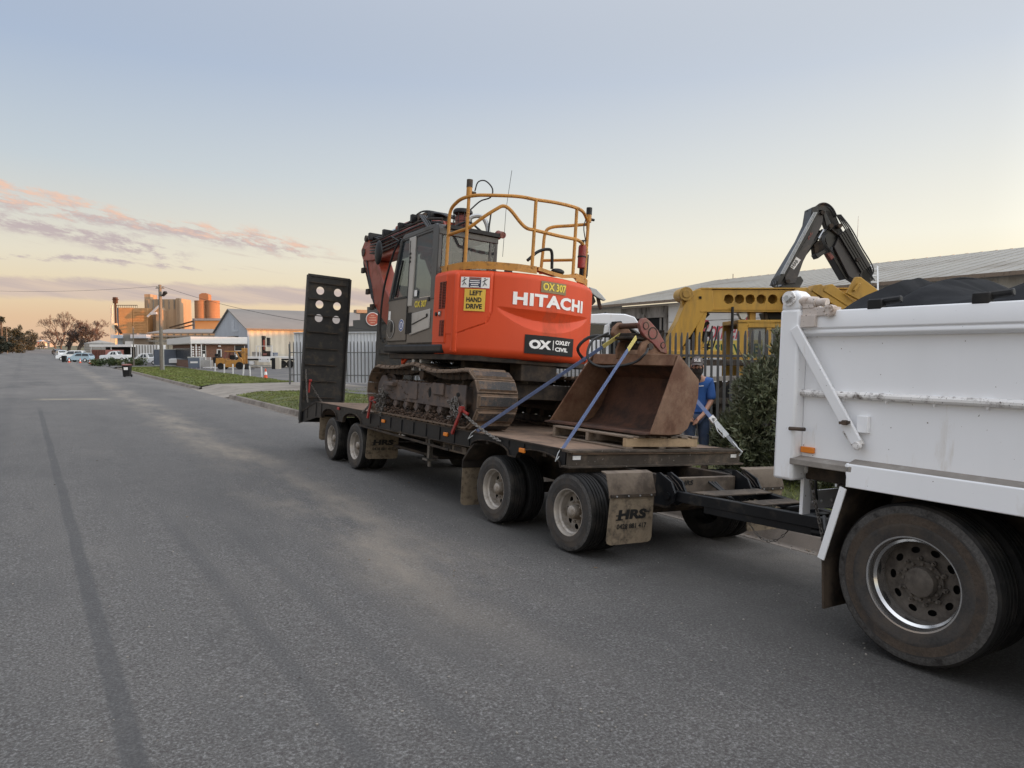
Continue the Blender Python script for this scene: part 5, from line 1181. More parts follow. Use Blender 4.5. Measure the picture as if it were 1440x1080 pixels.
# top rail with rolled lower lip
for sx in (-1, 1):
    X = lambda v: sx * v
    b = MB(); pr = [(X(1.20), 2.345), (X(1.262), 2.34), (X(1.268), 2.33), (X(1.268), 2.215), (X(1.255), 2.205), (X(1.262), 2.195), (X(1.262), 2.175), (X(1.24), 2.160), (X(1.20), 2.155)]
    b.prism(pr, 'y', YF, 1.14); part(tk, 'top_rail', b, m_white, .006)
    b = MB(); b.prism([(X(1.198), 1.265), (X(1.30), 1.245), (X(1.30), 1.20), (X(1.198), 1.20)], 'y', .66, 1.155); part(tk, 'ledge', b, m_ledge, .006)
    b = MB(); b.prism([(X(1.198), 1.29), (X(1.285), 1.262), (X(1.198), 1.25)], 'y', YF, .70); part(tk, 'ledge', b, m_ledge)
    b = MB(); b.prism([(X(1.262), 1.268), (X(1.298), 1.258), (X(1.304), 1.10), (X(1.29), 1.10), (X(1.285), 1.24)], 'y', YF, .70); b.prism([(.70, 1.268), (.715, 1.25), (.69, 1.10), (.67, 1.10), (.68, 1.25)], 'x', min(X(.9), X(1.3)), max(X(.9), X(1.3))); part(tk, 'skirt', b, m_white, .006)
    b = MB(); b.tube([(X(1.225), 1.14, 1.735), (X(1.225), YF, 1.745)], .026, 10); part(tk, 'rope_rail', b, m_whiteworn)
    for i in range(9):
        yy = .80 - i * .31; t_ = MB(); t_.prism([(yy - .03, 1.76), (yy + .03, 1.76), (yy, 1.69)], 'x', min(X(1.20), X(1.225)), max(X(1.20), X(1.225))); part(tk, 'rail_tab', t_, m_white)
    b = MB(); b.box(min(X(1.13), X(1.295)), max(X(1.13), X(1.295)), 1.13, 1.30, 1.075, 2.36); b.prism([(1.13, 2.35), (1.30, 2.35), (1.285, 2.45), (1.24, 2.50), (1.18, 2.50), (1.13, 2.46)], 'x', min(X(1.14), X(1.29)), max(X(1.14), X(1.29))); part(tk, 'corner_post', b, m_white, .022)
    b = MB(); b.cyl((X(1.31), 1.225, 2.44), (X(1.10), 1.225, 2.44), .055, 18); pv = part(tk, 'tailgate_pivot', b, m_whiteworn)
    b = MB(); b.cyl((X(1.335), 1.225, 2.44), (X(1.30), 1.225, 2.44), .022, 12); part(pv, 'pivot_pin', b, m_galv)
    b = MB(); b.cyl((X(1.25), 1.17, 2.42), (X(1.25), 1.02, 2.405), .04, 14); b.cyl((X(1.25), 1.02, 2.405), (X(1.25), .94, 2.40), .03, 12); part(pv, 'pivot_arm', b, m_hinge)
    b = MB(); b.box(min(X(1.20), X(1.30)), max(X(1.20), X(1.30)), 1.0, 1.12, 2.22, 2.31); b.box(min(X(1.2), X(1.28)), max(X(1.2), X(1.28)), .86, 1.12, 2.30, 2.365); b.box(min(X(1.2), X(1.285)), max(X(1.2), X(1.285)), 1.03, 1.12, 2.36, 2.42); part(tk, 'hinge_block', b, m_hinge, .004)
    b = MB(); b.cyl((X(1.24), .90, 2.335), (X(1.30), .90, 2.335), .045, 14)
    for k_ in range(6): a = k_ * pi / 3; b.cyl((X(1.30), .90 + .03 * cos(a), 2.335 + .03 * sin(a)), (X(1.312), .90 + .03 * cos(a), 2.335 + .03 * sin(a)), .008, 6)
    part(tk, 'hinge_flange', b, m_hinge)
    b = MB(); b.bar((X(1.30), 1.165, 2.22), (X(1.255), .66, 1.41), .075, .03, (1, 0, 0)); br = part(tk, 'diagonal_brace', b, m_white, .006)
    b = MB(); b.bar((X(1.245), .74, 1.50), (X(1.245), .645, 1.385), .07, .05, (1, 0, 0)); b.cyl((X(1.25), .65, 1.39), (X(1.28), .65, 1.39), .03, 12); part(br, 'latch_lever', b, m_whiteworn, .006)
    b = MB(); b.cyl((X(1.25), .73, 1.545), (X(1.32), .73, 1.545), .018, 10); b.bar((X(1.30), .77, 1.54), (X(1.30), .69, 1.55), .012, .02); part(br, 'brace_bolt', b, m_mudsteel)
    b = MB(); b.box(min(X(1.20), X(1.24)), max(X(1.20), X(1.24)), .60, .68, 1.48, 1.60); part(tk, 'latch_bracket', b, m_white, .006)
    b = MB(); b.cyl((X(1.31), 1.16, 1.465), (X(1.31), 1.03, 1.47), .014, 8); part(tk, 'post_catch', b, m_mudsteel)
    b = MB(); b.box(min(X(1.20), X(1.225)), max(X(1.20), X(1.225)), 1.01, 1.12, 1.29, 1.335); part(tk, 'side_lamp', b, m_amber, .006)
b = MB(); b.box(-1.14, 1.14, 1.13, 1.24, 1.12, 2.40); part(tk, 'tailgate', b, m_white, .02)
b = MB(); b.box(-1.1, 1.1, YF, 1.15, 1.08, 1.22)
for sx in (-1, 1): b.box(sx * .42 - .04, sx * .42 + .04, YF - 1.5, 1.2, .80, 1.06)
b.box(-.46, .46, .9, 1.2, .72, .9); part(tk, 'chassis', b, m_dirtysteel, .01)
for x0 in (-1.10, -.60):
    b = MB(); b.box(x0, x0 + .10, 1.16, 1.19, .80, 1.20) if x0 < -1 else b.box(x0, x0 + .22, 1.2, 1.22, .98, 1.18); part(tk, 'rear_bracket', b, m_white, .004)
b = MB(); b.box(-1.0, -.56, 1.2, 1.215, .82, .97)
for xx in (-.92, -.80, -.66): b.cyl((xx, 1.2, .88), (xx, 1.19, .88), .014, 8)
part(tk, 'rear_bar_plate', b, m_white, .004)
b = MB(); b.ell((-1.03, 1.12, 1.10), (.05, .04, .035), 12, 8); part(tk, 'rear_lamp', b, m_galv, smooth=60)
part(tk, 'tailgate_chain', chain_links((-1.03, 1.15, 1.07), (-1.05, .97, .50), .0, .036, .005, .022), m_chain, smooth=0, kind='stuff')
for i in range(3):
    h_ = MB(); h_.tube(curve([(-.6 + .1 * i, 1.3, .72), (-.85 - .03 * i, 1.1, .60), (-.95, .98, .72 + .05 * i), (-.8, .9, .95)]), .016, 6); part(tk, 'air_hose', h_, m_ins)
b = MB(); b.tube(curve([(-.92, 1.18, 1.12), (-.93, 1.17, 1.0), (-.9, 1.18, .90)]), .012, 6); part(tk, 'lamp_cable', b, m_ins)
b = MB(); b.bar((-.06, 1.2, .74), (-.06, -.2, .74), .2, .16); b.box(-.25, .15, 1.1, 1.3, .62, .86); b.cyl((-.06, 1.36, .70), (-.06, 1.36, .84), .06, 10); part(tk, 'tow_coupling', b, m_dirtysteel, .01)
w0 = make_wheel(tk, (-1.235, .26, .53), .525, .29, .302, .155, 10, (m_tyre, m_rimdirty, m_rimdirty, m_rimdirty, m_tyre2, m_chrome), .100, .085, 10, 72, .04, 1.45, .66, .021)
lp = MB(); lp.lathe([(.296, -.108), (.302, -.122), (.316, -.128), (.322, -.122), (.318, -.112), (.306, -.108), (.300, -.09), (.292, -.075), (.282, -.062), (.268, -.052), (.264, -.03), (.262, .02)], (-1.09, .26, .53), (1, 0, 0), 72); part(w0[0], 'polished_lip', lp, m_chrome)
fr_ = MB(); fr_.lathe([(.09, -.004), (.135, -.014), (.135, .01)], (-1.235 + .145 - .119 + .155 - .02, .26, .53), (1, 0, 0), 24)
for k_ in range(12): a = k_ * pi / 6; p = Vector((-1.235 + .145 - .119 + .155 - .03, .26 + .118 * cos(a), .53 + .118 * sin(a))); fr_.cyl(p, p - Vector((.022, 0, 0)), .010, 6)
part(w0[0], 'hub_flange', fr_, m_rimdirty)
for yy in (-1.08,):
    for w_ in w0: inst_tree(tk, w_, Matrix.Translation((0, yy - .26, 0)))
for yy in (.26, -1.08):
    M = Matrix.Translation((0, yy, .53)) @ Matrix.Rotation(pi, 4, 'Z') @ Matrix.Translation((0, -.26, -.53))
    for w_ in w0: inst_tree(tk, w_, M)
    b = MB(); b.cyl((-.7, yy, .53), (.7, yy, .53), .09, 10); b.ell((0, yy, .53), (.2, .22, .2), 12, 8); part(tk, 'axle', b, m_dirtysteel)
for sx in (-1, 1):
    b = MB(); xa, xb = (-1.30, -.62) if sx < 0 else (.62, 1.30)
    b.loft([Vector((xa, .705, 1.09)), Vector((xb, .705, 1.09)), Vector((xb, .73, 1.09)), Vector((xa, .73, 1.09))], [Vector((xa, .845, .56)), Vector((xb, .845, .56)), Vector((xb, .87, .56)), Vector((xa, .87, .56))]); mg = part(tk, 'mudguard', b, m_dirtysteel)
    b = MB(); b.loft([Vector((xa + .01, .845, .57)), Vector((xb, .845, .57)), Vector((xb, .86, .57)), Vector((xa + .01, .86, .57))], [Vector((xa + .03, .835, .20)), Vector((xb, .835, .20)), Vector((xb, .85, .20)), Vector((xa + .03, .85, .20))]); part(mg, 'mudflap', b, m_dirtysteel)
    xe = xa if sx < 0 else xb
    b = MB(); b.bar((xe, .715, 1.09), (xe, .858, .56), .012, .05, (0, 1, 0)); part(mg, 'mudguard_edge', b, m_white)
# tarp over hooped bows
BOWS = [.88, .50, -.16, -.82, -1.48, -2.14, -2.8, -3.46, -4.12, YF]
def tarp_fn(u, v):
    x = -1.17 + 2.34 * u; y = .93 + (YF - .93) * v
    k = 1 - (abs(x) / 1.17) ** 2.0
    sag = 1.0
    for a, b_ in zip(BOWS[:-1], BOWS[1:]):
        if b_ <= y <= a: t = (a - y) / (a - b_); sag = 1 - .62 * sin(pi * t) ** 1.1 * (1 - .25 * abs(x)); break
    if y > .88: sag = max(0, 1 - (y - .88) / .05)
    w = .016 * mnoise.noise((x * 2.5 + y * 2, y * 4, 1)) + .042 * mnoise.noise((x * 1.4 + y * 1.8, y * 1.3, 7)) + .018 * mnoise.noise((x * 6 + y * 7, y * 3, 4))
    return (x, y, 2.335 + .335 * k * sag + w * k)
b = MB(); b.grid(tarp_fn, 46, 220); tp = part(tk, 'tarp', b, m_tarp, smooth=70, fix=False); s_ = tp.modifiers.new('thick', 'SOLIDIFY'); s_.thickness = .004
for yy in BOWS[1:]:
    b = MB(); b.tube([(-1.17 + 2.34 * i / 24, yy, 2.318 + .335 * (1 - (abs(-1.17 + 2.34 * i / 24) / 1.17) ** 2)) for i in range(25)], .013, 6); part(tk, 'tarp_bow', b, m_tarp)
    for sx in (-1, 1):
        b = MB(); b.box(sx * 1.235 - .035, sx * 1.235 + .035, yy + .03, yy + .13, 2.33, 2.40); b.cyl((sx * 1.22, yy + .05, 2.385), (sx * 1.22, yy - .08, 2.395), .026, 10); part(tk, 'tarp_clamp', b, m_black, .008)
# cab beyond the frame, so that the truck ends as a truck does
b = MB(); b.prism([(-7.6, .55), (-7.65, 1.5), (-7.4, 2.75), (-7.1, 2.85), (-5.4, 2.85), (-5.3, .7)], 'x', -1.15, 1.15); part(tk, 'cab', b, m_white, .06)
b = MB()
for sx in (-1, 1): b.box(sx * 1.158 - .006, sx * 1.158 + .006, -7.2, -6.1, 1.75, 2.5)
part(tk, 'cab_window', b, m_glassdark)
for sx in (-1, 1):
    b = MB(); b.lathe(tyre_profile(.525, .29, .302), (sx * 1.05, -6.5, .53), (1, 0, 0), 40); b.cyl((sx * .95, -6.5, .53), (sx * 1.15, -6.5, .53), .302, 24); part(tk, 'front_wheel', b, m_tyre)

# ------------------------------------------------------------------ man in a blue shirt behind the deck
def skin(verts, edges, radii, name, m, root=0, sub=2, parent=None, frame=None, smooth=True):
    me = bpy.data.meshes.new(name); me.from_pydata(verts, edges, []); o = bpy.data.objects.new(name, me); COL.objects.link(o)
    sk = o.modifiers.new('skin', 'SKIN'); sk.use_smooth_shade = True
    for i, v in enumerate(me.skin_vertices[0].data):
        r = radii[i]; v.radius = r if isinstance(r, tuple) else (r, r); v.use_root = (i == root)
    sb = o.modifiers.new('sub', 'SUBSURF'); sb.levels = sub; sb.render_levels = sub
    bpy.context.view_layer.update()
    me2 = bpy.data.meshes.new_from_object(o.evaluated_get(bpy.context.evaluated_depsgraph_get()))
    bpy.data.objects.remove(o); me2.name = name; me2.materials.clear(); me2.materials.append(m)
    return me2
m_skin = mat('weathered_skin', (.42, .225, .15), .55, var=.08, scale=14)
m_shirt = mat('royal_blue_shirt', (.035, .115, .36), .85, var=.2, scale=6, dirt=(.03, .07, .2), damt=.3, dscale=6, bump=.1, bscale=20)
m_jeans = mat('blue_denim', (.050, .075, .135), .9, var=.25, scale=7, dirt=(.10, .11, .13), damt=.25, dscale=5, bump=.1, bscale=60)
m_beard = mat('dark_brown_beard', (.020, .014, .011), .9, var=.3, scale=30, bump=.6, bscale=120)
m_cap = mat('brown_grey_cap', (.10, .085, .080), .85, var=.2, scale=12, bump=.1, bscale=100)
mf = Matrix.Translation((8.62, 7.86, gz(8.62, 7.86))) @ Matrix.Rotation(-YAW - radians(16), 4, 'Z')
mn = thing('person', 'bearded man in cap and blue work shirt tightening a strap behind the trailer', 'person', mf)
def addm(me, name, parent=mn):
    o = bpy.data.objects.new(name, me); COL.objects.link(o); o.parent = parent; return o
HZ = 1.0
LHND = Vector((-.02, -.33, .90)); RHND = Vector((-.10, -.30, .96))
V = [(0, .03, 1.0), (0, .02, 1.15), (0, .0, 1.38), (0, -.025, 1.53), (0, -.055, 1.60), (0, -.09, 1.70), (0, -.105, 1.80),
     (.185, .0, 1.49), (.225, -.04, 1.20), (.10, -.24, .985), (.03, -.31, .925),
     (-.185, .0, 1.49), (-.23, -.05, 1.20), (-.16, -.22, 1.02), (-.12, -.28, .97),
     (.10, .03, .94), (.115, -.0, .50), (.125, .05, .10), (-.10, .03, .94), (-.115, -.02, .50), (-.125, .04, .10),
     (.135, -.06, .04), (-.135, -.08, .04)]
Ed = [(0, 1), (1, 2), (2, 3), (3, 4), (4, 5), (5, 6), (3, 7), (7, 8), (8, 9), (9, 10), (3, 11), (11, 12), (12, 13), (13, 14), (0, 15), (15, 16), (16, 17), (17, 21), (0, 18), (18, 19), (19, 20), (20, 22)]
Rd = [(.15, .11), (.14, .105), (.165, .115), (.10, .08), .058, (.075, .092), (.07, .085), .062, .047, .034, .034, .062, .047, .034, .034, .095, .06, .045, .095, .06, .045, .04, .04]
def fingers(V, Ed, Rd, wi, wrist, fwd, side, down):
    """five bent fingers rooted in the palm"""
    for k_, (o_, l_) in enumerate(((-.030, .070), (-.010, .082), (.010, .078), (.030, .062))):
        a = wrist + fwd * .045 + side * o_; b_ = a + fwd * l_ * .5 + down * .012; c = b_ + down * l_ * .5
        i0 = len(V); V += [tuple(a), tuple(b_), tuple(c)]; Rd += [.011, .010, .008]; Ed += [(wi, i0), (i0, i0 + 1), (i0 + 1, i0 + 2)]
    a = wrist + side * -.036 + fwd * .01; b_ = a + side * -.02 + fwd * .03 + down * .01; c = b_ + fwd * .025 + down * .015
    i0 = len(V); V += [tuple(a), tuple(b_), tuple(c)]; Rd += [.012, .011, .009]; Ed += [(wi, i0), (i0, i0 + 1), (i0 + 1, i0 + 2)]
fingers(V, Ed, Rd, 10, Vector(V[10]), Vector((-.45, -.45, -.77)).normalized(), Vector((.6, -.75, .1)).normalized(), Vector((-.6, .35, -.6)).normalized())
fingers(V, Ed, Rd, 14, Vector(V[14]), Vector((.35, -.55, -.75)).normalized(), Vector((-.7, -.65, .1)).normalized(), Vector((.6, .35, -.6)).normalized())
addm(skin(V, Ed, Rd, 'body', m_skin), 'body')
sv_ = [(0, .03, .90), (0, .03, 1.02), (0, .02, 1.15), (0, .0, 1.38), (0, -.02, 1.52), (.19, .0, 1.495), (.215, -.03, 1.30), (.225, -.05, 1.185), (-.19, .0, 1.495), (-.215, -.03, 1.30), (-.23, -.06, 1.185), (0, -.035, 1.555)]
addm(skin(sv_, [(0, 1), (1, 2), (2, 3), (3, 4), (4, 5), (5, 6), (6, 7), (4, 8), (8, 9), (9, 10), (4, 11)], [(.18, .13), (.175, .13), (.17, .125), (.19, .135), (.13, .10), .078, .074, .082, .078, .074, .082, .075], 'shirt', m_shirt, 2), 'shirt')
jv = [(0, .03, 1.0), (.10, .03, .92), (.115, .0, .50), (.125, .05, .12), (-.10, .03, .92), (-.115, -.02, .50), (-.125, .04, .12)]
addm(skin(jv, [(0, 1), (1, 2), (2, 3), (0, 4), (4, 5), (5, 6)], [(.165, .12), .112, .082, .078, .112, .082, .078], 'jeans', m_jeans), 'jeans')
b = MB()
for sx in (-1, 1): b.ell((sx * .13, -.03 - (.02 if sx < 0 else 0), .05), (.055, .15, .06), 12, 8); b.cyl((sx * .125, .045, .05), (sx * .125, .045, .17), .06, 12)
part(mn, 'boots', b, m_guard, smooth=60)
hd_ = Vector((0, -.105, 1.735))
b = MB(); b.grid(lambda u, v: (hd_.x + .098 * cos(2 * pi * u) * cos(v * pi / 2) ** .8, hd_.y + .012 + .122 * sin(2 * pi * u) * cos(v * pi / 2) ** .8, hd_.z + .045 + .108 * sin(v * pi / 2)), 20, 8); cp = part(mn, 'cap', b, m_cap, smooth=70)
b = MB(); b.grid(lambda u, v: (hd_.x + (u - .5) * 2 * .085 * (1 - .25 * v * v), hd_.y - .085 - .085 * v * (1 - .6 * (2 * u - 1) ** 2), hd_.z + .052 - .03 * v - .02 * (2 * u - 1) ** 2), 10, 5); pk = part(cp, 'cap_peak', b, m_cap, smooth=70, fix=False); q_ = pk.modifiers.new('thick', 'SOLIDIFY'); q_.thickness = .006
t = MB(); t.text('SLE', lambda u, v: (hd_.x - .048 + u, hd_.y - .113 + abs(u - .05) * .3 + v * .3, hd_.z + .075 + v), .10, .045, .03); part(cp, 'lettering', t, m_text_w, smooth=0, fix=False)
b = MB(); b.ell((hd_.x, hd_.y - .058, hd_.z - .085), (.082, .075, .085), 16, 10); b.ell((hd_.x, hd_.y - .075, hd_.z - .17), (.062, .055, .095), 14, 8)
for sx in (-1, 1): b.ell((hd_.x + sx * .076, hd_.y - .0, hd_.z - .05), (.018, .045, .07), 8, 6)
part(mn, 'beard', b, m_beard, smooth=70)
b = MB(); b.ell((hd_.x, hd_.y - .105, hd_.z - .012), (.017, .026, .030), 10, 8)
for sx in (-1, 1): b.ell((hd_.x + sx * .088, hd_.y + .012, hd_.z - .01), (.014, .025, .035), 8, 6); b.ell((hd_.x + sx * .045, hd_.y - .085, hd_.z - .02), (.028, .02, .022), 8, 6)
part(mn, 'face', b, m_skin, smooth=70)
b = MB()
for sx in (-1, 1): b.ell((hd_.x + sx * .034, hd_.y - .094, hd_.z + .018), (.015, .008, .008), 8, 6)
part(mn, 'eyes', b, m_black, smooth=70)
b = MB(); b.text('Works', lambda u, v: (-.12 + u, -.142 - .0 * u, 1.42 + v), .09, .022, .01); part(mn, 'chest_logo', b, m_text_w, smooth=0, fix=False) if False else None
b = MB(); b.bar((.03, -.150, 1.425), (.10, -.143, 1.43), .003, .014); part(mn, 'chest_mark', b, m_text_w)
# ------------------------------------------------------------------ bush by the fence
m_leaf = mat('oleander_leaf', (.165, .185, .105), .55, var=.5, scale=1.8, dirt=(.17, .165, .11), damt=.25, dscale=2.5)
m_bark = mat('grey_brown_bark', (.085, .065, .050), .9, var=.3, scale=8, bump=.4)
def lance_bush(lumps, count, rnd, ll=.12, lw=.013):
    vs = []; fs = []
    for i in range(count):
        c, r = rnd.choice(lumps); 
        u = Vector((rnd.gauss(0, 1), rnd.gauss(0, 1), rnd.gauss(0, 1))).normalized(); k = rnd.random() ** .33 * rnd.uniform(.75, 1.06)
        p = Vector((c[0] + u.x * r[0] * k, c[1] + u.y * r[1] * k, c[2] + u.z * r[2] * k))
        if p.z < -.08 or mnoise.noise(p * 2.1) < -.30: continue
        ax = (u * .9 + Vector((rnd.gauss(0, .4), rnd.gauss(0, .4), .75))).normalized()
        for q in range(5):       # a whorl of lance leaves round a shoot
            d = (ax + Vector((rnd.gauss(0, .55), rnd.gauss(0, .55), rnd.gauss(0, .45)))).normalized(); s = d.cross(Vector((rnd.gauss(0, 1), rnd.gauss(0, 1), rnd.gauss(0, 1)))).normalized()
            L_ = ll * rnd.uniform(.6, 1.25); o = len(vs); mid = p + d * L_ * .5 + Vector((0, 0, -.006)); tip = p + d * L_ + Vector((0, 0, -.02 * rnd.random()))
            vs += [p, mid + s * lw, tip, mid - s * lw]; fs.append((o, o + 1, o + 2, o + 3))
    return vs, fs
rnd = random.Random(21)
bu = thing('oleander_bush', 'large dark green narrow leaved bush growing behind the trailer drawbar', 'bush', Matrix.Translation((9.55, 6.65, -.1)) @ Matrix.Scale(1.2, 4, (0, 0, 1)))
lum = [((-.2, .1, 1.15), (.6, .7, .75)), ((-.1, -.2, 1.75), (.35, .4, .4)), ((-.45, .35, 1.0), (.4, .45, .5)), ((0, 0, .85), (.62, .8, 1.0)), ((-.35, .45, .55), (.6, .55, .65)), ((.3, -.6, .9), (.7, .9, 1.05)), ((.05, -.1, 1.5), (.42, .5, .58)), ((.25, -.75, 1.55), (.5, .55, .6)), ((-.5, .75, .4), (.42, .45, .5)), ((-.15, -.5, .45), (.6, .8, .55)), ((.7, -1.5, .9), (.8, .9, 1.1))]
v_, f_ = lance_bush(lum, 13000, rnd)
b = MB(); b.v, b.f = v_, f_; part(bu, 'foliage', b, m_leaf, smooth=0, fix=False, kind='stuff')
b = MB()
for i in range(26):
    a = rnd.random() * 6.28; q = Vector((rnd.gauss(0, .45) - .1, rnd.gauss(-.3, .6), rnd.uniform(.8, 1.7))); b.tube([(q.x * .2, q.y * .3 - .05, 0), tuple(q * .5), tuple(q)], [.018, .013, .005], 5)
part(bu, 'stems', b, m_bark, smooth=60)

# ------------------------------------------------------------------ palisade fence along the depot
m_pal = mat('weathered_galvanised_pale', (.13, .133, .133), .6, .25, var=.2, scale=6, dirt=(.14, .13, .12), damt=.25)
fe = thing('palisade_fence', 'grey steel palisade fence of pointed pales behind man and bush', 'fence', Matrix.Translation((11.3, 9, -.08)))
def pale_mesh(h=2.35, w=.065):
    mb = MB(); mb.loft([(0, -w / 2, .05), (.012, -w / 5, .05), (.012, w / 5, .05), (0, w / 2, .05), (-.004, w / 2, .05), (.008, w / 5, .05), (.008, -w / 5, .05), (-.004, -w / 2, .05)],
                       [(0, -w / 2, h - .1), (.012, -w / 5, h), (.012, w / 5, h), (0, w / 2, h - .1), (-.004, w / 2, h - .1), (.008, w / 5, h), (.008, -w / 5, h), (-.004, -w / 2, h - .1)])
    return mesh_of(mb, m_pal, 'pale', (0, 0, 0), 30)
PALE = pale_mesh()
def palisade(t, p, q, step=.165, railz=(.45, 1.86)):
    p, q = Vector(p), Vector(q); n = int((q - p).length / step); ang = atan2(q.y - p.y, q.x - p.x) - pi / 2
    for i in range(n + 1):
        o = bpy.data.objects.new('pale', PALE); COL.objects.link(o); o.parent = t; o.matrix_basis = Matrix.Translation(p.lerp(q, i / n)) @ Matrix.Rotation(ang, 4, 'Z')
    m_ = max(1, int((q - p).length / 2.75 + .5)); d = (q - p).normalized(); nrm = Vector((-d.y, d.x, 0)) * -.04
    for i in range(m_ + 1):
        b = MB(); c = p.lerp(q, i / m_) + nrm * 1.6; b.box(c.x - .035, c.x + .035, c.y - .035, c.y + .035, -.1, 2.2); po = part(t, 'fence_post', b, m_pal)
    for z in railz:
        b = MB(); b.bar(p + nrm * .6 + Vector((0, 0, z)), q + nrm * .6 + Vector((0, 0, z)), .04, .05); part(t, 'fence_rail', b, m_pal)
ORG[fe.name] = Vector((0, 0, 0))
palisade(fe, (0, -12, 0), (0, 18, 0))
# ------------------------------------------------------------------ depot behind the fence (right)
m_shedroof = mat('weathered_zinc_roof', (.30, .285, .255), .6, .1, var=.12, scale=.5, dirt=(.22, .20, .17), damt=.3, dscale=.25)
m_shedwall = mat('pale_corrugated_wall', (.50, .49, .46), .7, var=.08, scale=.6, dirt=(.32, .29, .25), damt=.25, dscale=.5, streak=True)
m_wallwhite = mat('white_painted_wall', (.76, .74, .71), .7, var=.05, scale=.6, dirt=(.5, .46, .40), damt=.12, dscale=.7, streak=True)
m_grime = mat('grimy_white_frame', (.34, .31, .28), .8, var=.25, scale=1.2, dirt=(.07, .06, .05), damt=.45, dscale=1.2, streak=True)
m_yel = mat('old_yellow_paint', (.43, .24, .03), .55, var=.15, scale=1.5, dirt=(.20, .13, .05), damt=.28, dscale=1.3, streak=True, bump=.05)
m_crane = mat('black_crane_paint', (.009, .0088, .0095), .36, var=.2, dirt=(.10, .09, .08), damt=.2, dscale=2)
def corrugated(x, y0, y1, z0, z1, step=.15, dep=.018, zfn=None):
    """ribbed sheet in a plane x = const running along y"""
    n = int((y1 - y0) / step); mb = MB(); vs = []
    for j in range(2 * n + 1):
        y = y0 + (y1 - y0) * j / (2 * n); xx = x - (dep if j % 2 else 0)
        vs += [(xx, y, z0), (xx, y, z1)]
    mb.add(vs, [(2 * j, 2 * j + 1, 2 * j + 3, 2 * j + 2) for j in range(2 * n)]); return mb
sh = thing('workshop_shed', 'long grey roofed workshop shed with pale walls behind the depot fence', 'shed', Matrix.Translation((32, 10, -.08)))
# local: x into the lot, y along street; far gable at y=29
YN, YE = -62, 29.0
b = corrugated(0, -16, 15.4, 3.0, 5.05, .22); part(sh, 'wall_cladding', b, m_shedwall, smooth=0, fix=False)
b = corrugated(0, 25.8, YE, 0, 4.98, .3); part(sh, 'wall_cladding', b, m_shedwall, smooth=0, fix=False)
b = MB(); b.box(.02, 12, YN, YE, 0, 4.9); part(sh, 'wall', b, m_wallwhite)
b = MB(); b.box(-.04, .0, 3.5, 21.5, 0, 4.62); part(sh, 'white_wall', b, m_wallwhite)
b = MB(); b.box(-.05, -.04, 3.5, 21.5, 3.72, 3.75); part(sh, 'wall_joint', b, m_grime)
rf = MB(); rf.prism([(-.55, 5.02), (13.0, 7.65), (26, 5.0), (26, 4.9), (13, 7.5), (-.55, 4.92)], 'y', YN, YE + .4); part(sh, 'roof', rf, m_shedroof)
b = MB()
for i in range(120): y = YN + .3 + i * .76; b.bar((-.55, y, 5.035), (13.0, y, 7.665), .03, .03)
part(sh, 'roof_ribs', b, m_shedroof, smooth=0)
b = MB(); b.prism([(-.66, 5.06), (-.54, 5.06), (-.54, 4.90), (-.66, 4.90)], 'y', YN, YE + .4); part(sh, 'gutter', b, m_woodold)
b = MB(); b.bar((3, 4.0, 5.75), (7.5, 11, 6.65), .9, .02); part(sh, 'roof_sheet_patch', b, m_wallwhite) if False else None
b = MB(); b.bar((5.2, 1.6, 6.16), (6.2, -6.5, 6.36), .5, .03, (-.19, 0, 1)); part(sh, 'skylight_sheet', b, m_wallwhite)
# doorway bay with a grimy frame
b = MB(); b.box(-.12, .015, 21.6, 25.8, 4.05, 4.75); b.box(-.10, .015, 25.5, 25.8, 0, 4.2); b.box(-.12, .015, 23.4, 23.9, 0, 4.2); b.box(-.1, .015, 21.6, 21.9, 0, 4.2); b.box(-.09, 0, 22.1, 22.25, 0, 4.1); b.box(-.2, -.1, 23.5, 23.8, 3.3, 4.3); part(sh, 'doorway_frame', b, m_grime, .02)
b = MB(); b.box(-.015, .018, 21.9, 23.4, 0, 4.05); b.box(-.015, .018, 23.9, 25.5, 0, 4.05); part(sh, 'dark_doorway', b, m_hole)
b = MB(); b.box(-.04, -.016, 23.9, 25.5, 3.5, 3.62); b.box(-.04, -.016, 24.6, 24.75, 2.4, 3.6); part(sh, 'doorway_rail', b, m_dirtysteel)
# painted sign on the white wall, reading along the street
m_signred = mat('faded_red_lettering', (.60, .085, .11), .7, var=.15, scale=3)
m_signgreen = mat('dark_green_lettering', (.03, .10, .045), .7, var=.15)
m_signyel = mat('yellow_sign_band', (.72, .55, .12), .7, var=.1)
sg = MB(); sg.box(-.055, -.042, 14.6, 20.7, 2.44, 2.56); part(sh, 'sign_band', sg, m_signyel)
sg = MB(); sg.box(-.052, -.042, 14.6, 20.7, 1.72, 2.44); part(sh, 'sign_band', sg, m_signyel)
wf = lambda y0, z0: (lambda u, v: (-.062, y0 - u, z0 + v))
t = MB(); t.text("Romer's", lambda u, v: (-.062, 19.0 - u - v * .1, 2.62 + v), 3.6, 1.2, .0, .95, .3); part(sh, 'sign_lettering', t, m_signred, smooth=0, fix=False)
t = MB(); t.text('DIESEL SERVICE', wf(20.5, 1.80), 5.7, .56, .03); part(sh, 'sign_lettering', t, m_signgreen, smooth=0, fix=False)
t = MB(); t.text('Servicing all', wf(18.2, 1.15), 3.0, .38, .02); part(sh, 'sign_lettering', t, m_text_k, smooth=0, fix=False)
b = MB(); b.box(-.052, -.042, 19.9, 21.1, 3.25, 3.7); part(sh, 'painted_motif', b, m_redfaded); b = MB(); b.box(-.052, -.042, 19.8, 21.2, 2.85, 3.25); part(sh, 'painted_motif', b, m_signyel)
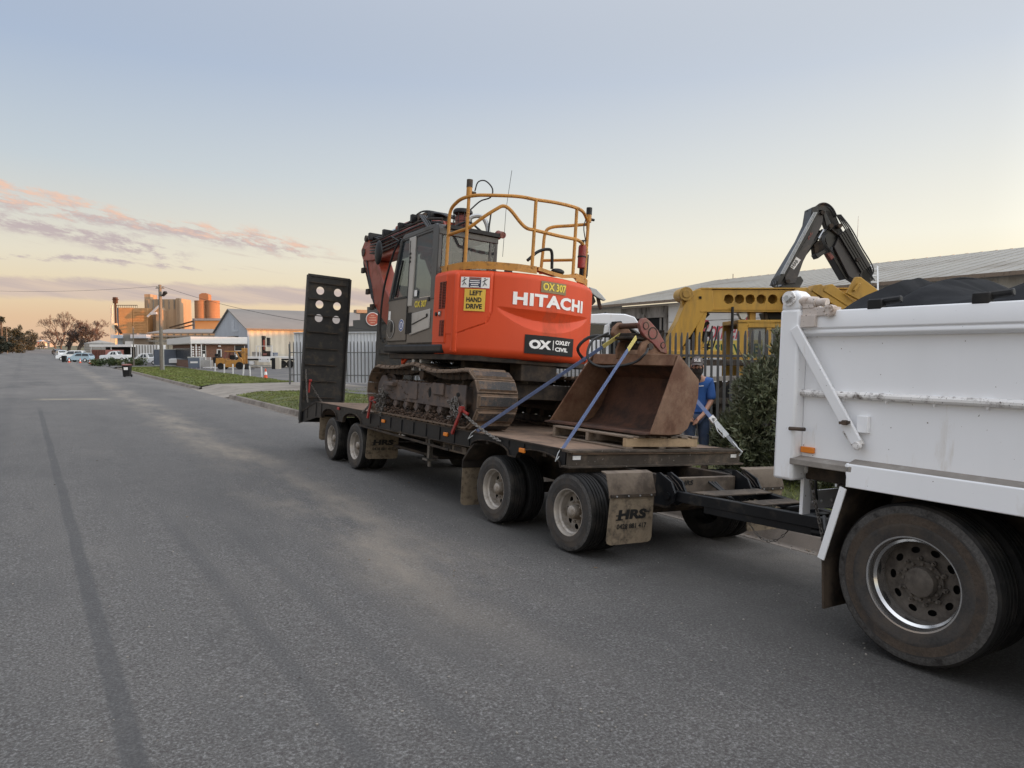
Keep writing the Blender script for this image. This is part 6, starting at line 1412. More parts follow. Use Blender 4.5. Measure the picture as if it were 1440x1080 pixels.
b = MB(); b.tube([(.0, 21, 5.1), (0, 21, 5.5)], .03, 5); b.tube([(13, 27.5, 7.6), (13, 27.5, 8.0)], .03, 5); part(sh, 'roof_vent_pipe', b, m_grime)

def dloc(d): return lambda px, py: ((px - 720) / FPX * d, zat(py, d))
# --- old yellow crane machine, side on to the view
DM = 17.5; FY = Vf(720, DM, 0.0); fy = dloc(DM)
ym = thing('yellow_crane', 'old yellow mobile crane with pierced horizontal boom parked behind the fence', 'crane', FY @ Matrix.Translation((fy(1050, 0)[0], 0, -.08)))
ox = fy(1050, 0)[0]
def Y_(px, py, off=0): x, z = fy(px, py); return (x - ox, z + .08)
def ypoly(name, pts, a, b_, m=m_yel, bevel=.015, par=None): mb = MB(); mb.prism([Y_(*p) for p in pts], 'y', a, b_); return part(par or ym, name, mb, m, bevel)
# boom with round lightening holes (plate with holes + frame)
def pierced(pts_box, holes, y0, y1):
    (x0, z1), (x1, z0) = Y_(*pts_box[0]), Y_(*pts_box[1]); nu, nv = 150, 24; mb = MB(); vs = []; 
    hs = [Y_(*h) for h in holes]; r = 6.6 / FPX * DM
    for j in range(nv + 1):
        for i in range(nu + 1):
            x, z = x0 + (x1 - x0) * i / nu, z0 + (z1 - z0) * j / nv
            for (hx, hz) in hs:
                d = hypot(x - hx, z - hz)
                if r - .02 < d < r + .012 and d > 0: x, z = hx + (x - hx) / d * r, hz + (z - hz) / d * r
            vs.append((x, y0, z))
    fs = []
    for j in range(nv):
        for i in range(nu):
            cx, cz = x0 + (x1 - x0) * (i + .5) / nu, z0 + (z1 - z0) * (j + .5) / nv
            if any(hypot(cx - hx, cz - hz) < r for hx, hz in hs): continue
            a = j * (nu + 1) + i; fs.append((a, a + 1, a + nu + 2, a + nu + 1))
    mb.add(vs, fs); o = part(ym, 'boom', mb, m_yel, smooth=0, fix=False); s_ = o.modifiers.new('thick', 'SOLIDIFY'); s_.thickness = .03
    return o
HL = [(1023.5, 421), (1038.5, 421), (1053.5, 421), (1069, 421), (1085, 421), (1102, 422)]
bm_ = pierced([(984, 408), (1205, 436)], HL, 0, .4)
b = MB(); 
(x0, z1), (x1, z0) = Y_(984, 407), Y_(1205, 437); b.box(x0, x1, -.05, .55, z1, z1 + .03); b.box(x0, x1, -.05, .55, z0 - .03, z0); b.box(x0, x0 + .3, .5, .55, z0, z1); part(bm_, 'boom_flange', b, m_yel)
b = MB()
for h in HL: hx, hz = Y_(*h); b.lathe([(6.6 / FPX * DM, 0), (6.6 / FPX * DM, .12)], (hx, 0, hz), (0, 1, 0), 24)
b.box(x0 + .3, x1, .40, .43, z0, z1 - .0); part(bm_, 'boom_inner_web', b, m_dirtysteel) if False else part(bm_, 'hole_rims', (lambda m_: m_)(b) if False else b, m_yel)
ypoly('gooseneck', [(985, 406), (1000, 407), (1003, 436), (990, 440), (972, 470), (942, 512), (925, 512), (935, 482), (952, 452), (963, 425), (972, 410)], -.03, .5)
b = MB(); cx, cz = Y_(963, 414); b.cyl((cx, -.08, cz), (cx, .6, cz), .17, 20); b.cyl((cx, -.1, cz), (cx, -.08, cz), .10, 16); part(ym, 'boom_head_sheave', b, m_yel, .01)
ypoly('head_bracket', [(958, 416), (968, 422), (966, 440), (960, 434)], .05, .3)
b = MB(); cx, cz = Y_(983, 419); b.box(cx - .03, cx + .03, -.05, .0, cz - .03, cz + .03); part(ym, 'boom_pin', b, m_hole)
ypoly('mast_post', [(978, 436), (990, 436), (986, 462), (984, 520), (970, 520), (972, 470)], .1, .45, m_dirtysteel)
ypoly('mast_post', [(994, 436), (988, 436), (978, 460), (977, 520), (984, 520), (987, 470)], -.02, .1, m_yel)
ypoly('chassis_beam', [(925, 493), (1012, 493), (1012, 503), (925, 503)], -.2, .6)
ypoly('chassis_frame', [(930, 506), (1115, 506), (1115, 514), (930, 514)], -.2, 1.0, m_dirtysteel)
for i, (a, b_) in enumerate((((1000, 440), (930, 505)), ((1003, 452), (950, 505)))):
    mb = MB(); A, B = Y_(*a), Y_(*b_); mb.cyl((A[0], .3 + .2 * i, A[1]), (B[0], .3 + .2 * i, B[1]), .05, 8); part(ym, 'luffing_ram', mb, m_dirtysteel)
rnd = random.Random(8)
mb = MB()
for i in range(46):
    px, py = rnd.uniform(935, 1010), rnd.uniform(458, 512); x, z = Y_(px, py); s = rnd.uniform(.03, .12); mb.box(x - s, x + s, rnd.uniform(.2, .7), .9, z - s * .6, z + s * .6)
part(ym, 'engine', mb, m_dirtysteel, .008)
mb = MB()
for i in range(14):
    px, py = rnd.uniform(940, 1000), rnd.uniform(480, 500); x, z = Y_(px, py); s = rnd.uniform(.03, .09); mb.box(x - s, x + s, .1, .4, z - s, z + s)
part(ym, 'winch_gear', mb, m_yel, .008)
for i in range(8):
    mb = MB(); px = 945 + i * 8; mb.tube(curve([(*Y_(px, 505)[:1], .3, Y_(px, 505)[1]), (Y_(px + 6, 480)[0], .15, Y_(px, 480)[1]), (Y_(px + 12, 458)[0], .25, Y_(px, 458)[1])]), .02, 5); part(ym, 'hydraulic_hose', mb, m_ins)
# cab with big window openings
for pts in ([(1036, 452), (1050, 452), (1050, 535), (1036, 535)], [(1050, 452), (1115, 452), (1115, 461), (1050, 461)], [(1050, 500), (1115, 500), (1115, 535), (1050, 535)], [(1076, 461), (1083, 461), (1083, 500), (1076, 500)], [(1100, 461), (1108, 461), (1108, 500), (1100, 500)]):
    ypoly('cab_panel', pts, -.05, .02); ypoly('cab_panel', pts, 1.2, 1.26)
ypoly('cab_roof', [(1036, 450), (1118, 450), (1116, 456), (1036, 456)], -.05, 1.26)
ypoly('cab_window', [(1050, 461), (1108, 461), (1108, 500), (1050, 500)], .0, .008, m_glass, 0)
ypoly('cab_post', [(1055, 436), (1064, 436), (1064, 452), (1055, 452)], .1, .3); ypoly('cab_post', [(1076, 438), (1080, 438), (1081, 452), (1077, 452)], .1, .2, m_dirtysteel)
ypoly('work_lamp', [(1038, 440), (1050, 438), (1053, 444), (1048, 450), (1043, 449)], .1, .25, m_galv)
mb = MB(); a, b_ = Y_(1028, 432), Y_(1027, 500); mb.cyl((a[0], -.06, a[1]), (b_[0], -.06, b_[1]), .035, 8); part(ym, 'exhaust_pipe', mb, m_black)
mb = MB(); a, b_ = Y_(1030, 443), Y_(1042, 443); mb.cyl((a[0], -.06, a[1]), (b_[0], .15, b_[1]), .012, 6); part(ym, 'lamp_arm', mb, m_black)
ypoly('counterweight_box', [(1085, 438), (1112, 438), (1118, 452), (1090, 452)], .4, 1.0, m_black)
# stacked slanting outriggers and end plate
for k_, sh_x in enumerate((0, 19, 34, 52)):
    pts = [(1112 + sh_x, 404), (1121 + sh_x, 403), (1161 + sh_x * .98, 434), (1163 + sh_x * .98, 440), (1155 + sh_x * .98, 441), (1108 + sh_x, 412)]
    if k_ < 3: ypoly('outrigger_arm', [(p[0], p[1] + (4 if k_ == 0 else 0)) for p in pts], -.5 - .02 * k_, -.15)
ypoly('end_plate', [(1183, 394), (1190, 394), (1226, 421), (1203, 433), (1171, 416)], -.65, -.55)
ypoly('end_plate_rib', [(1178, 412), (1186, 402), (1189, 404), (1181, 414)], -.72, -.65); ypoly('end_plate_rib', [(1199, 430), (1209, 420), (1212, 422), (1204, 432)], -.72, -.65)
ypoly('boom_top_gear', [(1118, 405), (1180, 404), (1182, 410), (1118, 411)], .1, .5, m_redfaded)
for sx in (0, 1):
    for px in (945, 1090): 
        mb = MB(); x, z = Y_(px, 560); mb.lathe(tyre_profile(.5, .3, .28, 3), (x, .2 + sx * 1.0, .5), (0, 1, 0), 24); mb.cyl((x, .1 + sx, .5), (x, .3 + sx, .5), .28, 16); part(ym, 'road_wheel', mb, m_tyre)
# --- black folding loader crane behind it
DC = 20.5; fc = dloc(DC); oc = fc(1148, 0)[0]
kc = thing('loader_crane', 'black folding truck crane standing like an upturned V above the yellow boom', 'crane', Vf(720, DC, 0.0) @ Matrix.Translation((oc, 0, -.08)))
def K_(px, py): x, z = fc(px, py); return (x - oc, z + .08)
def kpoly(name, pts, a, b_, m=m_crane, bevel=.015, par=None): mb = MB(); mb.prism([K_(*p) for p in pts], 'y', a, b_); return part(par or kc, name, mb, m, bevel)
m_craneg = mat('dark_grey_crane_arm', (.042, .037, .037), .45, var=.15, dirt=(.14, .12, .10), damt=.25, dscale=2)
i1 = kpoly('inner_arm', [(1139, 301), (1150, 306), (1146, 322), (1122, 370), (1112, 400), (1098, 402), (1097, 390), (1110, 366), (1132, 325)], -.25, .15, m_craneg)
kpoly('arm_channel', [(1131, 297), (1137, 295), (1141, 303), (1128, 335), (1096, 390), (1090, 402), (1083, 402), (1092, 384), (1118, 340), (1128, 318)], -.32, .2)
mb = MB(); a, b_ = K_(1137, 304), K_(1093, 388); 
for k_ in range(3): mb.cyl((a[0] - .04 * k_, -.36, a[1]), (b_[0] - .04 * k_, -.36, b_[1]), .016, 6)
part(kc, 'hydraulic_pipe', mb, m_galv)
kpoly('knuckle', [(1133, 297), (1139, 294), (1150, 291), (1158, 296), (1166, 305), (1172, 318), (1176, 328), (1170, 333), (1160, 324), (1150, 300), (1140, 300)], -.2, .25)
o_ = kpoly('outer_arm', [(1148, 299), (1158, 301), (1175, 325), (1206, 376), (1217, 400), (1214, 408), (1205, 402), (1186, 390), (1165, 350), (1172, 335), (1160, 325)], -.2, .2, m_craneg)
kpoly('arm_underside', [(1160, 322), (1172, 334), (1166, 352), (1190, 392), (1184, 394), (1160, 355), (1152, 330)], -.1, .3)
for k_ in range(4):
    mb = MB(); a, b_ = K_(1172 + k_ * 2.2, 333 - k_ * 2), K_(1204 + k_ * 2.2, 384 - k_ * 2); mb.bar((a[0], -.24 - .02 * k_, a[1]), (b_[0], -.24 - .02 * k_, b_[1]), .10, .10, (0, 1, 0)); part(kc, 'extension_arm', mb, m_crane, .005)
    mb = MB(); a, b_ = K_(1203, 382 + k_ * 6), K_(1216, 378 + k_ * 6); mb.bar((a[0], -.2, a[1]), (b_[0], -.2, b_[1]), .3, .05, (0, 1, 0)); part(kc, 'arm_clamp', mb, m_crane, .005)
mb = MB(); a, b_ = K_(1150, 328), K_(1124, 362); mb.cyl((a[0], -.05, a[1]), (b_[0], -.05, b_[1]), .075, 12); c = K_(1152, 326); mb.cyl((c[0], -.05, c[1]), (a[0], -.05, a[1]), .05, 10); part(kc, 'lift_cylinder', mb, m_crane)
mb = MB(); a, b_ = K_(1152, 326), K_(1145, 338); mb.cyl((a[0], -.13, a[1]), (b_[0], -.13, b_[1]), .04, 8); part(kc, 'cylinder_rod', mb, m_chrome)
kpoly('hose_reel', [(1138, 346), (1146, 340), (1154, 346), (1153, 358), (1145, 364), (1140, 360)], -.15, .1, m_dirtysteel); kpoly('winch', [(1139, 360), (1152, 353), (1155, 357), (1143, 366)], -.2, .1); kpoly('hook_block', [(1155, 359), (1160, 357), (1166, 364), (1162, 368)], -.2, .0, m_redfaded)
kpoly('arm_link', [(1146, 300), (1150, 300), (1161, 324), (1158, 328), (1152, 322)], -.28, -.2)
kpoly('crane_base', [(1112, 392), (1120, 390), (1124, 396), (1118, 408), (1095, 412), (1092, 404)], -.2, .4); kpoly('crane_column', [(1098, 404), (1118, 404), (1118, 500), (1098, 500)], -.1, .5)
kpoly('truck_bed', [(1075, 500), (1240, 500), (1240, 508), (1075, 508)], -.3, 2.2, m_dirtysteel)
for px in (1095, 1140, 1215): mb = MB(); x, z = K_(px, 0); mb.lathe(tyre_profile(.5, .3, .28, 3), (x, -.1, .5), (0, 1, 0), 20); mb.cyl((x, -.2, .5), (x, 0, .5), .28, 14); part(kc, 'road_wheel', mb, m_tyre)
for k_ in range(6):
    mb = MB(); w = .06 * k_; a = K_(1135 - k_, 299); mb.tube(curve([(a[0], -.3 + w, a[1]), (K_(1142, 292)[0], -.28 + w, K_(0, 292 + k_ * .6)[1]), (K_(1152, 290)[0], -.26 + w, K_(0, 291 + k_ * .5)[1]), (K_(1160, 297)[0], -.3 + w, K_(0, 298)[1]), (K_(1166, 308)[0], -.3 + w, K_(0, 309)[1])]), .018, 6); part(kc, 'hydraulic_hose', mb, m_ins)
for k_ in range(5):
    mb = MB(); mb.tube(curve([(K_(1086 + k_, 390)[0], -.3, K_(0, 390)[1]), (K_(1078 + k_ * 2, 396)[0], -.34, K_(0, 396)[1]), (K_(1078 + k_ * 2, 404)[0], -.32, K_(0, 404 + k_)[1]), (K_(1092, 408)[0], -.28, K_(0, 408)[1])]), .016, 6); part(kc, 'hydraulic_hose', mb, m_ins)
t = MB(); A = K_(1125, 341); dd = Vector((K_(1138, 318)[0] - A[0], K_(1138, 318)[1] - A[1])).normalized()
t.text('XS', lambda u, v: (A[0] + dd.x * u - dd.y * v, -.262, A[1] + dd.y * u + dd.x * v), .22, .16, .02) if False else t.text('XS', lambda u, v: (K_(1123, 338)[0] + dd.x * u + dd.y * v * .9, -.262, K_(1123, 338)[1] + dd.y * u - dd.x * v * .9 + .0), .24, .15, .02)
part(i1, 'lettering', t, m_redfaded, smooth=0, fix=False)
mb = MB(); A, B = K_(1106, 379), K_(1115, 366); mb.bar((A[0], -.256, A[1]), (B[0], -.256, B[1]), .20, .004, (0, 1, 0)) if False else mb.bar((A[0], -.257, A[1]), (B[0], -.257, B[1]), .006, .16, (B[1] - A[1], 0, -(B[0] - A[0]))); dp = part(i1, 'decal', mb, m_text_w)
d2 = Vector((B[0] - A[0], B[1] - A[1])).normalized()
t = MB(); t.text('HIAB', lambda u, v: (A[0] + d2.x * (u + .02) - d2.y * (v - .05), -.264, A[1] + d2.y * (u + .02) + d2.x * (v - .05)), .24, .10, .02); part(dp, 'lettering', t, m_text_k, smooth=0, fix=False)
for k_ in range(4):
    mb = MB(); mb.tube(curve([(K_(1166 + k_ * 2, 306)[0], -.24, K_(0, 306)[1]), (K_(1178 + k_ * 2, 322)[0], -.28 - .03 * k_, K_(0, 326)[1]), (K_(1192 + k_ * 3, 348)[0], -.26, K_(0, 350)[1]), (K_(1210 + k_ * 3, 378)[0], -.24, K_(0, 380)[1]), (K_(1222 - k_ * 3, 392)[0], -.2, K_(0, 396)[1])]), .018, 6); part(kc, 'hydraulic_hose', mb, m_ins)
    mb = MB(); mb.tube(curve([(K_(1150 + k_ * 2, 330)[0], -.2, K_(0, 330)[1]), (K_(1146 + k_, 340)[0], -.3, K_(0, 342)[1]), (K_(1152 + k_ * 3, 350)[0], -.28, K_(0, 352 + k_ * 2)[1]), (K_(1162, 352)[0], -.2, K_(0, 350)[1])]), .014, 6); part(kc, 'hydraulic_hose', mb, m_ins)
for (px, py) in ((1146, 304), (1158, 322), (1170, 322), (1196, 368), (1100, 398)):
    mb = MB(); x, z = K_(px, py); mb.cyl((x, -.34, z), (x, -.2, z), .06, 12); part(kc, 'pivot_pin', mb, m_dirtysteel)
# --- white truck cab behind the bucket
DT = 20.0; ft = dloc(DT); ot = ft(868, 0)[0]
wt = thing('white_truck', 'white truck cab parked behind the fence left of the open doorway', 'truck', Vf(720, DT, 0.0) @ Matrix.Translation((ot, 0, -.08)))
def T_(px, py): x, z = ft(px, py); return (x - ot, z + .08)
def tpoly(name, pts, a, b_, m=m_white, bevel=.03): mb = MB(); mb.prism([T_(*p) for p in pts], 'y', a, b_); return part(wt, name, mb, m, bevel)
tpoly('cab_roof', [(822, 443), (850, 441), (878, 442), (891, 446), (898, 456), (899, 470), (886, 462), (860, 456), (838, 456), (822, 455)], -.1, 1.9)
tpoly('cab_door', [(822, 478), (846, 478), (852, 456), (857, 456), (858, 530), (822, 530)], -.1, .0)
tpoly('cab_pillar', [(849, 458), (856, 455), (851, 492), (847, 520), (842, 520), (845, 490)], -.12, -.02, m_white, .008)
tpoly('cab_body', [(857, 462), (899, 468), (901, 535), (857, 535)], .1, 1.9, m_black)
tpoly('cab_window', [(822, 456), (851, 457), (846, 478), (822, 478)], -.08, -.06, m_glassdark, 0)
tpoly('mirror', [(858, 453), (872, 452), (874, 459), (866, 486), (858, 484)], -.25, -.15, m_black, .02)
tpoly('bumper', [(822, 530), (905, 530), (905, 548), (822, 548)], -.15, 1.9, m_white)
for px in (835, 885): mb = MB(); x, z = T_(px, 0); mb.lathe(tyre_profile(.5, .3, .28, 3), (x, .1, .5), (0, 1, 0), 24); mb.cyl((x, .0, .5), (x, .2, .5), .28, 16); part(wt, 'road_wheel', mb, m_tyre)
mb = MB(); x, z = T_(852, 442); mb.ell((x, .2, z + .03), (.05, .05, .04), 8, 6); part(wt, 'roof_lamp', mb, m_black)
# --- arm of another loader seen past the counterweight
DL = 24.0; fl_ = dloc(DL); ol = fl_(840, 0)[0]
la = thing('telehandler', 'small grey and rust coloured loader machine poking out beside the orange counterweight', 'loader', Vf(720, DL, 0.0) @ Matrix.Translation((ol, 0, -.08)))
def A_(px, py): x, z = fl_(px, py); return (x - ol, z + .08)
def apoly(name, pts, a, b_, m, par=None): mb = MB(); mb.prism([A_(*p) for p in pts], 'y', a, b_); return part(la, name, mb, m, .015)
apoly('arm', [(828, 404), (838, 407), (845, 414), (852, 422), (849, 423), (840, 419), (832, 413)], 0, .3, m_galv)
apoly('arm_end', [(839, 418), (844, 421), (847, 434), (844, 436), (841, 428)], .1, .3, m_rust)
apoly('arm_link', [(828, 412), (834, 414), (838, 424), (834, 429), (829, 424)], .1, .4, m_dirtysteel)
apoly('mast', [(822, 410), (832, 410), (832, 540), (822, 540)], .2, .5, m_dirtysteel)
mb = MB()
for px in (824, 832): x, z = A_(px, 0); mb.cyl((x, .2, .45), (x, .5, .45), .45, 16)
part(la, 'wheels', mb, m_tyre)
# --- ladder and aerial
ldm = Vf(720, 29.6, 0.0); fl2 = dloc(29.6)
ld = thing('ladder', 'white aluminium ladder leaning on the shed eave', 'ladder', ldm)
def L_(px, py): x, z = fl2(px, py); return x, z
m_alu = mat('white_aluminium', (.68, .68, .67), .4, .4, var=.08)
for (a, b_) in (((1231, 372), (1213, 470)), ((1241, 373), (1224, 470))):
    mb = MB(); A, B = L_(*a), L_(*b_); mb.bar((A[0], .6, A[1]), (B[0], -.6, B[1]), .06, .09); part(ld, 'stile', mb, m_alu)
for k_ in range(10):
    t_ = (k_ + .5) / 10; A, B = L_(1231 - 18 * t_, 372 + 98 * t_), L_(1241 - 17 * t_, 373 + 97 * t_); mb = MB(); mb.cyl((A[0], .6 - 1.2 * t_, A[1]), (B[0], .6 - 1.2 * t_, B[1]), .025, 6); part(ld, 'rung', mb, m_alu)
A, B = L_(1222, 298), L_(1219, 400); mb = MB(); mb.tube([(B[0], 1.2, B[1] - 1), ((A[0] + B[0]) / 2, 1.2, (A[1] + B[1]) / 2), (A[0], 1.2, A[1])], [.035, .022, .008], 6)
solo('radio_aerial', mb, m_galv, 'thin tall whip aerial rising above the ladder and shed roof', 'aerial', ldm)
# boundary fence at the left end of the depot: white corrugated wall with palisade in front
bfm = Vf(515, 40, .08, radians(-14))
bw = thing('corrugated_fence', 'white corrugated sheet wall beyond the raised ramps', 'fence', bfm)
m_whitesheet = mat('white_corrugated_sheet', (.55, .57, .60), .6, var=.06, scale=1, dirt=(.36, .36, .36), damt=.18, dscale=.9, streak=True)
b = corrugated(0, -9, 4.5, 0, 2.85, .20, .05); b.xf(Matrix.Rotation(-pi / 2, 4, "Z") @ Matrix.Scale(-1, 4, (0, 1, 0))); part(bw, "sheet", b, m_whitesheet, smooth=0, fix=False)
b = MB(); b.bar((-4.5, -.02, 2.86), (9, -.02, 2.86), .12, .05); part(bw, 'capping', b, m_whitesheet)
bp = thing('palisade_fence', 'short dark palisade fence in front of the white corrugated wall', 'fence', bfm @ Matrix.Translation((0, -.45, 0)))
palisade(bp, (-4.5, 0, 0), (9, 0, 0), .22, (.45, 1.72))

# dark steel frames and an old truck chassis lying behind the fence
jk = thing('trailer_frame', 'dark steel trailer frame with diagonal bars lying behind the palisade fence', 'trailer frame', Vf(985, 15.6, -.075)); q3 = .0156
def jx(nm, a, b_, w, m=m_dirtysteel, y=0): mb = MB(); mb.bar(((a[0] - 985) * q3, y, (600 - a[1]) * q3), ((b_[0] - 985) * q3, y, (600 - b_[1]) * q3), w, w); return part(jk, nm, mb, m, .004)
jx('top_rail', (890, 516), (1090, 512), .10, m_grime); jx('lower_rail', (890, 545), (1090, 545), .12); jx('bottom_rail', (890, 580), (1090, 580), .12)
for i in range(6): jx('diagonal_bar', (900 + i * 32, 545 if i % 2 else 516), (932 + i * 32, 516 if i % 2 else 545), .05)
for i in range(7): jx('upright', (895 + i * 30, 516), (895 + i * 30, 598), .07, y=.1)
mb = MB(); mb.box(-1.6, 1.7, .4, .5, .25, 1.25); part(jk, 'dark_side_panel', mb, m_black)
for px in (905, 935, 1010, 1060): mb = MB(); mb.lathe(tyre_profile(.45, .28, .26, 3), ((px - 985) * q3, .25, .45), (0, 1, 0), 20); part(jk, 'tyre', mb, m_tyre)
# ------------------------------------------------------------------ left background: yard, offices, silos, cars, trees
m_brick = mat('brown_brick', (.175, .090, .060), .85, var=.2, scale=2, dirt=(.10, .06, .045), damt=.3, dscale=5, fine=.25, bscale=9)
m_bluegrey = mat('blue_grey_cladding_and_shade', (.40, .44, .50), .6, var=.08, scale=.5)
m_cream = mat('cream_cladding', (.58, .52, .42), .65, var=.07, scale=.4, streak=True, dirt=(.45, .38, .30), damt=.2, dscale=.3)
m_fascia = mat('white_fascia', (.66, .65, .64), .6, var=.05)
m_greyroof = mat('grey_metal_roof', (.205, .19, .17), .6, .1, var=.1, scale=.3)
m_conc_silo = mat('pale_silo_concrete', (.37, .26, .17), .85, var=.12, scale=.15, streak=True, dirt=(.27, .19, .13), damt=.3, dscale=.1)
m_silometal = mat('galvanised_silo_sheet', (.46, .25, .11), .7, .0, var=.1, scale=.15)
m_bluewall = mat('blue_grey_steel_panel', (.105, .125, .165), .6, var=.1, scale=1)
m_gravel = mat('window_dark', (.02, .022, .025), .2, var=.1)
def boxthing(name, lbl, cat, frame, w, d, h, m, group=None):
    t = thing(name, lbl, cat, frame, group=group); b = MB(); b.box(-w / 2, w / 2, 0, d, 0, h); part(t, 'wall', b, m); return t

# gable shed: gable end to the street, long side to the camera
GX, GY = 20.8, 92.6
gs = thing('gable_shed', 'tall gabled shed with end wall coloured blue grey for shade and long sunlit cream side', 'shed', Matrix.Translation((GX, GY, -.13)))
EH, RH, GW, GL = 4.85, 7.75, 21, 62
b = MB(); b.prism([(0, 0), (GW, 0), (GW, EH), (GW / 2, RH), (0, EH)], 'x', 0, .2); part(gs, 'gable_wall', b, m_bluegrey)  # end wall's shade is put into its blue grey colour
b = MB(); n = int(GL / .75)
vs = []
for j in range(2 * n + 1): xx = GL * j / (2 * n); vs += [(xx, -.03 if j % 2 else .03, 0), (xx, -.03 if j % 2 else .03, EH)]
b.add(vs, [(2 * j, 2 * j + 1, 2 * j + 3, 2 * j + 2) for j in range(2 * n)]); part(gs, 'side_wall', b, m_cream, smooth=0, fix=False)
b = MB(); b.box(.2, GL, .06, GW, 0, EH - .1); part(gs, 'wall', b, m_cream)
b = MB(); b.prism([(-.3, EH - .02), (GW / 2, RH + .08), (GW + .3, EH - .02), (GW + .3, EH - .12), (GW / 2, RH - .06), (-.3, EH - .12)], 'x', -.25, GL); part(gs, 'roof', b, m_greyroof)
b = MB(); b.box(-.2, GL, -.42, -.3, EH - .2, EH); part(gs, 'gutter', b, m_woodold)
b = MB(); b.box(18, GL, GW / 2 - .6, GW / 2 + .6, RH + .02, RH + .5); part(gs, 'ridge_vent', b, m_woodold)
b = MB(); b.box(-.05, 0, GW / 2 - 3.2, GW / 2 - 1.6, 4.6, 6.2); b.box(-.05, 0, GW / 2 - 5.4, GW / 2 - 3.2, 4.6, 4.85); part(gs, 'wall_patch', b, mat('pale_wall_patch', (.47, .51, .57), .6))
b = MB(); b.box(-.5, 0, 5.0, 9.6, 2.9, 4.0); part(gs, 'gable_canopy', b, m_gravel, .03)
b = MB(); b.box(14, 22, -.05, -.03, 0, 2.6); part(gs, 'side_door', b, m_fascia); b = MB(); b.box(13.8, 22.2, -.09, -.03, 2.6, 2.8); part(gs, 'door_rail', b, m_woodold)

# brick office with a deep white fascia
of = thing('brick_office', 'low brown brick office with deep white fascia in front of the gabled shed', 'office', Matrix.Translation((13.9, 90.5, -.13)))
b = MB(); b.box(.6, 6.3, .8, 19, 0, 3.4); part(of, 'wall', b, m_brick)
b = MB(); b.box(0, 6.4, 0, .15, 2.92, 3.72); b.box(0, .15, .15, 20, 2.92, 3.72); part(of, 'fascia', b, m_fascia, .02)
b = MB(); b.box(.15, 6.4, .15, 20, 3.52, 3.66); part(of, 'roof', b, m_greyroof)
b = MB(); b.box(0, 6.4, .1, .9, 2.86, 2.94); b.box(.1, .7, .9, 20, 2.86, 2.94); part(of, 'soffit', b, m_fascia)
for (a, c_, z0, z1) in ((1.35, 1.75, .9, 2.7), (5.1, 6.2, .9, 2.7)):
    b = MB(); b.box(a, c_, .74, .80, z0, z1); w = part(of, 'window', b, m_gravel); b = MB(); b.box(a - .05, a, .70, .8, z0, z1); b.box(c_, c_ + .05, .70, .8, z0, z1); b.box(a, c_, .70, .78, z1 - .65, z1 - .6); part(w, 'window_frame', b, m_fascia)
    b = MB(); b.box(a + .08, a + .32, .72, .735, z0 + .4, z0 + .8); part(w, 'window_poster', b, m_text_w)
b = MB(); b.box(3.1, 3.45, .72, .80, 0, 2.15); d_ = part(of, 'door', b, m_gravel); b = MB(); b.box(3.0, 3.1, .68, .8, 0, 2.25); b.box(3.45, 3.55, .68, .8, 0, 2.25); b.box(3.1, 3.45, .68, .8, 2.15, 2.25); part(d_, 'door_frame', b, m_fascia)
b = MB(); b.box(3.15, 3.45, .5, .8, 2.55, 2.68); part(of, 'porch_light', b, m_text_w)
b = MB(); b.box(1.3, 6.3, .55, .62, 0, .85); part(of, 'low_wall', b, m_fascia)
for i, xx in enumerate((.10, .62, 1.2)):
    b = MB(); b.box(xx - .05, xx + .05, .16, .26, 0, 2.86); part(of, 'verandah_post', b, m_fascia)
for i in range(3):
    b = MB()
    for z in range(9): b.box(.22 + i * .34, .42 + i * .34, .28, .36, .25 + z * .27, .40 + z * .27)
    part(of, 'breeze_block_screen', b, m_fascia, kind='stuff')
b = MB(); b.box(.58, .598, 3, 18, .9, 2.4); part(of, 'side_window', b, m_gravel)

# long roofed buildings further on
def longhouse(lbl, px0, px1, d, ytop, yeave, ybase, mw, mr, name='warehouse', turn=0, depth=18, m2=None):
    w = (px1 - px0) / FPX * d; t = thing(name, lbl, 'warehouse', Vf((px0 + px1) / 2, d, None, turn)); z0 = t.matrix_world.translation.z
    ze, zt = zat(yeave, d) - z0, zat(ytop, d) - z0
    b = MB(); b.box(-w / 2, w / 2, 0, depth, 0, ze); part(t, 'wall', b, mw)
    b = MB(); b.prism([(-.5, ze), (depth / 2, zt), (depth + .5, ze), (depth + .5, ze - .2), (depth / 2, zt - .25), (-.5, ze - .2)], 'x', -w / 2 - .6, w / 2 + .6); part(t, 'roof', b, mr)
    return t, w, ze, zt
t, w, ze, zt = longhouse('long low warehouse with grey roof and sunlit cream wall behind the brick office', 213, 330, 150, 461, 468, 500, m_cream, m_greyroof)
b = MB(); b.box(-w / 2, w / 2, -1.2, -.2, ze - .9, ze - .55); b.box(-w / 2, w / 2, -2.0, -1.2, ze - 1.9, ze - 1.6); part(t, 'awning', b, m_greyroof)
for i in range(12): b = MB(); xx = -w / 2 + (i + .5) * w / 12; b.box(xx - .06, xx + .06, -.1, .0, 0, ze); part(t, 'wall_seam', b, m_greyroof)
t = thing('grey_office', 'modern grey two storey office with flat roofs left of the tall pole', 'office', Vf(192, 150)); z0 = t.matrix_world.translation.z
k_ = 150 / FPX
def gbox(t, nm, px0, px1, py0, py1, y0, y1, m, c=192, d=150):
    b = MB(); b.box((px0 - c) * d / FPX, (px1 - c) * d / FPX, y0, y1, zat(py1, d) - z0, zat(py0, d) - z0); return part(t, nm, b, m)
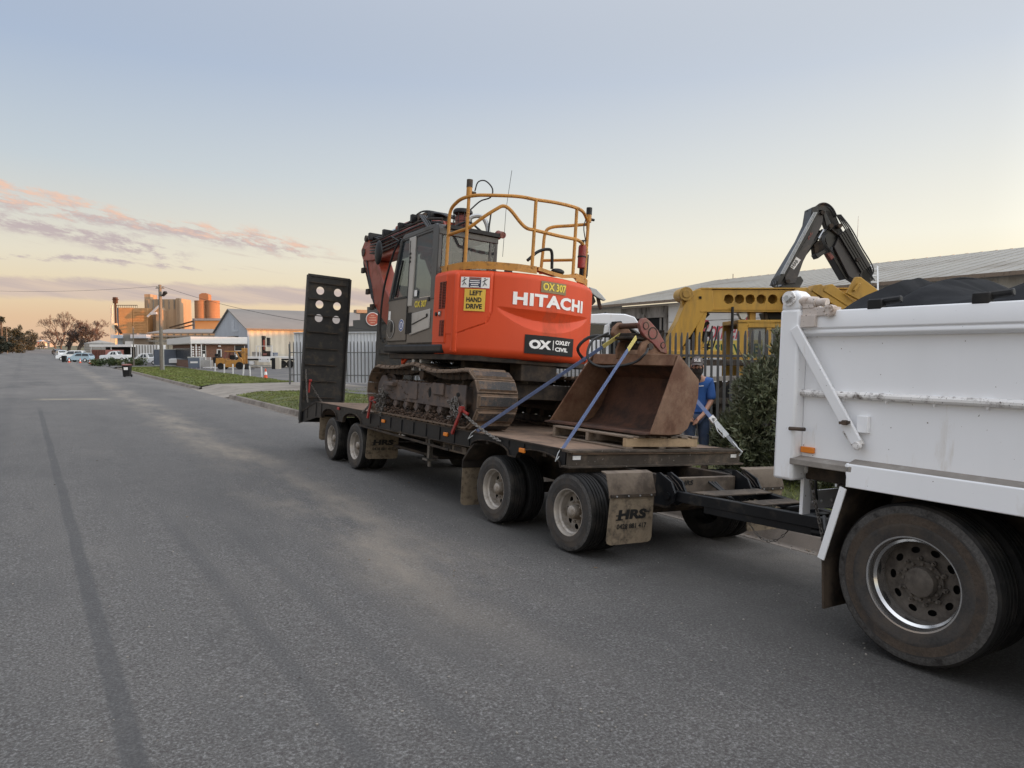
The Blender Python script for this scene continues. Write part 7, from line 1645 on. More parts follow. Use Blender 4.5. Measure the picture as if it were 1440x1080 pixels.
gbox(t, 'wall', 177, 197, 469, 500, -1, 12, m_greyroof); gbox(t, 'wall', 166, 178, 474, 500, 0, 10, m_bluegrey); gbox(t, 'wall', 196, 216, 474, 500, -2, 12, m_woodold); gbox(t, 'roof', 195, 217, 471, 476, -3, 12, m_bluegrey); gbox(t, 'roof', 164, 178, 471, 476, -2, 10, m_bluegrey)
gbox(t, 'upper_band', 181, 196, 480, 486, -1.2, -1, m_fascia); gbox(t, 'verandah_roof', 172, 205, 489, 492, -6, -1, m_woodold); gbox(t, 'wall', 180, 186, 491, 504, -5, -2, m_greyroof)
for px in (174, 186, 192, 199): gbox(t, 'verandah_post', px, px + .7, 491, 504, -5.6, -5.4, m_fascia)
t = thing('rain_tank', 'round pale water tank beyond the bare trees', 'tank', Vf(141, 165)); b = MB(); b.lathe([(.001, 3.4), (3.1, 2.7), (3.1, 0)], (0, 0, .3), (0, 0, 1), 24)
part(t, 'tank_wall', b, m_concrete, smooth=30); b = MB(); 
for z in range(5): b.lathe([(3.12, .35 + z * .55), (3.16, .38 + z * .55), (3.12, .41 + z * .55)], (0, 0, .3), (0, 0, 1), 24)
part(t, 'tank_hoop', b, m_galv)
t = thing('pantech_body', 'white corrugated box container beside the steel fence panel', 'container', Vf(207, 108)); b = MB(); b.box(-1.7, 1.7, 0, 2.4, .9, 2.9); part(t, 'box', b, m_fascia)
for i in range(8): b = MB(); b.box(-1.6 + i * .43, -1.45 + i * .43, -.04, 0, .95, 2.85); part(t, 'rib', b, m_greyroof)
b = MB()
for x in (-1.2, 1.2): b.cyl((x, .2, .45), (x, .6, .45), .45, 14)
b.box(-1.6, 1.6, .1, 2.3, .6, .9); part(t, 'chassis', b, m_black)
t = thing('red_container', 'rust red shipping container by the hedge', 'container', Vf(139, 128)); b = MB(); b.box(-1.25, 1.25, 0, 6, .15, 1.95); part(t, 'box', b, m_redfaded)
for i in range(9): b = MB(); b.box(-1.2 + i * .28, -1.08 + i * .28, -.05, 0, .2, 1.9); part(t, 'rib', b, m_rust)
t = boxthing('carport', 'low dark open carport roof behind the red container', 'carport', Vf(158, 136), 8, 6, .1, m_concrete); b = MB(); b.box(-4, 4, -.5, 6, 2.3, 2.75); part(t, 'roof', b, m_fascia); b = MB(); b.box(-4, 4, 5, 5.2, .1, 2.3); part(t, 'back_wall', b, m_black)
for x in (-3.8, 0, 3.8): b = MB(); b.box(x - .06, x + .06, -.3, -.2, .1, 2.3); part(t, 'post', b, m_fascia)

# grain silos and elevator, far away and still in the sun
DS = 400
def sil(px): return Vf(px, DS, -1)
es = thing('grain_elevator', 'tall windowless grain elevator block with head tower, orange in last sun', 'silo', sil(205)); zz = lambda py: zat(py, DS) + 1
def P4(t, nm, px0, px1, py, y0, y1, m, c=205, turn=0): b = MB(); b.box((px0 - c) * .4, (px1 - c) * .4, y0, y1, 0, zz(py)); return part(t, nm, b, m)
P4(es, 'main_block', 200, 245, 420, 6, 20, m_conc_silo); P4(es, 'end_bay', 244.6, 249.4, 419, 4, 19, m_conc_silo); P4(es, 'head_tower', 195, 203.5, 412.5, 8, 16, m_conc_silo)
for i in range(6): b = MB(); x = (203 - 205 + i * 7.4) * .4; b.box(x - .25, x + .25, 5.7, 6, zz(434), zz(421)); part(es, 'wall_slot', b, m_greyroof)
b = MB(); b.box(7.4, 9.6, -2, 6, 0, zz(436)); b.prism([(7.4, zz(436)), (8.5, zz(432)), (9.6, zz(436))], 'y', -2, 6); part(es, 'lift_tower', b, m_conc_silo)
b = MB(); b.bar(((213 - 205) * .4, -3, zz(446)), ((232 - 205) * .4, -3, zz(429)), 1.2, 1.0); b.bar(((218 - 205) * .4, -3, zz(442)), ((226 - 205) * .4, -3, zz(441)), 1.5, 1.2); part(es, 'conveyor', b, m_bluegrey)
bn = thing('storage_bins', 'pair of square orange lit grain bins with gantry on top', 'silo', sil(188))
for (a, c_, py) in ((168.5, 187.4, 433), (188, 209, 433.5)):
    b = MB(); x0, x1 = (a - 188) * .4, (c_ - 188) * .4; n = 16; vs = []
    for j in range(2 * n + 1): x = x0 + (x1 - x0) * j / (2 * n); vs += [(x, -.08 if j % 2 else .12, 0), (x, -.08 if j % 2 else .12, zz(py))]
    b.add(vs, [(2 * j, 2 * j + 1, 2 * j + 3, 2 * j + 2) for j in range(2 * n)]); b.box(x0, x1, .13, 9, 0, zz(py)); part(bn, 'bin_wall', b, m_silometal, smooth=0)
for i in range(9): b = MB(); z = zz(468 - i * 3.6); b.box((190 - 188) * .4, (208.5 - 188) * .4, -.3, -.1, z - .12, z + .12); part(bn, 'stiffener', b, m_silometal)
b = MB()
for i in range(12): x = (165 - 188 + i * 2.6) * .4; b.box(x - .06, x + .06, 1, 1.2, zz(433), zz(429.5))
b.box((164 - 188) * .4, (194 - 188) * .4, .9, 1.3, zz(429.8), zz(429)); part(bn, 'gantry', b, m_dirtysteel, kind='stuff')
b = MB(); b.box((164.2 - 188) * .4, (166 - 188) * .4, -1, 0, 0, zz(419)); b.box((162 - 188) * .4, (169 - 188) * .4, -1.5, .5, zz(422), zz(421)); b.box((163 - 188) * .4, (167.5 - 188) * .4, -1.5, .5, zz(427), zz(418.5)); part(bn, 'ladder_tower', b, m_rust)
for px in (159.5, 161.5): b = MB(); b.cyl(((px - 188) * .4, -1, 0), ((px - 188) * .4, -1, zz(430)), .35, 10); part(bn, 'flue_pipe', b, m_galv)
b = MB(); b.box((166.2 - 188) * .4, (168.4 - 188) * .4, .2, 5, 0, zz(433)); part(bn, 'shaded_annex', b, m_bluewall)
b = MB(); b.box((160.5 - 188) * .4, (167 - 188) * .4, -3, 3, 0, zz(455)); part(bn, 'intake_shed', b, m_cream); b = MB(); b.bar(((168 - 188) * .4, -3, zz(458)), ((176 - 188) * .4, -3, zz(469)), 1, 1.1); part(bn, 'conveyor', b, m_dirtysteel)
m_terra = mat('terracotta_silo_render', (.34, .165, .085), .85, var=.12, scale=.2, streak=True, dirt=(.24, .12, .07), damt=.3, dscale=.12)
ts = thing('twin_silos', 'two joined round concrete silos with a small cabin on top', 'silo', sil(293))
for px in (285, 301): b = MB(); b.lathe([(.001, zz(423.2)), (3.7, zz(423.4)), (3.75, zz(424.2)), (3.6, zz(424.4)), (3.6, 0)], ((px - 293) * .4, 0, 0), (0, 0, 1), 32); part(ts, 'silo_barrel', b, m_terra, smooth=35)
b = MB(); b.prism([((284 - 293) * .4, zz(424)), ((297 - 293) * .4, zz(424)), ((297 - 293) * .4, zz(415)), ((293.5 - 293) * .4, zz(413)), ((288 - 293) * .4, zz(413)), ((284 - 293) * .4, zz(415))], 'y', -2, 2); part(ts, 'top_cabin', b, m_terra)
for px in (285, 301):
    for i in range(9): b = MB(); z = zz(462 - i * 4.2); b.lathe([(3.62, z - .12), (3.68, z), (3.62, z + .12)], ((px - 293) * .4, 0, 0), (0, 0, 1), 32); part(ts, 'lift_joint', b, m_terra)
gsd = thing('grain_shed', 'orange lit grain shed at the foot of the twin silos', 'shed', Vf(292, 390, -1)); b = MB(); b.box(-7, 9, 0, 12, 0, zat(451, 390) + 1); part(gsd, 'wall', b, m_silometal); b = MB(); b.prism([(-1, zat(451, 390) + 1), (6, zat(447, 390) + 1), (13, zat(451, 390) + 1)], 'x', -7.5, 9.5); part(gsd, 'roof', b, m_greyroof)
b = MB(); b.box(-7.6, -6.4, -.5, 3, 0, zat(448, 390) + 1); part(gsd, 'end_tower', b, m_bluewall); b = MB(); b.bar((-20, -1, zat(461, 390) + 1), (-7, -1, zat(452, 390) + 1), .8, .7); b.bar((-18, -1, zat(464, 390) + 1), (-7, -1, zat(457, 390) + 1), .8, .6); part(gsd, 'conveyor', b, m_dirtysteel)

# stepped dark parapet building with round sign
sp_ = thing('stepped_parapet_building', 'dark grey building with stepped parapet and round orange sign behind the corrugated wall', 'building', Vf(515, 62)); z0 = sp_.matrix_world.translation.z; k_ = .062
m_dkgrey = mat('dark_grey_render', (.075, .075, .072), .8, var=.1, scale=.6)
X_ = lambda px: (px - 515) * k_; Z_ = lambda py: zat(py, 62) - z0
b = MB(); b.prism([(X_(482), 0), (X_(600), 0), (X_(600), Z_(428)), (X_(517), Z_(432)), (X_(517), Z_(441)), (X_(507), Z_(441.5)), (X_(507), Z_(450)), (X_(497), Z_(450.5)), (X_(497), Z_(458.5)), (X_(482), Z_(459.5))], 'y', 0, .5); part(sp_, 'front_wall', b, m_dkgrey)
b = MB(); b.box(X_(484), X_(600), .5, 14, 0, Z_(460)); part(sp_, 'wall', b, m_dkgrey)
b = MB(); b.cyl((X_(525), -.01, Z_(449)), (X_(525), -.12, Z_(449)), 9.5 * k_, 28); rs = part(sp_, 'round_sign', b, m_text_w)
m_sgn = mat('orange_red_sign_face', (.50, .12, .075), .6, var=.1)
b = MB(); b.cyl((X_(525), -.12, Z_(449)), (X_(525), -.135, Z_(449)), 8.6 * k_, 28); part(rs, 'sign_face', b, m_sgn)
b = MB()
for i, (w_, zz_) in enumerate(((5, 444), (9, 447), (10, 450.5), (6, 454))): b.box(X_(525 - w_ / 2), X_(525 + w_ / 2), -.145, -.136, Z_(zz_ + .7), Z_(zz_ - .7))
part(rs, 'sign_lines', b, mat('pale_sign_print', (.62, .33, .24), .6))

# steel fence panel, skip, cage
fp = Vf(238, 97, -.13, radians(10))
t = thing('steel_fence_panel', 'blue grey sheet steel fence panel behind the power pole', 'fence', fp)
b = MB(); n = 26; vs = []
for j in range(n * 2 + 1): x = -1.85 + 3.7 * j / (2 * n); vs += [(x, -.03 * (j % 2), .1), (x, -.03 * (j % 2), 2.25)]
b.add(vs, [(2 * j, 2 * j + 1, 2 * j + 3, 2 * j + 2) for j in range(2 * n)]); part(t, 'sheet', b, m_bluewall, smooth=0, fix=False)
b = MB(); b.box(-1.9, 1.9, -.05, .02, 2.22, 2.3); b.box(-1.9, 1.9, -.05, .02, .05, .13); part(t, 'rail', b, m_galv)
for x in (-1.9, 1.9): b = MB(); b.box(x - .04, x + .04, -.05, .05, -.05, 2.35); part(t, 'post', b, m_bluewall)
t = thing('skip_bin', 'dark grey steel skip bin with pale label beside the mesh cage', 'skip', Vf(273, 81, -.13, radians(8)))
b = MB(); b.prism([(-.62, .1), (.62, .1), (.68, 1.25), (-.68, 1.25)], 'y', 0, 1.3); part(t, 'bin', b, m_bluewall, .02); b = MB(); b.box(-.4, .4, -.012, 0, .65, .85); part(t, 'label_plate', b, m_fascia); b = MB(); b.prism([(0, 1.25), (1.3, 1.25), (1.3, 1.32), (0, 1.38)], 'x', -.7, .7); part(t, 'lid', b, m_galv)
t = thing('mesh_cage', 'white mesh crate cage between skip bin and forklift', 'cage', Vf(289, 81, -.13, radians(-8)))
for (x, y) in ((-.65, 0), (.65, 0), (-.65, 1.1), (.65, 1.1)): b = MB(); b.box(x - .03, x + .03, y - .03, y + .03, -.0, 1.35); part(t, 'post', b, m_fascia)
b = MB()
for i in range(14): x = -.62 + i * .095; b.box(x - .012, x + .012, -.02, 0, .2, 1.3)
for i in range(9): z = .22 + i * .135; b.box(-.65, .65, -.03, -.01, z - .01, z + .01)
part(t, 'mesh', b, m_fascia, kind='stuff'); b = MB(); b.box(-.6, .6, .1, 1.0, .2, 1.0); part(t, 'crate_load', b, m_concrete)

# forklift
m_fk = mat('dirty_orange_forklift', (.42, .20, .04), .55, var=.15, dirt=(.12, .08, .05), damt=.25, dscale=2)
fk = thing('forklift', 'orange yellow forklift with cage roof standing behind the white posts', 'forklift', Vf(322, 78.5, -.13)); q = .0785
def fkp(nm, pts, a, b_, m=m_fk, bv=.03): mb = MB(); mb.prism([((p[0] - 322) * q, (520 - p[1]) * q) for p in pts], 'y', a, b_); return part(fk, nm, mb, m, bv)
fkp('body', [(303, 510), (304, 504), (316, 504), (319, 507), (333, 507), (337, 503), (341, 506), (341, 517), (304, 517)], 0, 1.3)
fkp('counterweight', [(299, 503), (306, 502), (306, 516), (300, 516)], .05, 1.25, m_black)
fkp('seat', [(321, 500), (327, 500), (329, 506), (321, 506)], .4, .9, m_black)
for a in (0.0, 1.2): fkp('roof_post', [(314, 505), (317, 495), (319, 495), (317, 505)], a, a + .1, m_redfaded, 0); fkp('roof_post', [(331, 495), (333, 495), (338, 505), (336, 505)], a, a + .1, m_fk, 0)
fkp('cage_roof', [(316, 494), (333, 494), (333, 495.5), (316, 495.5)], 0, 1.3); fkp('mast', [(339, 490), (343.5, 490), (343.5, 518), (339, 518)], .2, .4); fkp('mast', [(339, 490), (343.5, 490), (343.5, 518), (339, 518)], .9, 1.1); fkp('fork_carriage', [(343.5, 512), (345, 512), (345, 519), (353, 519), (353, 519.8), (343.5, 519.8)], .2, 1.1, m_black, 0)
for px, r in ((310.5, .36), (337, .42)):
    for y in (-.1, 1.2): mb = MB(); mb.lathe([(r * .5, -.1), (r * .9, -.11), (r, -.08), (r, .08), (r * .9, .11), (r * .5, .1)], ((px - 322) * q, y + .1, r), (0, 1, 0), 20); mb.cyl(((px - 322) * q, y + .02, r), ((px - 322) * q, y + .18, r), r * .55, 14); part(fk, 'wheel', mb, m_tyre)
fkp('lpg_bottle', [(300, 498), (305, 498), (305, 502), (300, 502)], .4, .9, m_black)

# flat-bed truck with a loader crane standing in the yard
ft_ = thing('flatbed_truck', 'white flatbed truck tray with small black and orange crane by the cream shed wall', 'truck', Vf(385, 86, -.13)); q2 = .086
def fbx(nm, px0, px1, py0, py1, y0, y1, m, bv=.02): mb = MB(); mb.box((px0 - 385) * q2, (px1 - 385) * q2, y0, y1, (515.5 - py1) * q2, (515.5 - py0) * q2); return part(ft_, nm, mb, m, bv)
fbx('tray', 343, 425, 499.5, 502.5, 0, 2.4, m_fascia); fbx('chassis', 345, 424, 503, 505, .4, 2, m_black); fbx('tail_panel', 365, 380.5, 502, 507.5, -.3, -.1, m_fascia)
for px in (367.5, 378): fbx('tail_lamp', px - .6, px + .6, 503, 504, -.33, -.3, m_black, 0)
fbx('tool_box', 350.5, 356.5, 506, 511, .0, .5, m_fascia); fbx('side_step', 345, 381, 512, 513.5, .2, .4, m_galv, 0)
fbx('crane_post', 366, 370, 474, 500, .6, 1.0, m_crane); fbx('crane_arm', 369, 371, 476, 490, .3, .6, m_orange2); fbx('crane_arm', 373, 377, 473, 486, .6, 1.0, m_crane); fbx('crane_knuckle', 367, 371, 470.5, 474, .3, .9, m_crane); fbx('crane_base', 367, 378, 492, 500, .4, 1.4, m_dirtysteel); fbx('crane_hook', 369, 374, 495, 498, .2, .4, m_redfaded)
for px in (360, 364.8, 381, 382.5): fbx('headboard_bar', px - .4, px + .4, 484, 500, .1, .2, m_fascia, 0)
fbx('headboard_rail', 360, 383, 484.5, 485.3, .1, .2, m_fascia, 0); fbx('stacked_load', 353, 361, 493, 499, .4, 1.8, m_concrete); fbx('stacked_load', 378.5, 384.5, 494, 499, .4, 1.8, m_bluewall); fbx('tray_rail', 384, 424, 497.2, 497.8, 0, .1, m_galv, 0)
for px in (396.5, 407, 418):
    mb = MB(); mb.lathe(tyre_profile(.45, .3, .26, 3), ((px - 385) * q2, .3, .45), (0, 1, 0), 20); mb.cyl(((px - 385) * q2, .2, .45), ((px - 385) * q2, .4, .45), .26, 14); part(ft_, 'road_wheel', mb, m_tyre)
t = thing('fridge_cabinet', 'two tall cabinets, one black one cream, standing by the flatbed truck', 'cabinet', Vf(387, 80, -.13)); b = MB(); b.box(-.4, -.02, 0, .6, 0, 1.25); part(t, 'black_cabinet', b, m_black, .01); b = MB(); b.box(.02, .5, 0, .6, 0, 1.3); part(t, 'cream_cabinet', b, m_cream, .01)
t = thing('parked_machine', 'small dark machine at the far right of the yard beside the raised ramp', 'machine', Vf(420, 80, -.13)); b = MB(); b.ell((0, .5, .75), (.55, .6, .55), 12, 8); part(t, 'body', b, m_dirtysteel); b = MB(); b.cyl((-.3, .2, .35), (-.3, .5, .35), .35, 14); b.cyl((.4, .2, .35), (.4, .5, .35), .35, 14); part(t, 'wheels', b, m_tyre)

# white posts along the verge, each with its own lean, chain between some
WPL = ['white post in front of the forklift body, farthest of the row', 'second white post counted from the far end of the row', 'white post in front of the forklift seat', 'white post before the forklift front wheel, leaning right', 'slightly leaning white post, second from the orange cone', 'thickest white post, beside the orange traffic cone']
for (px, pt, pb), lb, ln in zip(((302.5, 510.5, 522), (315.5, 511.5, 525.5), (327.5, 511.5, 527), (341.5, 512.5, 529), (352, 514, 530), (368, 515, 531.5)), WPL, (0, 0, 0, .10, -.06, -.02)):
    d = (CAMZ + .11) / (pb - 494) * FPX; M = Vf(px, d, -.13); b = MB(); h = (pb - pt) / FPX * d; b.box(-.045, .045, -.045, .045, 0, h); b.v = [(x + ln * z, y, z) for x, y, z in b.v]
    solo('bollard_post', b, m_fascia, lb, 'post', M, group='white posts along the yard edge', bevel=.008)
m_cone = mat('orange_cone_plastic', (.72, .10, .035), .5, var=.1); 
def cone(px, d, lb, h=.72):
    t = thing('traffic_cone', lb, 'traffic cone', Vf(px, d), group='traffic cones'); b = MB(); b.box(-.19, .19, -.19, .19, 0, .035); b.lathe([(.14, .035), (.035, h), (.001, h)], (0, 0, 0), (0, 0, 1), 16); part(t, 'cone', b, m_cone)
    b = MB(); b.lathe([(.106, .27), (.073, .5)], (0, 0, 0), (0, 0, 1), 16); b.v = [(x * 1.06, y * 1.06, z) for x, y, z in b.v]; part(t, 'reflective_band', b, m_text_w)
cone(373.5, 51.5, 'orange cone with white band at the end of the white posts')
cone(97.5, 113, 'left cone of the three beside the light blue hatchback'); cone(113, 113, 'middle cone of the three beside the light blue hatchback'); cone(126.5, 111, 'right cone of the three, nearest the hedge')
# wheelie bins
def wbin(px, d, lb, lid, sticker=True):
    t = thing('wheelie_bin', lb, 'bin', Vf(px, d, None, radians(12)), group='wheelie bins'); b = MB(); b.loft([Vector(p) for p in ((-.24, -.25, .06), (.24, -.25, .06), (.24, .25, .06), (-.24, .25, .06))], [Vector(p) for p in ((-.29, -.32, .95), (.29, -.32, .95), (.29, .34, .95), (-.29, .34, .95))]); part(t, 'body', b, m_black, .02)
    b = MB(); b.prism([(-.35, .95), (.40, .95), (.40, 1.0), (.0, 1.07), (-.35, 1.0)], 'x', -.31, .31); part(t, 'lid', b, lid, .015)
    b = MB(); b.cyl((-.3, .28, .11), (-.22, .28, .11), .11, 12); b.cyl((.22, .28, .11), (.3, .28, .11), .11, 12); part(t, 'wheels', b, m_tyre)
    if sticker: b = MB(); b.add([(-.15, -.297, .58), (.15, -.297, .58), (.16, -.312, .80), (-.16, -.312, .80)], [(0, 1, 2, 3)]); part(t, 'sticker', b, m_text_w, fix=False)
wbin(178.5, 58, 'black wheelie bin with dull red lid and white sticker on the kerb', m_redfaded); wbin(90.5, 113, 'dark wheelie bin standing at the nose of the light blue hatchback', m_black, False)

# power pole with lamp and wires
m_pole = mat('grey_timber_pole', (.17, .15, .125), .85, var=.2, scale=3, bump=.2)
pm = Vf(227.5, 74, -.12); pp = thing('power_pole', 'tall weathered timber power pole with floodlight on the grass verge', 'pole', pm)
b = MB(); b.lathe([(.19, 0), (.15, 8.85), (.001, 8.9)], (0, 0, 0), (0, 0, 1), 14); part(pp, 'pole', b, m_pole)
b = MB(); b.cyl((.22, -.0, 0), (.22, 0, 2.2), .05, 8); part(pp, 'cable_guard', b, m_galv)
b = MB(); b.prism([(.28, 7.7), (.35, 7.65), (.75, 8.0), (.65, 8.2), (.45, 8.15)], 'y', -.3, .1); b.bar((.1, 0, 7.75), (.4, 0, 7.8), .05, .05); b.bar((-.2, 0, 7.8), (-.05, 0, 7.8), .05, .05); part(pp, 'floodlight', b, m_black, .02)
b = MB(); b.cyl((-.3, 0, 8.5), (-.3, 0, 8.72), .05, 8); b.cyl((.3, 0, 8.5), (.3, 0, 8.72), .05, 8); b.bar((-.45, 0, 8.52), (.45, 0, 8.52), .08, .08); part(pp, 'crossarm', b, m_pole)
def wire(A, B, sag, lb, r=.013):
    A, B = Vector(A), Vector(B); n = 24; b = MB(); b.tube([A.lerp(B, i / n) - Vector((0, 0, sag * 4 * (i / n) * (1 - i / n))) for i in range(n + 1)], r, 4); solo('overhead_wire', b, m_black, lb, 'wire', group='overhead wires', smooth=0)
top = pm @ Vector((.3, 0, 8.7)); top2 = pm @ Vector((-.3, 0, 8.7))
fa = at(-120, 120); fa.z = zat(399, 120); wire(top2, fa, .9, 'overhead wire running left from the power pole top')
fb_ = at(560, 45); fb_.z = zat(468, 45); wire(top, fb_, .6, 'overhead wire sloping right from the power pole top', .016)
def thinpole(px, d, pt, lb, arm=.9): 
    t = thing('street_pole', lb, 'pole', Vf(px, d), group='thin poles along the left side'); z0 = t.matrix_world.translation.z; b = MB(); b.cyl((0, 0, 0), (0, 0, zat(pt, d) - z0), .10, 8, .07); part(t, 'pole', b, m_pole); b = MB(); b.bar((-arm, 0, zat(pt + 3, d) - z0), (arm, 0, zat(pt + 3, d) - z0), .10, .10); part(t, 'crossarm', b, m_pole)
thinpole(4.5, 205, 461, 'thin pale pole at the left edge, left of a pair'); thinpole(11, 190, 459, 'thin pale pole near the left edge, right of a pair'); thinpole(30, 290, 468, 'far thin pole before the dark trees')
thinpole(188.5, 95, 459, 'slim dark pole standing in front of the grey office', .15)
for i in range(4):
    A = at(-60, 190); A.z = zat(470 + i * 4, 190); B = at(90, 260); B.z = zat(474 + i * 2.5, 260); wire(A, B, .5, ['topmost', 'second from the top', 'third from the top', 'lowest'][i] + ' of the four faint wires crossing the street far off', .03)

# ------------------------------------------------------------------ cars
m_carglass = mat('car_glass', (.03, .035, .04), .08, var=.05, spec=.8)
def car(px, d, turn, body, lb, L=4.1, H=1.5, kind='hatch', z=None, flip=False):
    t = thing('parked_car', lb, 'car', Vf(px, d, z, turn), group='cars parked along the street'); w = .86
    if kind == 'hatch': sh = [(-.5, .30), (-.505, .62), (-.46, .82), (-.24, .92), (-.12, 1.36), (.0, 1.50), (.25, 1.52), (.41, 1.42), (.49, .98), (.505, .62), (.5, .30)]
    elif kind == 'ute': sh = [(-.5, .35), (-.505, .85), (-.46, 1.0), (-.24, 1.08), (-.14, 1.6), (-.02, 1.72), (.12, 1.70), (.16, 1.1), (.5, 1.08), (.5, .4)]
    else: sh = [(-.5, .32), (-.505, .75), (-.46, .95), (-.27, 1.02), (-.15, 1.55), (.0, 1.70), (.35, 1.70), (.46, 1.58), (.50, 1.05), (.505, .6), (.5, .32)]
    k = H / max(p[1] for p in sh); sh = [(a * L * (-1 if flip else 1), b_ * k) for a, b_ in sh]
    bl = max(p[1] for p in sh) * .64
    b = MB(); n = len(sh)
    def ring(yy, ins): return [Vector((x, yy + (ins if zc > bl else 0) * (1 if yy < 0 else -1) * (zc - bl) / .6, zc)) for x, zc in sh]
    b.loft(ring(-w, .18), ring(w, .18)); part(t, 'body', b, body, .04)
    # glass band on both sides
    xs = [p[0] for p in sh if p[1] > bl]; xa, xb = min(xs), max(xs)
    for sy in (-1, 1):
        b = MB(); zt = max(p[1] for p in sh) - .14; 
        f = lambda x, zc: (x, sy * (w - .18 * (zc - bl) / .6 + .012), zc)
        m_ = (xa + xb) / 2
        for (p0, p1, q0, q1) in ((xa + .08, m_ - .05, xa + .38, m_ - .05), (m_ + .05, xb - .10, m_ + .05, xb - .3)):
            b.add([f(p0, bl + .02), f(p1, bl + .02), f(q1, zt), f(q0, zt)], [(0, 1, 2, 3)])
        part(t, 'side_windows', b, m_carglass, smooth=0, fix=False)
    i_ = [i for i, p in enumerate(sh) if p[1] > bl]
    for (a, c_) in ((sh[3], sh[4]), (sh[-4], sh[-3])):
        A, C = Vector((a[0], 0, a[1])), Vector((c_[0], 0, c_[1])); nrm = Vector((C.z - A.z, 0, -(C.x - A.x))).normalized() * .015
        if nrm.x * (1 if A.x > 0 else -1) < 0: nrm = -nrm
        b = MB(); A2, C2 = A.lerp(C, .08) + nrm, A.lerp(C, .92) + nrm; b.add([A2 + Vector((0, -w + .12, 0)), A2 + Vector((0, w - .12, 0)), C2 + Vector((0, w - .24, 0)), C2 + Vector((0, -w + .24, 0))], [(0, 1, 2, 3)]); part(t, 'windscreen', b, m_carglass, smooth=0, fix=False)
    for x in (-.31 * L, .31 * L):
        for sy in (-1, 1):
            b = MB(); b.lathe([(.18, -.1), (.29, -.11), (.315, -.08), (.315, .08), (.29, .11), (.18, .1)], (x, sy * (w - .09), .315), (0, 1, 0), 20); wh = part(t, 'wheel', b, m_tyre); b = MB(); b.cyl((x, sy * (w + .005), .315), (x, sy * (w - .03), .315), .20, 14); part(wh, 'rim', b, m_fascia)
    s = -1 if not flip else 1
    for sy in (-1, 1):
        b = MB(); b.ell((s * .485 * L, sy * .62, H * .47), (.06, .16, .07), 8, 6); part(t, 'headlight', b, m_text_w, smooth=60); b = MB(); b.ell((-s * .485 * L, sy * .66, H * .55), (.06, .10, .10), 8, 6); part(t, 'tail_light', b, m_red, smooth=60)
    return t
m_cblue = mat('light_blue_car_paint', (.34, .46, .54), .25, .1, var=.03, coat=.6); m_cwhite = mat('white_car_paint', (.72, .73, .74), .25, var=.02, coat=.6); m_cdark = mat('dark_car_paint', (.035, .04, .05), .25, var=.05, coat=.6); m_cnavy = mat('navy_car_paint', (.05, .08, .16), .25, var=.05, coat=.6); m_csilver = mat('silver_car_paint', (.42, .43, .45), .3, .3, var=.03, coat=.5)
car(112.5, 118, radians(4), m_cblue, 'light blue hatchback parked side on behind the traffic cones', 4.0, 1.55)
car(101, 124, radians(14), m_cwhite, 'white wagon whose roof shows behind the light blue hatchback', 4.4, 1.75, 'wagon')
car(86.5, 147, radians(-48), m_cwhite, 'white hatchback facing the road left of the dark wheelie bin', 3.9, 1.45)
car(83, 168, radians(-50), m_cnavy, 'navy blue car parked beyond the white hatchback', 4.3, 1.4)
car(80, 190, radians(-50), m_cdark, 'dark car, farthest of the angled row under the bare trees', 4.4, 1.4)
car(38, 330, radians(78), m_cwhite, 'white car driving on the road in the distance', 4.4, 1.7, 'wagon')
car(60, 355, radians(20), m_csilver, 'silver white car crossing at the far end of the street', 4.4, 1.5)
car(163, 122, radians(3), m_cwhite, 'white utility wagon behind the hedge beside the red container', 4.6, 1.75, 'ute')
car(261, 99, radians(78), m_cwhite, 'white pickup nose on, right of the steel fence panel', 4.6, 1.75, 'ute')
car(206, 103, radians(2), m_cwhite, 'white ute half hidden left of the steel fence panel', 4.6, 1.65, 'ute')

# ------------------------------------------------------------------ hedge and trees
m_hedge = mat('hedge_leaf', (.045, .070, .020), .65, var=.5, scale=.8, dirt=(.10, .10, .03), damt=.3, dscale=.7)
m_gum = mat('eucalypt_leaf', (.026, .030, .017), .65, var=.5, scale=.35, dirt=(.055, .042, .022), damt=.3, dscale=.3)
m_twig = mat('bare_reddish_twig', (.115, .078, .064), .9, var=.3, scale=.6)
m_twig2 = mat('bare_brown_twig', (.072, .054, .047), .9, var=.3, scale=.6)
def leafcloud(lumps, count, rnd, s):
    b = MB(); vs = []; fs = []
    for i in range(count):
        c, r = rnd.choice(lumps); u = Vector((rnd.gauss(0, 1), rnd.gauss(0, 1), rnd.gauss(0, 1))).normalized(); k = rnd.random() ** .4 * rnd.uniform(.7, 1.12)
        p = Vector((c[0] + u.x * r[0] * k, c[1] + u.y * r[1] * k, c[2] + u.z * r[2] * k))
        if mnoise.noise(p * (.9 / max(.5, r[0] * .35))) < -.22: continue
        a = Vector((rnd.gauss(0, 1), rnd.gauss(0, 1), rnd.gauss(0, .7))).normalized() * s * rnd.uniform(.5, 1.4); q_ = a.cross(Vector((rnd.gauss(0, 1), rnd.gauss(0, 1), rnd.gauss(0, 1)))).normalized() * s * rnd.uniform(.35, .8); o = len(vs)
        vs += [p - a, p + q_, p + a, p - q_]; fs.append((o, o + 1, o + 2, o + 3))
    b.v, b.f = vs, fs; return b
rnd = random.Random(4)
t = thing('hedge', 'low scruffy green hedge on the nature strip behind the wheelie bin', 'hedge', Vf(167, 100)); part(t, 'foliage', leafcloud([((-3.2 + i * .9, rnd.uniform(-.6, .6), .35 + rnd.random() * .25), (.9, 1.0, .55 + .2 * rnd.random())) for i in range(8)], 3600, rnd, .13), m_hedge, smooth=0, fix=False, kind='stuff')
b = MB()
for i in range(12): x = -3 + i * .55; b.cyl((x, 0, 0), (x + .1, .1, .6), .03, 5)
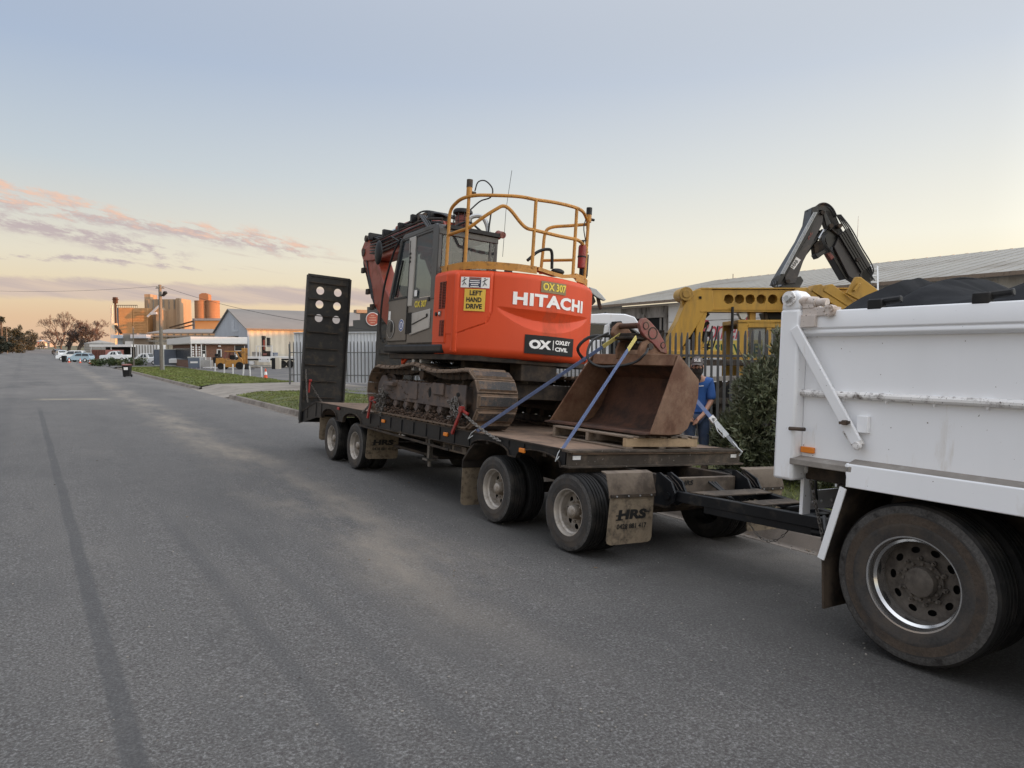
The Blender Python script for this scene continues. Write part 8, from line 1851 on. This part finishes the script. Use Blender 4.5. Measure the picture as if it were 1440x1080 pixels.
part(t, 'stems', b, m_bark)
def bare_tree(px, d, pt, lb, spread, m, seed, levels=6, base_r=.30, fork=.18, z=None):
    rnd = random.Random(seed); t = thing('bare_tree', lb, 'tree', Vf(px, d, z), group='bare winter trees'); z0 = t.matrix_world.translation.z; H = zat(pt, d) - z0
    tr_ = MB(); br_ = MB(); tw = MB()
    def grow(p, dr, ln, r, lv):
        q = p + dr * ln; mid = p.lerp(q, .5) + Vector((rnd.gauss(0, .06), rnd.gauss(0, .06), 0)) * ln
        (tr_ if lv == 0 else br_ if lv < 4 else tw).tube([p, mid, q], [max(r, .013), max(r * .85, .012), max(r * .68, .011)], 6 if lv < 2 else 4 if lv < 4 else 3, cap=False)
        if lv >= levels: return
        n = 3 if lv < 2 else rnd.choice((2, 3, 3))
        for i in range(n):
            a = dr.orthogonal().normalized(); a.rotate(Matrix.Rotation(rnd.uniform(0, 6.28), 3, dr)); nd = (dr + a * rnd.uniform(.35, .95) * spread + Vector((0, 0, .18))).normalized()
            grow(p.lerp(q, rnd.uniform(.75, 1.0)), nd, ln * rnd.uniform(.62, .86), r * .56, lv + 1)
    grow(Vector((0, 0, 0)), Vector((0, 0, 1)), H * fork, base_r, 0)
    hmax = max(v[2] for v in tw.v); k = H / hmax
    for q in (tr_, br_, tw): q.v = [tuple(c * k for c in v) for v in q.v]
    part(t, 'trunk', tr_, m_bark, smooth=60); part(t, 'limbs', br_, m, smooth=60, fix=False); part(t, 'twigs', tw, m, smooth=0, fix=False, kind='stuff')
    return t
bare_tree(88, 195, 438, 'tall bare pinkish tree rising above the parked cars', .8, m_twig, 5, 7, .22)
bare_tree(112, 175, 456, 'broad dark brown bare tree right behind the hatchback', 1.25, m_twig2, 9, 8, .2, .10)
bare_tree(130, 190, 448, 'slim bare reddish tree behind the broad dark one', .9, m_twig, 14, 7, .2)
bare_tree(78, 230, 462, 'dense bare tree over the angled parked cars', 1.1, m_twig2, 23, 7, .22, .14)
bare_tree(140, 200, 460, 'low bare tree in front of the pale water tank', 1.1, m_twig, 31, 7, .18, .14)
bare_tree(98, 180, 462, 'wide spreading bare tree filling in beneath the tall pinkish one', 1.35, m_twig2, 44, 8, .2, .10)
def tree(px, d, pt, wpx, lb, seed, count=4500, m=None):
    rnd = random.Random(seed); t = thing('eucalyptus_tree', lb, 'tree', Vf(px, d), group='dark evergreen trees on the left'); z0 = t.matrix_world.translation.z; H = zat(pt, d) - z0; W_ = 1.25 * wpx / FPX * d
    lumps = [((rnd.gauss(0, .27) * W_, rnd.gauss(0, .25) * W_, H * rnd.uniform(.08, .80)), (W_ * rnd.uniform(.22, .36), W_ * .3, H * rnd.uniform(.14, .26))) for i in range(12)] + [((0, 0, H * .86), (W_ * .2, W_ * .2, H * .14))]
    b = MB(); b.tube([(0, 0, 0), (W_ * .03, 0, H * .35), (0, 0, H * .7)], [H * .03, H * .022, H * .008], 7)
    for c, r in lumps[:6]: b.tube([(0, 0, H * .3), ((c[0]) * .5, c[1] * .5, c[2] * .85), c], [H * .012, H * .008, H * .003], 5)
    part(t, 'trunk', b, m_bark, smooth=60); part(t, 'crown', leafcloud(lumps, count, rnd, W_ * .045), m or m_gum, smooth=0, fix=False, kind='stuff')
for i, (px, d, pt, w_, lb) in enumerate(((-14, 215, 458, 22, 'dark evergreen at the left frame edge behind the palm'), (10, 225, 459, 24, 'dark evergreen with brownish crown right of the palm'), (24, 240, 461, 20, 'evergreen behind the thin pair of poles, lower crown'), (30, 262, 456, 13, 'tallest evergreen of the left row with open crown'), (41, 270, 464, 13, 'evergreen second from the right end of the left row'), (47, 300, 470, 8, 'small evergreen at the right end of the left row'), (2, 180, 472, 18, 'low dark evergreen under the palm'), (18, 200, 474, 20, 'low dark evergreen filling the left row base'), (-40, 170, 462, 40, 'big evergreen just outside the left of the view'))): tree(px, d, pt, w_, lb, 50 + i)
# palm
t = thing('palm_tree', 'tall palm with shaggy head at the left edge', 'palm', Vf(3.5, 205)); z0 = t.matrix_world.translation.z; H = zat(449, 205) - z0
b = MB(); b.tube([(0, 0, 0), (.1, 0, H * .5), (0, 0, H)], [.35, .28, .25], 8); part(t, 'trunk', b, m_bark, smooth=60)
b = MB(); rnd = random.Random(2)
for i in range(46):
    a = rnd.uniform(0, 6.28); e = rnd.uniform(-.9, 1.1); dr = Vector((cos(a) * cos(e), sin(a) * cos(e), sin(e))); s_ = dr.cross(Vector((0, 0, 1))).normalized() * .16; L_ = rnd.uniform(1.0, 1.7); p = Vector((0, 0, H)); m1 = p + dr * L_ * .6; tp_ = p + dr * L_ + Vector((0, 0, -.45)); b.add([p - s_ * .3, p + s_ * .3, m1 + s_, tp_, m1 - s_], [(0, 1, 2, 3, 4)])
part(t, 'fronds', b, m_gum, smooth=0, fix=False)
# far rise at the end of the street
hl = thing('distant_houses', 'faint scatter of houses and roofs on the rise at the street end', 'houses', Vf(52, 620)); hl['group'] = 'far houses'; rnd = random.Random(12)
mats_h = [m_concrete, m_redfaded, m_cream, m_greyroof]
COL.objects.unlink(hl); bpy.data.objects.remove(hl)
HL_ = ['white', 'red roofed', 'cream', 'grey']
places = [(47.5, 484, 0), (50, 483, 1), (54, 481.5, 0), (57, 480, 3), (60.5, 482, 2), (68.5, 482, 0), (71, 485, 0), (74, 484, 1), (44, 485.5, 2), (65, 479.5, 3)]
for i, (px, py, mi_) in enumerate(places):
    d = 520 + i * 18; p = at(px, d); z = zat(py + 2.2, d); M = Matrix.Translation((p.x, p.y, z - 3)) @ Matrix.Rotation(-YAW + rnd.uniform(-.6, .6), 4, 'Z')
    t = thing('house', '%s far house %s' % (HL_[mi_], ['left of the road gap', 'above the white car', 'just right of the white car', 'high on the rise', 'on the rise beside the dark roof', 'at the right of the road gap', 'lowest at the right of the gap', 'nearest the bare trees', 'under the last evergreen', 'top of the rise'][i]), 'house', M, group='far houses')
    b = MB(); b.box(-1.6, 1.6, 0, 3, 0, 4.2); part(t, 'wall', b, mats_h[mi_] if mi_ != 1 else m_brick); b = MB(); b.prism([(-.3, 4.2), (1.5, 5.4), (3.3, 4.2)], 'x', -1.9, 1.9); part(t, 'roof', b, [m_greyroof, m_redfaded, m_greyroof, m_bluegrey][mi_])
hm = MB(); hm.grid(lambda u, v: ((-700 + 2000 * u), 520 + 900 * v, 2.0 + 8 * smooth01(v) + 2 * mnoise.noise((u * 6, v * 4, 2)) * v), 40, 16); struct('hills', hm, m_terrain, 60)
tw_ = MB(); 
rnd = random.Random(77); lum = []
for i in range(90): x = rnd.uniform(-500, 420); y = rnd.uniform(600, 900); lum.append(((x, y, 3.0 + 5 * smooth01((y - 520) / 900) + rnd.uniform(0, 1.5)), (rnd.uniform(6, 14), 5, rnd.uniform(1.5, 3))))
tq = leafcloud(lum, 5200, rnd, 1.3); o = solo('distant_woodland', tq, m_gum, 'line of dark distant trees along the horizon at the street end', 'trees', kind='stuff', smooth=0, fix=False)
# unseen building added to the right beyond the workshop to block the low sun
t = thing('warehouse', 'unseen plain warehouse added beyond the workshop shed to cast shade', 'warehouse', Matrix.Translation((64, -30, -.1))); b = MB(); b.box(0, 26, 0, 105, 0, 6.2); part(t, 'wall', b, m_cream)
b = MB(); b.prism([(-.4, 6.2), (13, 7.2), (26.4, 6.2)], 'y', -.4, 105.4); part(t, 'roof', b, m_greyroof)  # roof of the added unseen warehouse
